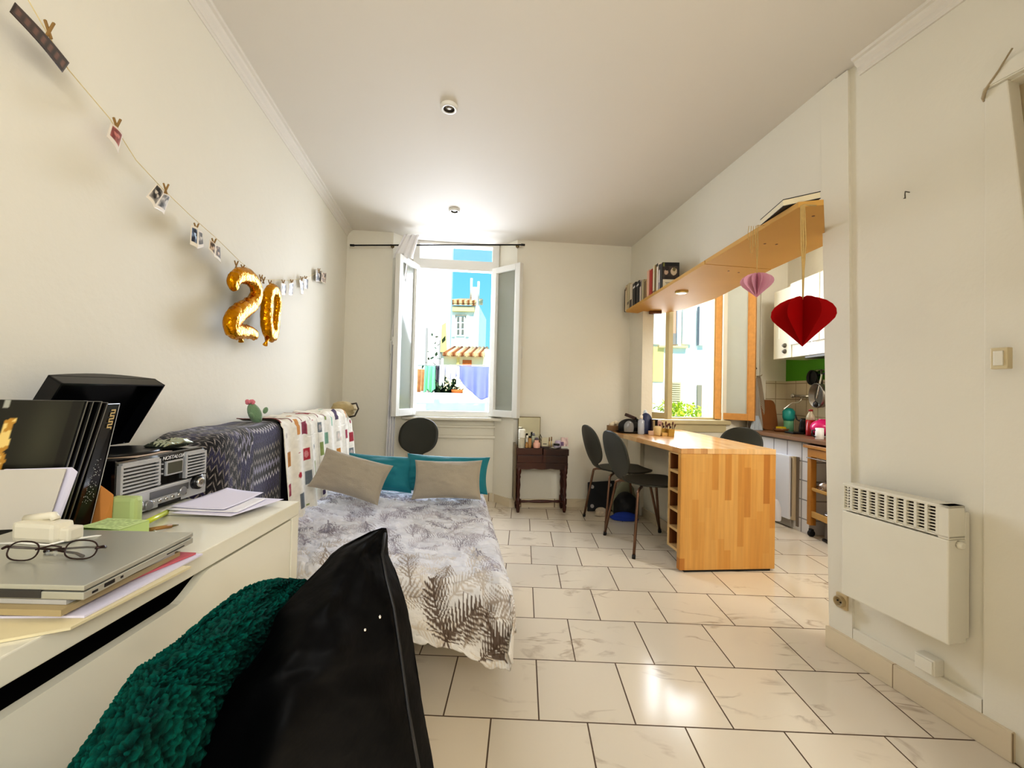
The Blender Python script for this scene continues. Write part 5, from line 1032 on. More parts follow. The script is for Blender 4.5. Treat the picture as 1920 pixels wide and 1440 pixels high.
# ================================================================== draped desk chair: fleece throw and black jacket
dc = thing('desk_chair', 'desk chair hidden below the black jacket and the teal fleece', 'chair', (-.40, .47, 0))
CHP = M('chair_black', (24, 24, 26), .5)
g = G(); g.box((-.46, .43, .45), (.38, .42, .04), .1, .015); obj('seat', g, CHP, dc)
g = G(); g.quadbox([(-.275, .46, .5), (-.245, .60, .5), (-.23, .60, .5), (-.26, .46, .5), (-.275, .48, .70), (-.245, .585, .70), (-.23, .585, .70), (-.26, .48, .70)], .006); obj('backrest', g, CHP, dc)
for x, y in ((-.62, .26), (-.60, .62), (-.27, .24), (-.25, .63)): obj('leg', G().tube([(x, y, 0), (x, y, .45 if x < -.5 else .62)], .014), CHP, dc)
# --- draped cloths over the desk chair, built as closed lofts
def loft_cloth(name, lab, cat, rows, mat, seg, nl, fold, fine, seed, colfn, thick=.10):
    R_ = np.array(rows, float); t0 = np.linspace(0, 1, len(R_)); t1 = np.linspace(0, 1, nl); K = np.stack([np.interp(t1, t0, R_[:, k]) for k in range(R_.shape[1])], 1)
    for _ in range(3): K[1:-1] = (K[:-2]+2*K[1:-1]+K[2:])/4
    P = np.zeros((nl, seg, 3)); N_ = np.zeros((nl, seg, 3)); n1 = vnoise((nl, seg), (5, 10), seed, 2); n2 = vnoise((nl, seg), (nl//(3 if fine > .002 else 4), seg//(3 if fine > .002 else 4)), seed+1, 1); hs = seg//2
    for i, (py, L_, R2, yl, yr, bl) in enumerate(K):
        for j in range(seg):
            if j < hs: t = j/(hs-1); s_ = -1
            else: t = 1-(j-hs)/(seg-hs-1); s_ = .55
            te = .5-.5*math.cos(math.pi*t)
            y = yl+(yr-yl)*te+s_*bl*math.sin(math.pi*te)**.8
            y += fold*n1[i, j]*(1 if s_ < 0 else .5)*math.sin(math.pi*min(max(te, .03), .97))**.5
            P[i, j] = atY(L_+(R2-L_)*te, py, max(y, .2))
    # fine pile pushed out along the normal
    du = np.gradient(P, axis=0); dv = np.roll(P, -1, 1)-np.roll(P, 1, 1); N_ = np.cross(du, dv); N_ /= np.maximum(np.linalg.norm(N_, axis=-1, keepdims=True), 1e-9)
    cen = P.mean(1, keepdims=True); sg = np.sign(((P-cen)*N_).sum(-1).mean()); P = P+N_*sg*(fine*n2)[..., None]
    return surf(name, P, mat, None, C=colfn(n1, n2), cv=True, capv=True, label=lab, cat=cat)
fl_rows = [(1087, 520, 575, .56, .60, .005), (1091, 492, 572, .54, .60, .02), (1100, 466, 565, .52, .59, .03), (1118, 436, 560, .49, .58, .045), (1150, 396, 545, .46, .57, .055), (1189, 350, 530, .43, .56, .065), (1215, 318, 520, .41, .55, .07), (1255, 258, 500, .38, .53, .075), (1290, 232, 470, .36, .51, .08), (1351, 192, 440, .335, .49, .08), (1440, 130, 410, .31, .47, .08), (1600, 60, 380, .30, .45, .08), (1900, 40, 360, .30, .44, .08), (2100, 60, 340, .30, .43, .06)]
def teal(n1, n2):
    k = np.clip(.45+.55*n2+.18*n1, 0, 1)[..., None]; return np.array((0, 22, 20))*(1-k)+np.array((8, 116, 102))*k
loft_cloth('fleece_throw', 'teal curly fleece throw draped over the near end of the desk chair', 'throw', fl_rows, MA('teal_fleece', 1., bump=.6, bscale=190.), 420, 330, .044, .0046, 51, teal)
MC['teal_fleece'].node_tree.nodes['Principled BSDF'].inputs['Specular IOR Level'].default_value = .08
jk_rows = [(990, 716, 724, .615, .625, .002), (997, 694, 726, .61, .625, .012), (1008, 672, 727, .60, .625, .02), (1023, 642, 727, .585, .62, .03), (1040, 620, 728, .57, .62, .04), (1061, 604, 738, .55, .62, .05), (1087, 577, 748, .53, .615, .06), (1121, 545, 759, .51, .61, .07), (1151, 518, 766, .49, .61, .075), (1185, 507, 772, .475, .60, .08), (1219, 490, 777, .46, .60, .085), (1253, 464, 782, .45, .60, .085), (1279, 428, 786, .44, .595, .085), (1322, 404, 792, .43, .59, .085), (1364, 384, 800, .42, .585, .085), (1440, 340, 814, .41, .58, .085), (1650, 300, 840, .40, .57, .08), (2000, 290, 850, .40, .56, .07), (2300, 300, 840, .40, .55, .05)]
def blk(n1, n2):
    k = np.clip(.3+.7*n1, 0, 1)[..., None]; return np.array((2, 2, 3))*(1-k)+np.array((11, 11, 14))*k
jk = loft_cloth('black_jacket', 'black jacket hung over the back of the chair in the foreground', 'jacket', jk_rows, MA('jacket_nylon', .6, bump=.35, bscale=18.), 160, 150, .026, .0008, 61, blk)
MC['jacket_nylon'].node_tree.nodes['Principled BSDF'].inputs['Specular IOR Level'].default_value = .12
# seams and snaps on the jacket
g = G(); g.tube([atY(x, y, d) for x, y, d in ((722, 1000, .60), (716, 1040, .572), (724, 1085, .555), (738, 1140, .545), (750, 1220, .535), (765, 1330, .52), (785, 1440, .50))], .0022, 8); obj('seam', g, M('jacket_seam', (16, 16, 20), .5), jk)
for x, y in ((712, 1157), (684, 1181)): q = atY(x, y, .478); obj('snap', G().ball(q, .0018, 8), CHROME, jk)
# ================================================================== things on the bar top
BTZ = BT+.0008
def bt(px, y, b=0.): q = atY(px, 800, y); return Vector((q.x, y, BTZ))
def at_h(px, py, y): return atY(px, py, y).z
BG = 'clutter on the bar top'
def bbox(name, lab, cat, px0, px1, pyt, y, dy, mat, bev=.002, z0=BTZ, rz=0.):
    a, b = atY(px0, 800, y), atY(px1, 800, y); zt = at_h((px0+px1)/2, pyt, y); g = G(); g.box(((a.x+b.x)/2, y+dy/2, (z0+zt)/2), (b.x-a.x, dy, zt-z0), rz, bev); o = obj(name, g, mat); return tag(o, lab, cat, BG)
KRAFT = M('brown_card', (132, 100, 66), .7, var=.15)
bbox('cardboard_tray', 'small brown open carton at the far left end of the bar', 'box', 1141, 1166, 799, 3.58, .10, KRAFT, rz=-.1)
g = G(); q = bt(1157, 3.60); zt = at_h(1157, 799, 3.62)
for k in range(6): g.ball((q.x-.04+.018*k, 3.63+.01*(k % 2), zt+.012+.008*(k % 3)), .022, 10, (1, .9, .8))
tag(obj('crumpled_cloth', g, M('white_tissue', (224, 212, 186), .9)), 'crumpled off-white cloth heaped on the brown carton', 'cloth')
tr = thing('serving_tray', 'flat dark oval tray with a shiny grey rim near the left edge of the bar', 'tray', bt(1180, 3.50)); a = atY(1180, 810, 3.50)
q = [bt(1158, 3.56), bt(1218, 3.50)]; c = (q[0]+q[1])/2+Vector((0, -.02, 0)); g = G()
def oval(rx, ry, z, n=32): return [c+Vector((rx*math.cos(2*math.pi*k/n), ry*math.sin(2*math.pi*k/n), z)) for k in range(n)]
R1, R2_, R3 = oval(.13, .065, 0), oval(.155, .085, .012), oval(.15, .08, .012); R4 = oval(.128, .063, .003); rings = [[g.b.verts.new(p) for p in r_] for r_ in (R1, R2_, R3, R4)]
for r_a, r_b in zip(rings, rings[1:]):
    for k in range(32): g.b.faces.new((r_a[k], r_a[(k+1) % 32], r_b[(k+1) % 32], r_b[k]))
g.b.faces.new(rings[0][::-1]); g.b.faces.new(rings[3]); obj('tray_body', g, M('dark_tray_metal', (60, 56, 58), .25, .6), tr)
TZ = BTZ+.0125
def blob(name, lab, cat, px0, px1, py0, py1, y, dy, mat, seed, z0=None, flat=.5, grp=BG):
    a, b = atY(px0, 800, y), atY(px1, 800, y); z0 = z0 or TZ; z1 = at_h((px0+px1)/2, py0, y); cx, w = (a.x+b.x)/2, (b.x-a.x)/2; n = 32
    A, B = np.meshgrid(np.linspace(0, math.pi, n), np.linspace(0, 2*math.pi, n, endpoint=False), indexing='ij'); nz = vnoise((n, n), (4, 6), seed, 3); bl_ = np.linspace(0, 1, n)**6; nz = nz*(1-bl_)+nz[:, :1]*bl_
    r_ = 1+.18*nz*np.sin(A); zc = np.cos(A); zc = np.where(zc < 0, np.maximum(zc, -flat), zc); zc = (zc+flat)/(1+flat)
    P = np.stack([cx+w*r_*np.sin(A)*np.cos(B), y+dy*r_*np.sin(A)*np.sin(B), z0+(z1-z0)*zc], -1); return surf(name, P, mat, None, cv=True, label=lab, cat=cat, group=grp)
blob('black_bag', 'limp black pouch lying on the dark tray on the bar', 'bag', 1159, 1200, 785, 806, 3.50, .055, M('black_cloth', (16, 15, 17), .6, bump=.4, bscale=40.), 11)
blob('clear_pouch', 'small translucent grey pouch resting against the black pouch', 'pouch', 1169, 1189, 789, 800, 3.435, .014, M('translucent_grey', (150, 150, 150), .2, alpha=.7), 12)
hb = atY(1173, 777, 3.56); hb2 = atY(1192, 785, 3.50); t = thing('hair_brush', 'dark brown brush propped slanting above the black pouch', 'brush', hb); dr_ = (hb2-hb).normalized()
g = G(); R_ = Vector((1, 0, 0)).rotation_difference(dr_).to_matrix(); g.box((hb+hb2)/2, ((hb2-hb).length, .035, .026), rot=R_, bev=.006); obj('brush_head', g, M('brown_plastic', (70, 46, 36), .35), t); g = G(); g.tube([hb2, hb2+dr_*.035+Vector((0, 0, -.012))], .009); obj('handle', g, BLACK, t)
bo = bt(1202, 3.40); h = at_h(1202, 779, 3.40)-BTZ; t = thing('water_bottle', 'small clear plastic bottle with a white cap standing on the bar', 'bottle', bo)
obj('bottle_body', G().lathe(bo, [(.022, 0), (.026, .004), (.026, h*.72), (.012, h*.8), (.011, h*.84)], 20), M('clear_plastic_blue', (206, 212, 224), .1, alpha=.6, spec=.8), t); obj('cap', G().lathe(bo, [(.013, h*.82), (.013, h), (.011, h*1.01)], 16), WHP, t)
blob('blue_bag', 'dark navy soft bag behind the clear plastic bottle on the bar', 'bag', 1198, 1224, 774, 808, 3.47, .04, M('navy_nylon', (44, 52, 84), .45, bump=.3, bscale=40.), 13, z0=BTZ)
blob('tissue_pack', 'pale blue tissue sticking up above the navy bag', 'tissue', 1203, 1216, 768, 780, 3.535, .02, M('pale_tissue', (206, 216, 222), .8), 14, z0=BTZ)
t = thing('lipstick_stand', 'small dark brown stand of cosmetics behind the beige pot', 'stand', bt(1226, 3.42)); q = bt(1226, 3.42); zt = at_h(1226, 786, 3.42)
g = G(); g.box((q.x, 3.42, zt-.004), (.05, .05, .008), 0, .001); g.box((q.x, 3.42, BTZ+.003), (.05, .05, .006), 0, .001); obj('shelf_plate', g, M('dark_stand', (62, 40, 30), .5), t)
for k in (-1, 1): obj('post', G().box((q.x+.02*k, 3.42, (zt+BTZ)/2), (.007, .05, zt-BTZ-.006)), MC['dark_stand'], t)
bbox('pink_jar', 'small pinkish box with a black lid behind the brush holders', 'box', 1231, 1241, 789, 3.46, .03, M('dusty_pink', (176, 140, 128), .5))
t_ = bt(1233, 3.34); hh = at_h(1233, 799, 3.34)-BTZ; obj_ = thing('beige_pot', 'rounded speckled beige pot in front of the brush holders', 'pot', t_); obj('pot_body', G().lathe(t_, [(.026, 0), (.03, .004), (.030, hh*.75), (.024, hh), (.018, hh*.98)], 20), M('speckled_beige', (214, 190, 140), .7, var=.15, scale=120.), obj_)
bbox('pill_box', 'little pale tube box lying left of the beige pot', 'box', 1217, 1228, 808, 3.335, .025, M('pinkish_card', (196, 164, 140), .6))
OCH = M('bamboo_holder', (176, 140, 60), .55, var=.1, scale=30.)
brush_id = 0
for k, (px, y, wd, pt, lab) in enumerate(((1244.5, 3.36, .042, 803, 'square bamboo brush holder, left of the two in the bar clutter'), (1257.5, 3.31, .042, 804, 'square bamboo brush holder, right of the two in the bar clutter'))):
    q = bt(px, y); zt = at_h(px, pt, y); t = thing('brush_holder', lab, 'holder', q, BG); w_ = wd/2
    for dx, dy, sx, sy in ((-w_, 0, .004, wd), (w_, 0, .004, wd), (0, -w_, wd, .004), (0, w_, wd, .004)): obj('holder_side', G().box((q.x+dx, y+dy, (BTZ+zt)/2), (sx, sy, zt-BTZ)), OCH, t)
    for m_ in range(5):
        dx, dy = (-.012+.006*m_), (-.01 if m_ % 2 else .01); ln_ = (.085, .10, .075, .11, .09)[m_]; sl = (-.018, -.006, .006, .012, .034)[m_]
        b0 = Vector((q.x+dx, y+dy, BTZ+.002)); b1 = b0+Vector((sl, .004*m_, ln_)); dv = (b1-b0).normalized()
        bt_ = thing('makeup_brush', ('short thick', 'long dark', 'slim', 'tall bushy', 'slanting')[m_]+' make-up brush in the %s bamboo holder' % ('left', 'right')[k], 'brush', b0, 'make-up brushes on the bar')
        obj('brush_handle', G().tube([b0, b0.lerp(b1, .75)], .0028, 8), M('brush_handle_%d' % (m_ % 3), ((70, 34, 28), (30, 22, 22), (214, 196, 160))[m_ % 3], .4), bt_)
        obj('bristle', G().tube([b0.lerp(b1, .75), b0.lerp(b1, .9), b1], [.0035, .0065, .002], 10), M('bristle', (92, 56, 52), .9), bt_)
bbox('wooden_block', 'tiny pale wooden block before the bamboo brush holders', 'block', 1242, 1253, 811.5, 3.30, .02, M('pale_block', (206, 168, 104), .6))
# ================================================================== under the bar
pan = thing('folded_board', 'black folding board with pale round spots leaning on the wall below the bar', 'board', (.75, 3.85, 0))
bl, br = atZ(1109, 949, .004), atZ(1158, 955, .004); tl, tr_ = atY(1103, 904, bl.y+.07), atY(1156, 901, br.y+.07)
bl = Vector((.60, 3.80, .003)); br = Vector((.86, 3.83, .003)); tl = atY(1103, 904, 3.88); tr_ = atY(1152, 901, 3.90)
slab('board', '', None, bl, br, tr_, tl, -.02 if False else .02, M('matt_black', (12, 12, 14), .6), pan)
n_ = (br-bl).cross(tl-bl).normalized()
for u, v in ((.15, .83), (.82, .86), (.15, .17)): c = bl.lerp(br, u)*(1-v)+tl.lerp(tr_, u)*v; obj('round_spot', G().lathe(c+n_*.0005, [(.017, 0), (.017, .001)], 20, axis=n_), M('pale_spot', (176, 170, 168), .5), pan)
def floor_blob(name, lab, cat, px0, px1, py0, py1, y, dy, mat, seed):
    a, b = atY(px0, py1, y), atY(px1, py1, y); n = 34; A, B = np.meshgrid(np.linspace(0, math.pi, n), np.linspace(0, 2*math.pi, n, endpoint=False), indexing='ij'); nz = vnoise((n, n), (4, 6), seed, 3); bl_ = np.linspace(0, 1, n)**6; nz = nz*(1-bl_)+nz[:, :1]*bl_
    z1 = atY((px0+px1)/2, py0, y).z; r_ = 1+.3*nz*np.sin(A); zc = np.cos(A); zc = (np.maximum(zc, -.4)+.4)/1.4
    return surf(name, np.stack([(a.x+b.x)/2+(b.x-a.x)/2*r_*np.sin(A)*np.cos(B), y+dy*r_*np.sin(A)*np.sin(B), .002+(z1-.002)*zc], -1), mat, None, cv=True, label=lab, cat=cat)
floor_blob('backpack', 'slumped black backpack on the floor under the bar', 'bag', 1150, 1194, 922, 964, 3.68, .09, M('black_cloth', (16, 15, 17), .6), 21)
floor_blob('pale_bag', 'limp grey-green shopping bag behind the black backpack', 'bag', 1148, 1196, 903, 950, 3.80, .045, M('greygreen_bag', (150, 150, 128), .8, var=.1), 22)
floor_blob('blue_cloth', 'bright blue cloth spilled on the floor before the backpack', 'cloth', 1146, 1196, 960, 970, 3.585, .05, M('blue_cloth_m', (30, 60, 150), .8, var=.2, scale=20.), 23)
floor_blob('white_shoes', 'pair of pale striped slippers lying before the black folding board', 'shoes', 1114, 1140, 951, 958, 3.68, .03, M('striped_pale', (190, 176, 156), .8, var=.4, scale=50.), 24)
# ================================================================== kitchen
kc = thing('kitchen_counter', 'low white tiled kitchen counter with a brown worktop along the right wall', 'counter', (2.35, 3.7, 0))
CT = .748; cf = [Vector((2.118, 4.135, 0)), Vector((2.235, 3.345, 0))]; cd = (cf[1]-cf[0]).normalized()
KT3 = tiles('counter_tile', (4.17, CT-.04-.15*8), .15, .15, (232, 232, 236), (224, 224, 230), (150, 150, 156), mode='YZ', offset=0, msize=.005, rough=.2)
g = G(); g.prism([cf[0][:2], cf[1][:2], (2.565, 3.345), (2.565, 4.19)], 0, CT-.03); obj('tiled_front', g, KT3, kc)
g = G(); ov = Vector((-.012, 0, 0)); g.prism([(cf[0]+ov)[:2], (cf[1]+ov+Vector((0, -.9, 0)))[:2], (2.565, 2.445), (2.565, 4.19)], CT-.0295, CT, .003); obj('worktop', g, M('brown_worktop', (126, 92, 66), .35, var=.1), kc)
fr = thing('dishwasher', 'white appliance door below the kitchen worktop', 'appliance', cf[0].lerp(cf[1], .5)); nx_ = Vector((cd.y, -cd.x, 0)); nx_ = nx_ if nx_.x < 0 else -nx_
def cfp(px, y0=0.):  # distance along the counter front for a picture column
    q_ = atW(px, 900, cf[0][:2], cf[1][:2]); return (Vector((q_.x, q_.y, 0))-cf[0]).dot(cd)
def cbox(g, a0, a1, o0, o1, z0, z1, bev=.002):
    P = lambda a, o, z: cf[0]+cd*a+nx_*o+Vector((0, 0, z)); return g.quadbox([P(a0, o0, z0), P(a1, o0, z0), P(a1, o1, z0), P(a0, o1, z0), P(a0, o0, z1), P(a1, o0, z1), P(a1, o1, z1), P(a0, o1, z1)], bev)
am, an = .10, cfp(1489)
g = G(); cbox(g, am, an, .001, .045, .075, .585); obj('appliance_door', g, M('appliance_white', (226, 228, 236), .3), fr)
g = G(); cbox(g, am, an, .001, .028, .012, .074); obj('kick_plate', g, M('grey_plinth', (150, 146, 140), .5), fr)
g = G(); cbox(g, an+.001, an+.03, .001, .030, .075, .585); obj('side_trim', g, M('beige_trim', (196, 180, 152), .5), fr)
g = G(); cbox(g, an+.031, an+.055, .001, .010, .03, .585); cbox(g, an+.004, an+.012, .030, .033, .10, .57, 0); obj('seal', g, M('grey_seal', (128, 118, 108), .6), fr)
wcl = blob('plastic_bag', 'thin white plastic bag hanging at the left of the appliance door', 'bag', 1449, 1466, 936, 972, 3.50, .03, M('sheer_white', (236, 236, 240), .5, alpha=.6), 33, z0=.06, grp=None)
# upper units
WC2 = M('cabinet_white', (228, 224, 208), .3)
def ux(px, X): return atX(px, 600, X).y
bo = thing('wall_boiler', 'narrow white wall unit with two round knobs beside the upper cabinets', 'boiler', (2.42, 3.66, 1.42)); ya, yb = ux(1451, 2.28), ux(1484, 2.28)
UZ0, UZ1 = 1.405, 2.02
g = G(); g.box((2.43, (ya+yb)/2, (UZ0+UZ1)/2), (.30, ya-yb, UZ1-UZ0), 0, .004); obj('unit_body', g, WC2, bo)
for py in (648, 659): q = atX(1472, py, 2.28); obj('knob', G().lathe(q, [(.020, 0), (.020, .008), (.013, .010), (.011, .022), (.008, .024)], 18, axis=(-1, 0, 0)), M('grey_knob', (110, 108, 100), .35, .5), bo)
g = G(); q = atX(1461, 625, 2.28); g.box((2.279, q.y, q.z), (.003, .008, .10)); obj('gauge', g, M('gauge_white', (250, 250, 246), .3), bo)
uc = thing('wall_cabinet', 'white upper kitchen cabinet above the green wall strip', 'cabinet', (2.4, 3.2, 1.42)); yc = yb-.004
g = G(); g.box((2.43, (yc+2.45)/2, (UZ0+UZ1)/2+.01), (.29, yc-2.45, UZ1-UZ0+.02), 0, .003); obj('cabinet_body', g, WC2, uc)
for y0, y1 in ((yc, yc-.36), (yc-.363, yc-.72)): 
    d_ = obj('cabinet_door', G().box((2.272, (y0+y1)/2, (UZ0+UZ1)/2+.06), (.018, y0-y1-.004, UZ1-UZ0-.09), 0, .003), WC2, uc); obj('door_handle', G().tube([(2.262, y1+.09, UZ0+.10), (2.25, y1+.09, UZ0+.10), (2.25, y1+.03, UZ0+.10), (2.262, y1+.03, UZ0+.10)], .003), CHROME, d_)
g = G(); g.box((2.36, 3.35, UZ0-.012), (.14, .30, .02), 0, .003); obj('under_light', g, M('dark_hood', (60, 58, 52), .4, .5), uc)
# faucet
fa = thing('kitchen_faucet', 'chrome wall-mounted kitchen tap with a long swivel spout', 'faucet', (2.56, 3.85, 1.05)); fy0, fy1 = ux(1491, 2.545), ux(1526, 2.545); fz = atX(1508, 743, 2.545).z
g = G(); g.tube([(2.545, fy0, fz), (2.545, fy1, fz)], .012, 12); obj('tap_body', g, CHROME, fa)
for y in (fy0, fy1): obj('tap_handle', G().lathe((2.545, y, fz), [(.012, 0), (.020, .004), (.022, .022), (.016, .026)], 8, axis=(-1, 0, .25)), CHROME, fa); 
for y in (fy0-.03, fy1+.03): obj('wall_pipe', G().tube([(2.545, y, fz), (2.575, y, fz)], .010), CHROME, fa)
ym = (fy0+fy1)/2-.01; s0 = Vector((2.53, ym, fz-.01)); s3 = atX(1470, 768, 2.38); g = G(); g.tube([s0, s0+Vector((-.01, 0, -.025)), Vector((2.50, ym+.005, fz-.058)), Vector((2.44, (ym+s3.y)/2, fz-.066)), Vector((2.395, s3.y, s3.z+.018)), s3+Vector((0, 0, .006)), s3], .0075, 10); obj('spout', g, CHROME, fa)
# things on the worktop
def kt(px, X): y = ux(px, X); return Vector((X, y, CT+.0008))
def kh(px, py, X): return atX(px, py, X).z
KG = 'things on the kitchen worktop'
q = kt(1481, 2.44); z1 = kh(1480, 765, 2.44); h = z1-CT; t = thing('detergent_bottle', 'turquoise washing-up liquid bottle below the kitchen tap', 'bottle', q, KG)
obj('bottle_body', G().lathe(q, [(.036, 0), (.04, .01), (.04, h*.45), (.03, h*.55)], 18), M('green_liquid', (120, 184, 150), .2, alpha=.9), t); obj('cap', G().lathe(q, [(.041, h*.46), (.050, h*.6), (.050, h*.85), (.03, h*.97), (.01, h)], 18), M('turquoise', (40, 160, 156), .35), t)
cb = thing('cutting_board', 'brown wooden cutting board leaning on the tiles beside the hanging towels', 'cutting board', kt(1447, 2.42)); X0 = wb(3.93, -.035, 0)
A = wb(3.89, -.075, CT+.001); B_ = wb(4.06, -.075, CT+.001); zt = atY(1447, 750, A.y).z; C_ = wb(4.06, -.02, zt); D_ = wb(3.89, -.02, zt)
g = G(); v_ = []
for k in range(40):
    a = 2*math.pi*k/40; u = .5+.5*math.copysign(abs(math.cos(a))**.45, math.cos(a)); w = .5+.5*math.copysign(abs(math.sin(a))**.45, math.sin(a)); v_.append((A*(1-u)+B_*u)*(1-w)+(D_*(1-u)+C_*u)*w)
g.ext(v_, -NB*.016); obj('board', g, M('board_brown', (142, 92, 50), .5, var=.12, scale=14.), cb)
q = kt(1467, 2.36); z1 = kh(1467, 797, 2.36); t = thing('sponge_dish', 'brown dish holding a yellow sponge at the back of the worktop', 'dish', q, KG); obj('dish', G().lathe(q, [(.05, 0), (.066, .03), (.06, .03), (.045, .006)], 20), M('amber_dish', (130, 84, 50), .3, alpha=.9), t); obj('sponge', G().box(q+Vector((0, 0, .028)), (.05, .075, .034), .2, .010), M('sponge_yellow', (206, 180, 40), .9), t)
q = kt(1491, 2.36); g = G(); g.box(q+Vector((0, 0, .008)), (.09, .12, .015), 0, .004); tag(obj('black_sponge_tray', g, BLACK), 'flat black tray on the worktop below the spout', 'tray', KG)
q = kt(1522, 2.38); z1 = kh(1523, 768, 2.38); h = z1-CT; t = thing('red_bottle', 'clear bottle filled with red syrup on the worktop', 'bottle', q, KG); obj('bottle_body', G().lathe(q, [(.032, 0), (.034, .006), (.034, h*.6)], 18), M('red_syrup', (150, 14, 26), .2), t); obj('bottle_neck', G().lathe(q, [(.034, h*.6), (.03, h*.75), (.014, h*.88), (.014, h*.95)], 18), CLG, t); obj('cap', G().lathe(q, [(.016, h*.93), (.016, h)], 14), M('red_cap', (140, 30, 30), .4), t)
q = kt(1508, 2.42); t = thing('black_mill', 'small black handled gadget left of the red syrup bottle', 'utensil', q, KG); zt = kh(1511, 785, 2.42); obj('mill_body', G().lathe(q, [(.03, 0), (.032, .05), (.024, .1), (.028, zt-CT-.02), (.015, zt-CT)], 18), BLACK, t); obj('handle', G().tube([q+Vector((0, .02, .10)), q+Vector((-.02, .05, .12)), q+Vector((-.03, .06, .16))], .006), BLACK, t)
q = kt(1545, 2.40); zc = kh(1545, 795, 2.40); t = thing('pink_bowl', 'bright pink bowl turned over on the dish pile at the worktop edge', 'bowl', q, KG); obj('bowl_body', G().ball((2.40, q.y, zc-.03), .085, 24, (1, 1, .75)), M('pink_plastic', (206, 30, 110), .25), t); obj('bowl_foot', G().lathe((2.40, q.y, zc+.028), [(.03, 0), (.03, .01)], 18), M('pink_plastic', (206, 30, 110), .25), t); obj('dish_stand', G().lathe((2.40, q.y, CT), [(.06, 0), (.06, max(.01, zc-.095-CT))], 18), M('grey_stand', (150, 140, 136), .4, .5), t)
q = kt(1539, 2.25); t = thing('white_mug', 'white mug with black pattern standing in front of the pink bowl', 'mug', q, KG); hm = kh(1539, 803, 2.25)-CT; obj('mug_body', G().lathe(q, [(.026, 0), (.028, .004), (.028, hm), (.025, hm), (.025, .006)], 20, cap=False), M('mug_pattern', (224, 222, 222), .3, var=.1), t); obj('mug_handle', G().tube([q+Vector((-.026, .008, hm*.8)), q+Vector((-.046, .014, hm*.75)), q+Vector((-.048, .014, hm*.35)), q+Vector((-.027, .008, hm*.2))], .005), BLACK, t)
# hanging pans on the right wall
t = thing('frying_pan', 'small black frying pan hanging over the kitchen tap', 'pan', (2.55, 3.7, 1.2)); pz = atX(1526, 708, 2.535); obj('pan_body', G().lathe(pz, [(.02, 0), (.062, .0), (.066, .022), (.060, .022), (.058, .006)], 26, axis=(-1, .0, .0), cap=True), M('pan_black', (12, 12, 13), .35), t); obj('pan_handle', G().tube([pz+Vector((-.005, -.05, .02)), pz+Vector((-.005, -.20, .035))], .009), BLACK, t)
t = thing('steel_pan', 'steel saucepan hanging beside the kitchen tap', 'pan', (2.55, 3.55, 1.1)); pz = atX(1541, 742, 2.50); obj('pan_body', G().lathe(pz, [(.02, 0), (.10, .0), (.105, .05), (.10, .05), (.097, .006)], 28, axis=(-1, .1, 0)), M('steel_grey', (150, 146, 140), .3, .85), t); obj('pan_handle', G().tube([pz+Vector((0, 0, .09)), pz+Vector((0, .01, .22))], .008), M('steel', (120, 116, 108), .35, .8), t)
t = thing('ladle', 'long ladle with a pale handle hanging between the pans', 'ladle', (2.55, 3.6, 1.1)); l0, l1 = atX(1541, 702, 2.47), atX(1529, 758, 2.47); obj('ladle_handle', G().tube([l0, l0.lerp(l1, .8)], .006), M('pale_handle', (226, 220, 206), .4), t); obj('ladle_bowl', G().ball(l1, .026, 16, (.6, 1, 1)), M('dark_ladle', (40, 34, 30), .4), t)
ra_ = thing('utensil_rail', 'narrow chrome rail on the wall that carries the pans', 'rail', (2.56, 3.4, 1.2)); rz_ = atX(1543, 694, 2.56).z; obj('rail', G().tube([(2.555, ux(1520, 2.555), rz_), (2.555, 3.0, rz_)], .006), CHROME, ra_); obj('rail_mount', G().tube([(2.555, ux(1533, 2.555), rz_), (2.58, ux(1533, 2.555), rz_)], .008), CHROME, ra_)
# towels and hooks on the facade wall
def towel(name, lab, s0, s1, pyt, pyb, d, mat, seed, C=None):
    z1 = atY(1432, pyt, wb(s0, d, 0).y).z; z0 = atY(1432, pyb, wb(s0, d, 0).y).z; n, m_ = 26, 50; P = np.zeros((n, m_, 3))
    for i, u in enumerate(np.linspace(0, 1, n)):
        for j, v in enumerate(np.linspace(0, 1, m_)):
            k = .18+.82*min(1, v*1.5)**.8; s_ = (s0+s1)/2+(u-.5)*(s1-s0)*k; P[i, j] = wb(s_, d+.014*math.sin(u*17+seed+v*2)*(.4+.6*v), z1+(z0-z1)*v)
    return surf(name, P, mat, None, C=C, label=lab, cat='towel', solid=.004)
n, m_ = 26, 50; U, V = np.meshgrid(np.linspace(0, 1, n), np.linspace(0, 1, m_), indexing='ij'); C = np.zeros((n, m_, 3)); C[:] = (188, 172, 150); C[((U*12) % 1 < .45) ^ ((V*26) % 1 < .45)] = (126, 112, 96)
towel('kitchen_towel', 'beige checked kitchen towel hanging beside the wooden casement', 3.80, 3.96, 706, 800, -.05, MA('checked_towel', .95), 2, C)
towel('kitchen_towel', 'long grey kitchen towel hanging in front of the checked one', 3.74, 3.90, 709, 838, -.085, M('grey_towel', (168, 160, 150), .95, var=.06), 4)
towel('kitchen_apron', 'pale blue cloth hanging lowest between the bar and the counter', 3.70, 3.91, 780, 880, -.125, M('paleblue_cloth', (196, 206, 214), .95, var=.04), 6)
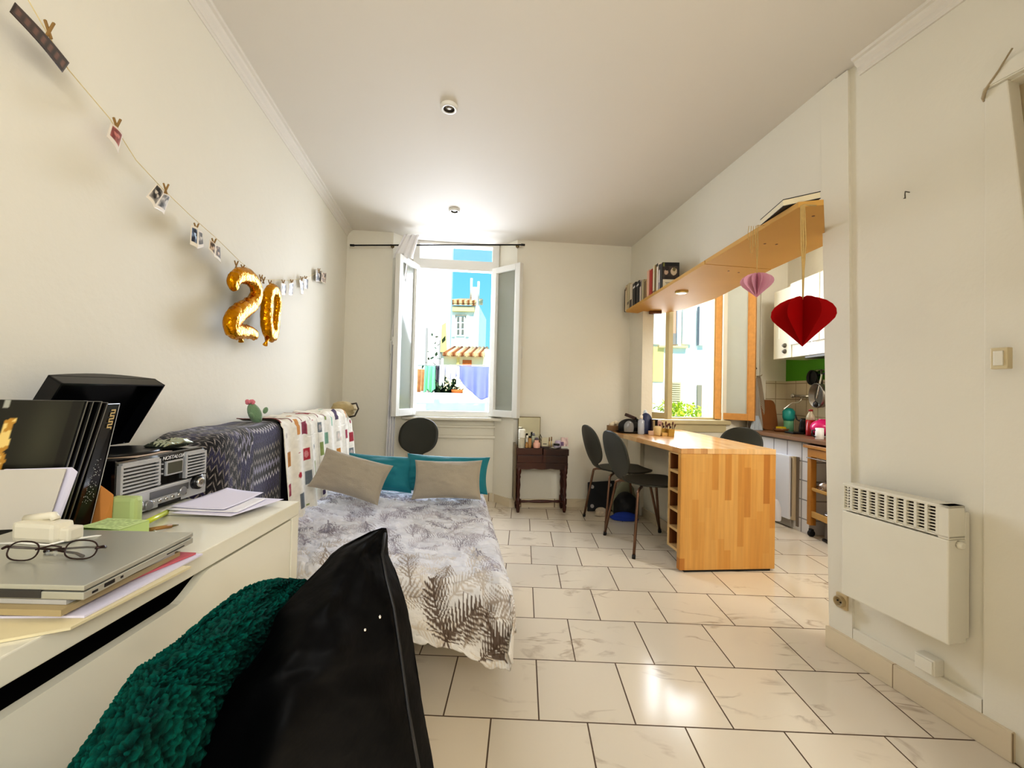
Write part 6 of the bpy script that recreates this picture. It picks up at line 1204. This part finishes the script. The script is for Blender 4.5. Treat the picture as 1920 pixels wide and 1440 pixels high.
hk = wb(3.845, -.004, 0); hz = atY(1432, 683, hk.y).z; g = G(); g.tube([wb(3.845, 0, hz+.03), wb(3.845, -.02, hz+.022), wb(3.845, -.024, hz), wb(3.835, -.03, hz-.03), wb(3.825, -.03, hz-.05)], .007, 8); g.tube([wb(3.845, -.024, hz), wb(3.86, -.03, hz-.03), wb(3.87, -.03, hz-.05)], .006, 8); g.ball(wb(3.845, -.02, hz+.02), .013, 10, (1, .7, 1.5)); tag(obj('wall_hook', g, BLACK), 'black forked hook on the wall right of the wooden casement', 'hook')
hz2 = atY(1436, 706, hk.y).z; g = G(); g.tube([wb(3.87, 0, hz2), wb(3.87, -.10, hz2+.002), wb(3.87, -.11, hz2+.012)], .003, 8); tag(obj('towel_hook', g, M('brass_hook', (170, 140, 90), .35, .8)), 'thin wire hook carrying the kitchen towels', 'hook')
g = G(); g.tube([wb(3.925, -.012, .8), wb(3.925, -.012, 2.44)], .006, 8); tag(obj('wall_pipe', g, PAINT), 'thin painted pipe running up the wall left of the tiles', 'pipe')
# trolley
CWD = M('trolley_pine', (176, 122, 52), .45, var=.14, scale=25.)
ct = thing('kitchen_trolley', 'wooden kitchen trolley with open shelves beside the tiled counter', 'trolley', (2.38, 3.1, 0)); tx0, tx1, ty0, ty1 = 2.205, 2.50, 2.62, 3.325
for x, y in ((tx0, ty1), (tx1, ty1), (tx0, ty0), (tx1, ty0)):
    l = obj('leg', G().box((x+.02 if x < 2.3 else x-.02, y-.02 if y > 3 else y+.02, .383), (.042, .042, .586), 0, .003), CWD, ct); obj('caster', G().lathe((x+.02 if x < 2.3 else x-.02, (y-.02 if y > 3 else y+.02)-.011, .026), [(.018, 0), (.025, .003), (.025, .019), (.018, .022)], 18, axis=(0, 1, 0)).box((x+.02 if x < 2.3 else x-.02, (y-.02 if y > 3 else y+.02), .052), (.02, .03, .014)), RUBBER, l)
g = G(); g.box(((tx0+tx1)/2, (ty0+ty1)/2, .690), (.34, .75, .026), 0, .004); obj('trolley_top', g, CWD, ct)
g = G(); g.box((tx0+.004, (ty0+ty1)/2, .643), (.018, .62, .06), 0, .002); dw = obj('drawer_front', g, CWD, ct)
g = G(); g.tube([(tx0-.012, ty1-.01, .602), (tx0-.012, ty0+.01, .602)], .005); obj('towel_bar', g, CHROME, ct)
for z in (.36, .165): g = G(); g.box(((tx0+tx1)/2, (ty0+ty1)/2, z), (.27, .63, .018), 0, .002); g.box((tx0+.012, (ty0+ty1)/2, z+.008 if z > .3 else z+.012), (.014, .63, .02 if z > .3 else .045), 0, .002); obj('shelf', g, M('pale_pine', (196, 156, 92), .5, var=.1), ct)
def shelf_blob(name, lab, cat, y, z, ry, rz, mat, seed):
    n = 26; A, B = np.meshgrid(np.linspace(0, math.pi, n), np.linspace(0, 2*math.pi, n, endpoint=False), indexing='ij'); nz = vnoise((n, n), (6, 8), seed, 3); bl_ = np.linspace(0, 1, n)**6; nz = nz*(1-bl_)+nz[:, :1]*bl_; r_ = 1+.3*nz*np.sin(A)
    surf(name, np.stack([2.31+.085*r_*np.sin(A)*np.cos(B), y+ry*r_*np.sin(A)*np.sin(B), z+rz*(np.maximum(np.cos(A), -.3)+.3)/1.3], -1), mat, None, cv=True, label=lab, cat=cat)
FOI = M('crinkled_film', (190, 180, 176), .15, .7)
shelf_blob('snack_bag', 'crinkled silver bag on the middle shelf of the trolley', 'bag', 3.22, .3705, .07, .075, FOI, 41)
shelf_blob('snack_bag', 'brown-grey plastic bag right of the silver one on the trolley', 'bag', 3.06, .3705, .07, .06, M('film_brown', (140, 120, 100), .2, .4), 42)
shelf_blob('snack_bag', 'silver wrapped bag on the bottom shelf of the trolley', 'bag', 3.14, .178, .09, .055, M('film_silver', (176, 176, 182), .15, .8), 43)
jr = thing('glass_jar', 'tall dark glass jar standing on the middle shelf of the trolley', 'jar', (2.36, 3.0, .37)); obj('jar_body', G().lathe((2.37, 2.99, .3705), [(.035, 0), (.037, .01), (.037, .12), (.028, .15)], 18), M('olive_glass', (92, 84, 50), .15, alpha=.8), jr); obj('lid', G().lathe((2.37, 2.99, .3705), [(.03, .15), (.03, .17)], 18), BLACK, jr)
g = G(); g.box((2.36, 3.03, .09), (.22, .34, .14), 0, .008); bn = thing('grey_crate', 'grey box standing on the floor under the kitchen trolley', 'box', (2.36, 3.03, .01)); obj('crate_body', g, M('grey_crate_m', (112, 104, 100), .6), bn); obj('crate_lid', G().box((2.36, 3.03, .012), (.24, .36, .016), 0, .003), BLACK, bn)
# ================================================================== outside
WALLX = M('sunlit_render', (250, 246, 234), .9, var=.02, scale=.8); OCR = M('sunlit_ochre', (240, 214, 130), .9, var=.06, scale=1.2); ROOFT = None
def rooftile(name):
    if name in MC: return MC[name]
    m = bpy.data.materials.new(name); m.use_nodes = True; nt = m.node_tree; N = nt.nodes.new; L = nt.links.new; b = nt.nodes['Principled BSDF']; b.inputs['Roughness'].default_value = .9
    tc = N('ShaderNodeTexCoord'); w_ = N('ShaderNodeTexWave'); w_.inputs['Scale'].default_value = 1.6; w_.inputs['Distortion'].default_value = 1.2; L(tc.outputs['Object'], w_.inputs['Vector'])
    cr = N('ShaderNodeValToRGB'); cr.color_ramp.elements[0].color = (*lin((150, 84, 40)), 1); cr.color_ramp.elements[1].color = (*lin((246, 214, 160)), 1); L(w_.outputs['Fac'], cr.inputs['Fac']); L(cr.outputs['Color'], b.inputs['Base Color']); MC[name] = m; return m
RT_ = rooftile('terracotta_tiles')
def wall_at(g, px0, px1, py0, py1, y, th=.3, zmin=None):
    a, b = atY(px0, py1, y), atY(px1, py0, y); a2 = atY(px0, py0, y); z0 = a.z if zmin is None else zmin; z1 = (a2.z+b.z)/2
    return g.box(((a.x+b.x)/2, y+th/2, (z0+z1)/2), (b.x-a.x, th, z1-z0))
g = G(); g.box((0, 25, -6.05), (80, 44, .1)); obj('courtyard_ground', g, M('courtyard', (206, 196, 176), .9), kind='structure')
# tall white house at the left
h1_ = thing('house', 'tall blank white house wall filling the left of the main window view', 'building', (-3.2, 11, -6)); g = G(); a, b = atY(640, 700, 11), atY(844, 620, 11); g.box(((a.x+b.x)/2, 11.1, 1.), (b.x-a.x, .2, 14.)); obj('house_wall', g, WALLX, h1_)
obj('drain_pipe', G().tube([(atY(801, 600, 10.93).x, 10.93, -5), (atY(801, 600, 10.93).x, 10.93, atY(801, 615, 10.93).z)], .03, 8), M('grey_pipe', (150, 146, 140), .6), h1_)
obj('drain_pipe', G().tube([(atY(827, 600, 10.93).x, 10.93, -5), (atY(827, 600, 10.93).x, 10.93, atY(827, 638, 10.93).z)], .03, 8), MC['grey_pipe'], h1_)
g = G(); p = [atY(826, 660, 10.9), atY(829, 610, 10.9), atY(836, 605, 10.9), atY(838, 660, 10.9)]; g.ext(p, (0, -.03, 0)); obj('plaster_patch', g, OCR, h1_)
# house with roof, chimney and shuttered window
h2_ = thing('house', 'white house with a tiled roof, chimney and shuttered window beyond the laundry', 'building', (-1.5, 16, -6)); Y2 = 16.
a, b = atY(845, 600, Y2), atY(898, 600, Y2); zr = atY(870, 573, Y2).z; g = G(); g.box(((a.x+b.x)/2, Y2+1.5, (zr-6)/2), (b.x-a.x, 3, zr+6)); obj('house_wall', g, WALLX, h2_)
zc0 = atY(870, 581, Y2).z; g = G(); g.box(((a.x+b.x)/2-.05, Y2-.06, zc0), (b.x-a.x-.25, .16, .16)); obj('eave_band', g, M('eave_cream', (236, 214, 150), .9), h2_)
r0_, r1_ = atY(842, 575, Y2-.2), atY(891, 575, Y2-.2); zt_ = atY(870, 560, Y2).z; g = G(); g.quadbox([(r0_.x, Y2-.2, zr-.02), (r1_.x, Y2-.2, zr-.02), (r1_.x, Y2+2.6, zt_+.3), (r0_.x, Y2+2.6, zt_+.3), (r0_.x, Y2-.2, zr+.1), (r1_.x, Y2-.2, zr+.1), (r1_.x, Y2+2.6, zt_+.5), (r0_.x, Y2+2.6, zt_+.5)])
for k in range(9): x = r0_.x+(r1_.x-r0_.x)*(k+.5)/9; g.tube([(x, Y2-.24, zr+.1), (x, Y2+2.6, zt_+.52)], .07, 8)
obj('tile_roof', g, RT_, h2_)
g = G(); wall_at(g, 884, 896, 538, 576, Y2+.1, .5); obj('chimney', g, M('chimney_render', (250, 232, 210), .9), h2_)
for px, pt in ((883.5, 522), (897, 528)): q = atY(px, 545, Y2+.3); obj('flue_pipe', G().tube([(q.x, q.y, q.z-.3), (q.x, q.y, atY(px, pt, Y2+.3).z)], .05, 8), M('flue_white', (236, 232, 220), .6), h2_)
g = G(); wall_at(g, 855, 872, 591, 630, Y2-.05, .06); wf = obj('window', g, WALLX, h2_)
g = G()
for i in range(2):
    for j in range(3): wall_at(g, 857+8.2*i, 861.5+8.2*i, 594+12*j, 603+12*j, Y2-.07, .03)
obj('window_panes', g, M('far_glass', (120, 118, 108), .3), wf)
for px in (847, 873): g = G(); wall_at(g, px, px+7, 592, 631, Y2-.06, .05); obj('shutter', g, WALLX, h2_)
g = G(); wall_at(g, 853, 874, 590, 592, Y2-.08, .1); obj('lintel', g, M('lintel_grey', (150, 140, 120), .8), h2_)
# lean-to with its own tile roof, door and posts
h3_ = thing('lean_to', 'low cream lean-to with a tiled roof above the washing line', 'building', (-1.3, 9.5, -6)); Y3 = 9.5
a, b = atY(831, 700, Y3), atY(907, 700, Y3); zt_ = atY(870, 668, Y3).z; g = G(); g.box(((a.x+b.x)/2, Y3+.6, (zt_-6)/2), (b.x-a.x, 1.2, zt_+6)); obj('lean_wall', g, M('cream_render', (252, 240, 190), .9), h3_)
g = G(); za_ = atY(870, 666, Y3-.15).z; zb_ = atY(870, 657, Y3).z+.12; g.quadbox([(a.x, Y3-.15, za_-.03), (b.x, Y3-.15, za_-.03), (b.x, Y3+1.2, zb_), (a.x, Y3+1.2, zb_), (a.x, Y3-.15, za_+.02), (b.x, Y3-.15, za_+.02), (b.x, Y3+1.2, zb_+.06), (a.x, Y3+1.2, zb_+.06)])
for k in range(10): x = a.x+(b.x-a.x)*(k+.5)/10; g.tube([(x, Y3-.18, za_+.02), (x, Y3+1.2, zb_+.07)], .04, 8)
obj('tile_roof', g, RT_, h3_); g = G(); wall_at(g, 867, 884, 675, 690, Y3-.03, .05); obj('terracotta_blind', g, M('terracotta', (206, 112, 48), .8), h3_); g = G(); wall_at(g, 856, 861, 671, 690, Y3-.04, .05); obj('post', g, OCR, h3_)
g = G(); wall_at(g, 907, 925, 655, 700, Y3+.2, .5, zmin=-6); tag(obj('white_pillar', g, WALLX), 'narrow white wall right of the lean-to', 'wall')
# terrace parapet
Y4 = 6.9; tw = thing('terrace', 'sunlit white terrace wall below the washing line', 'wall', (-1.2, Y4, -6)); g = G(); a, b = atY(690, 750, Y4), atY(960, 750, Y4); zt_ = atY(850, 737, Y4).z; g.box(((a.x+b.x)/2, Y4+.12, (zt_-6)/2), (b.x-a.x, .24, zt_+6)); obj('parapet', g, WALLX, tw)
g = G(); a, b = atY(690, 750, Y4), atY(960, 750, Y4); g.box(((a.x+b.x)/2, Y4+1.3, zt_-.45), (b.x-a.x, 2.1, .12)); obj('terrace_floor', g, M('terrace_tile', (196, 150, 120), .8), tw)
tf = zt_-.39
def hang(name, lab, px0, px1, py0, py1, y, mat, seed, kind=0, cat='laundry'):
    n, m_ = 26, 30; P = np.zeros((n, m_, 3)); a, b = atY(px0, py0, y), atY(px1, py0, y); zb = atY((px0+px1)/2, py1, y).z
    for i, u in enumerate(np.linspace(0, 1, n)):
        if kind == 1: lo = a.z+(zb-a.z)*(.25+.75*min(1, (u+.05)*1.25)**.7) if u < .8 else zb+(a.z-zb)*.08*(u-.8)/.2
        elif kind == 2: lo = a.z+(zb-a.z)*(.62+.38*math.sin(u*math.pi))
        else: lo = zb+.03*math.sin(u*9+seed)
        for j, v in enumerate(np.linspace(0, 1, m_)): P[i, j] = (a.x+(b.x-a.x)*u, y+.035*math.sin(u*15+seed)*(.3+v), a.z+(lo-a.z)*v)
    return surf(name, P, mat, None, label=lab, cat=cat, solid=.01)
YL = 6.4
hang('blue_sheet', 'large periwinkle blue sheet hanging on the washing line', 861, 917, 686, 749, YL, M('periwinkle', (128, 134, 220), .9, var=.08, scale=3.), 1, 1)
hang('grey_shirt', 'pale grey top hanging left of the blue sheet', 834, 858, 686, 712, YL, M('pale_grey_cloth', (200, 194, 210), .9, var=.06), 2, 2)
hang('white_shirt', 'white garment hanging left of the pale grey top', 825, 834, 686, 720, YL, M('white_laundry', (250, 248, 246), .9), 3)
hang('dark_garment', 'dark grey garment hanging behind the green cloth', 814, 825, 686, 716, YL+.06, M('dark_laundry', (86, 80, 88), .9), 4)
hang('green_cloth', 'mint green cloth hanging at the left of the terrace', 797, 816, 686, 733, YL, M('mint', (130, 206, 160), .9, var=.1, scale=4.), 5)
hang('white_towel', 'narrow white towel hanging beside the blue sheet', 857, 862, 686, 722, YL+.02, MC['white_laundry'], 6)
a, b = atY(770, 686, YL), atY(925, 686, YL); wl = thing('washing_line', 'washing line stretched across the terrace', 'line', (a+b)/2); obj('line', G().tube([a+Vector((0, 0, .01)), b+Vector((0, 0, .01))], .008, 6), M('line_grey', (180, 176, 170), .8), wl)
for p in (a, b): obj('line_post', G().tube([(p.x, YL, -6), (p.x, YL, p.z+.05)], .03, 8), MC['line_grey'], wl)
hang('bamboo_screen', 'brown bamboo screen at the left edge of the terrace', 779, 796, 692, 736, Y4+.3, M('bamboo_screen', (190, 140, 92), .9, var=.4, scale=14.), 7, 0, 'screen')
def plant(name, lab, px, y, zb, w_, h_, n, col, seed, cat='plant', l=.16):
    r_ = np.random.default_rng(seed); q = atY(px, 700, y); t = thing(name, lab, cat, (q.x, y, zb)); g = G()
    for _ in range(n):
        p = Vector((q.x+r_.normal(0, w_), y+r_.normal(0, w_*.6), zb+.1+abs(r_.normal(0, .5))*h_)); g.leaf(p, (r_.normal(), r_.normal()-.4, r_.normal(.3, .8)), l*r_.uniform(.6, 1.2), l*.45)
    obj('foliage', g, col, t); g = G()
    for k in range(5): g.tube([(q.x, y, zb), (q.x+w_*(k-2)*.4, y, zb+h_*.5)], .008, 5)
    obj('stem', g, M('stem_brown', (90, 70, 40), .9), t); return t
LEAFD = M('dark_leaf', (54, 74, 40), .6, var=.3, scale=9.); LEAFY = M('sunny_leaf', (190, 206, 50), .55, var=.25, scale=9.)
plant('potted_plant', 'dark leafy plant behind the green and grey laundry', 819, Y4+.45, tf, .08, .75, 220, LEAFD, 3); plant('potted_plant', 'dark bushy plant below the pale grey top', 844, Y4+.62, tf, .09, .55, 240, LEAFD, 4); plant('potted_plant', 'tall sparse plant rising above the green cloth', 808, Y4+.95, tf, .09, 1.3, 60, LEAFD, 5, l=.09)
q = atY(856, 735, Y4+.4); po = thing('flower_pot', 'orange terracotta pot on the terrace beside the blue sheet', 'pot', (q.x, Y4+.45, tf)); obj('pot_body', G().lathe((q.x, Y4+.45, tf), [(.06, 0), (.09, .38), (.10, .39), (.10, .45), (.08, .45)], 20), M('terracotta', (206, 112, 48), .8), po); obj('soil', G().lathe((q.x, Y4+.45, tf+.43), [(.08, 0), (.08, .01)], 16), M('soil', (60, 46, 36), .9), po)
# house facing the kitchen window
Y5 = 11.; h5_ = thing('house', 'white house with shuttered windows facing the kitchen window', 'building', (3.5, Y5, -6)); g = G(); a, b = atY(1130, 700, Y5), atY(1440, 700, Y5); g.box(((a.x+b.x)/2, Y5+1, 1), (b.x-a.x, 2, 14)); obj('house_wall', g, WALLX, h5_)
BLU = M('bluegrey_shutter', (196, 206, 218), .8); PKR = M('pink_recess', (206, 160, 130), .8)
g = G(); wall_at(g, 1252, 1269, 578, 648, Y5-.05, .06); wd = obj('window', g, PKR, h5_); g = G(); wall_at(g, 1255, 1268, 625, 646, Y5-.07, .03); obj('window_pane', g, M('far_glass2', (150, 140, 130), .3), wd)
for px0, px1 in ((1269, 1276), (1280, 1298), (1220, 1240)): g = G(); wall_at(g, px0, px1, 578, 645, Y5-.10 if px0 == 1269 else Y5-.08, .06); obj('shutter', g, BLU if px0 == 1269 else WALLX, h5_)
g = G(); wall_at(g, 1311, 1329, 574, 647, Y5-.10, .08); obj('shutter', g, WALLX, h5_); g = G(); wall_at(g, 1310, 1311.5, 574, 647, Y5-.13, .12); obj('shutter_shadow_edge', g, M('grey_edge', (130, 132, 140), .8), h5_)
g = G(); wall_at(g, 1330, 1345, 576, 645, Y5-.04, .05); obj('window', g, M('far_glass', (120, 118, 108), .3), h5_)
g = G(); wall_at(g, 1236, 1290, 648, 651, Y5-.12, .16); obj('sill_band', g, M('eave_cream', (236, 214, 150), .9), h5_); g = G(); wall_at(g, 1212, 1245, 650, 715, Y5-.03, .05); obj('ochre_patch', g, OCR, h5_)
g = G()
for k in range(17): wall_at(g, 1257, 1276, 717+4*k, 719.4+4*k, Y5-.10, .05)
wall_at(g, 1256, 1277, 716, 786, Y5-.06, .03); obj('louvre_shutter', g, M('louvre_cream', (206, 190, 150), .8), h5_)
g = G(); wall_at(g, 1307, 1323, 722, 786, Y5-.05, .06); wd = obj('window', g, M('shadowed_recess', (150, 140, 118), .8), h5_); g = G(); wall_at(g, 1331, 1345, 718, 780, Y5-.05, .06); obj('window', g, MC['far_glass'], h5_)
q0 = atY(1288, 790, 7.)
def bush(px, y, pyt, lab, seed, w_=.35, n=520):
    q = atY(px, pyt, y); r_ = np.random.default_rng(seed); zb = -6.; t = thing('bush', lab, 'bush', (q.x, y, zb), 'sunny bushes below the kitchen window'); g = G()
    for _ in range(n):
        p = Vector((q.x+r_.normal(0, w_), y+r_.normal(0, w_*.7), q.z-abs(r_.normal(0, .34)))); g.leaf(p, (r_.normal(), r_.normal()-.3, r_.normal(.4, .8)), r_.uniform(.07, .14), .05)
    obj('foliage', g, LEAFY, t); obj('trunk', G().tube([(q.x, y, zb), (q.x, y, q.z-.4)], .05, 8), M('stem_brown', (90, 70, 40), .9), t)
bush(1262, 7., 758, 'yellow-green leafy treetop at the left below the kitchen window', 1, .2, 420); bush(1303, 9., 764, 'yellow-green leafy treetop at the right below the kitchen window', 2, .3, 620)
# outer stone reveal with flaked paint at the right of the kitchen window
g = G(); facade_box(g, 3.535, 3.548, .16, .345, .80, 2.36); st('trim_7', g, M('flaked_reveal', (206, 172, 132), .9, var=.3, scale=26.))
# ================================================================== light, sky, camera
W = bpy.data.worlds.new('sky'); S.world = W; W.use_nodes = True; nt = W.node_tree; N = nt.nodes.new; L = nt.links.new; bg = nt.nodes['Background']
tc = N('ShaderNodeTexCoord'); sx = N('ShaderNodeSeparateXYZ'); L(tc.outputs['Generated'], sx.inputs['Vector']); cr = N('ShaderNodeValToRGB'); cr.color_ramp.elements[0].position = 0.; cr.color_ramp.elements[0].color = (*lin((150, 230, 255)), 1); cr.color_ramp.elements[1].position = .6; cr.color_ramp.elements[1].color = (*lin((60, 178, 250)), 1)
L(sx.outputs['Z'], cr.inputs['Fac']); L(cr.outputs['Color'], bg.inputs['Color']); bg.inputs['Strength'].default_value = 1.0
def lamp(name, typ, loc, energy, col, size=1., size_y=None, target=None, **k):
    l = bpy.data.lights.new(name, typ); l.energy = energy; l.color = tuple(x/255 for x in col)
    if typ == 'AREA':
        l.size = size
        if size_y: l.shape = 'RECTANGLE'; l.size_y = size_y
    elif typ == 'SUN': l.angle = math.radians(size)
    else: l.shadow_soft_size = size
    o = bpy.data.objects.new(name, l); COL.objects.link(o); o.location = loc
    if target is not None: o.rotation_euler = (Vector(target)-Vector(loc)).to_track_quat('-Z', 'Y').to_euler()
    return o
lamp('sun', 'SUN', (0, -5, 12), 5.5, (255, 244, 224), 1., target=(-1.8, 5, 0))
lamp('window_daylight', 'AREA', wb(.95, .75, 1.65), 78., (206, 220, 255), 1.0, 1.4, target=wb(.95, -2, .55))
lamp('kitchen_daylight', 'AREA', wb(3.17, .7, 1.6), 50., (230, 238, 255), .9, 1.5, target=wb(3.17, -2, .9))
lamp('room_fill', 'AREA', (.95, -1.5, 2.2), 55., (255, 246, 230), 1.6, 1.2, target=(-.9, 2.4, 1.1))
lamp('kitchen_fill', 'AREA', (2.0, 1.7, 2.35), 30., (255, 246, 230), .7, .7, target=(2.1, 3.4, .6))
cam = bpy.data.cameras.new('camera'); cam.sensor_fit = 'HORIZONTAL'; cam.sensor_width = 36.; cam.lens = 36.*F/1920.; cam.clip_start = .02; cam.clip_end = 200
co = bpy.data.objects.new('camera', cam); COL.objects.link(co)
# world directions of the picture axes
ax_ = Vector((RT[0], FW[0], UP[0])); ay_ = Vector((RT[1], FW[1], UP[1])); az_ = Vector((RT[2], FW[2], UP[2]))
co.matrix_world = Matrix(((ax_.x, -ay_.x, -az_.x, 0), (ax_.y, -ay_.y, -az_.y, 0), (ax_.z, -ay_.z, -az_.z, HC), (0, 0, 0, 1)))
S.camera = co
S.view_settings.view_transform = 'Standard'; S.view_settings.look = 'Medium High Contrast'; S.view_settings.exposure = .05; S.view_settings.gamma = 1.
S.cycles.max_bounces = 8; S.cycles.diffuse_bounces = 5; S.cycles.glossy_bounces = 4; S.cycles.transparent_max_bounces = 12; S.cycles.sample_clamp_indirect = 6.; S.cycles.caustics_reflective = False; S.cycles.caustics_refractive = False
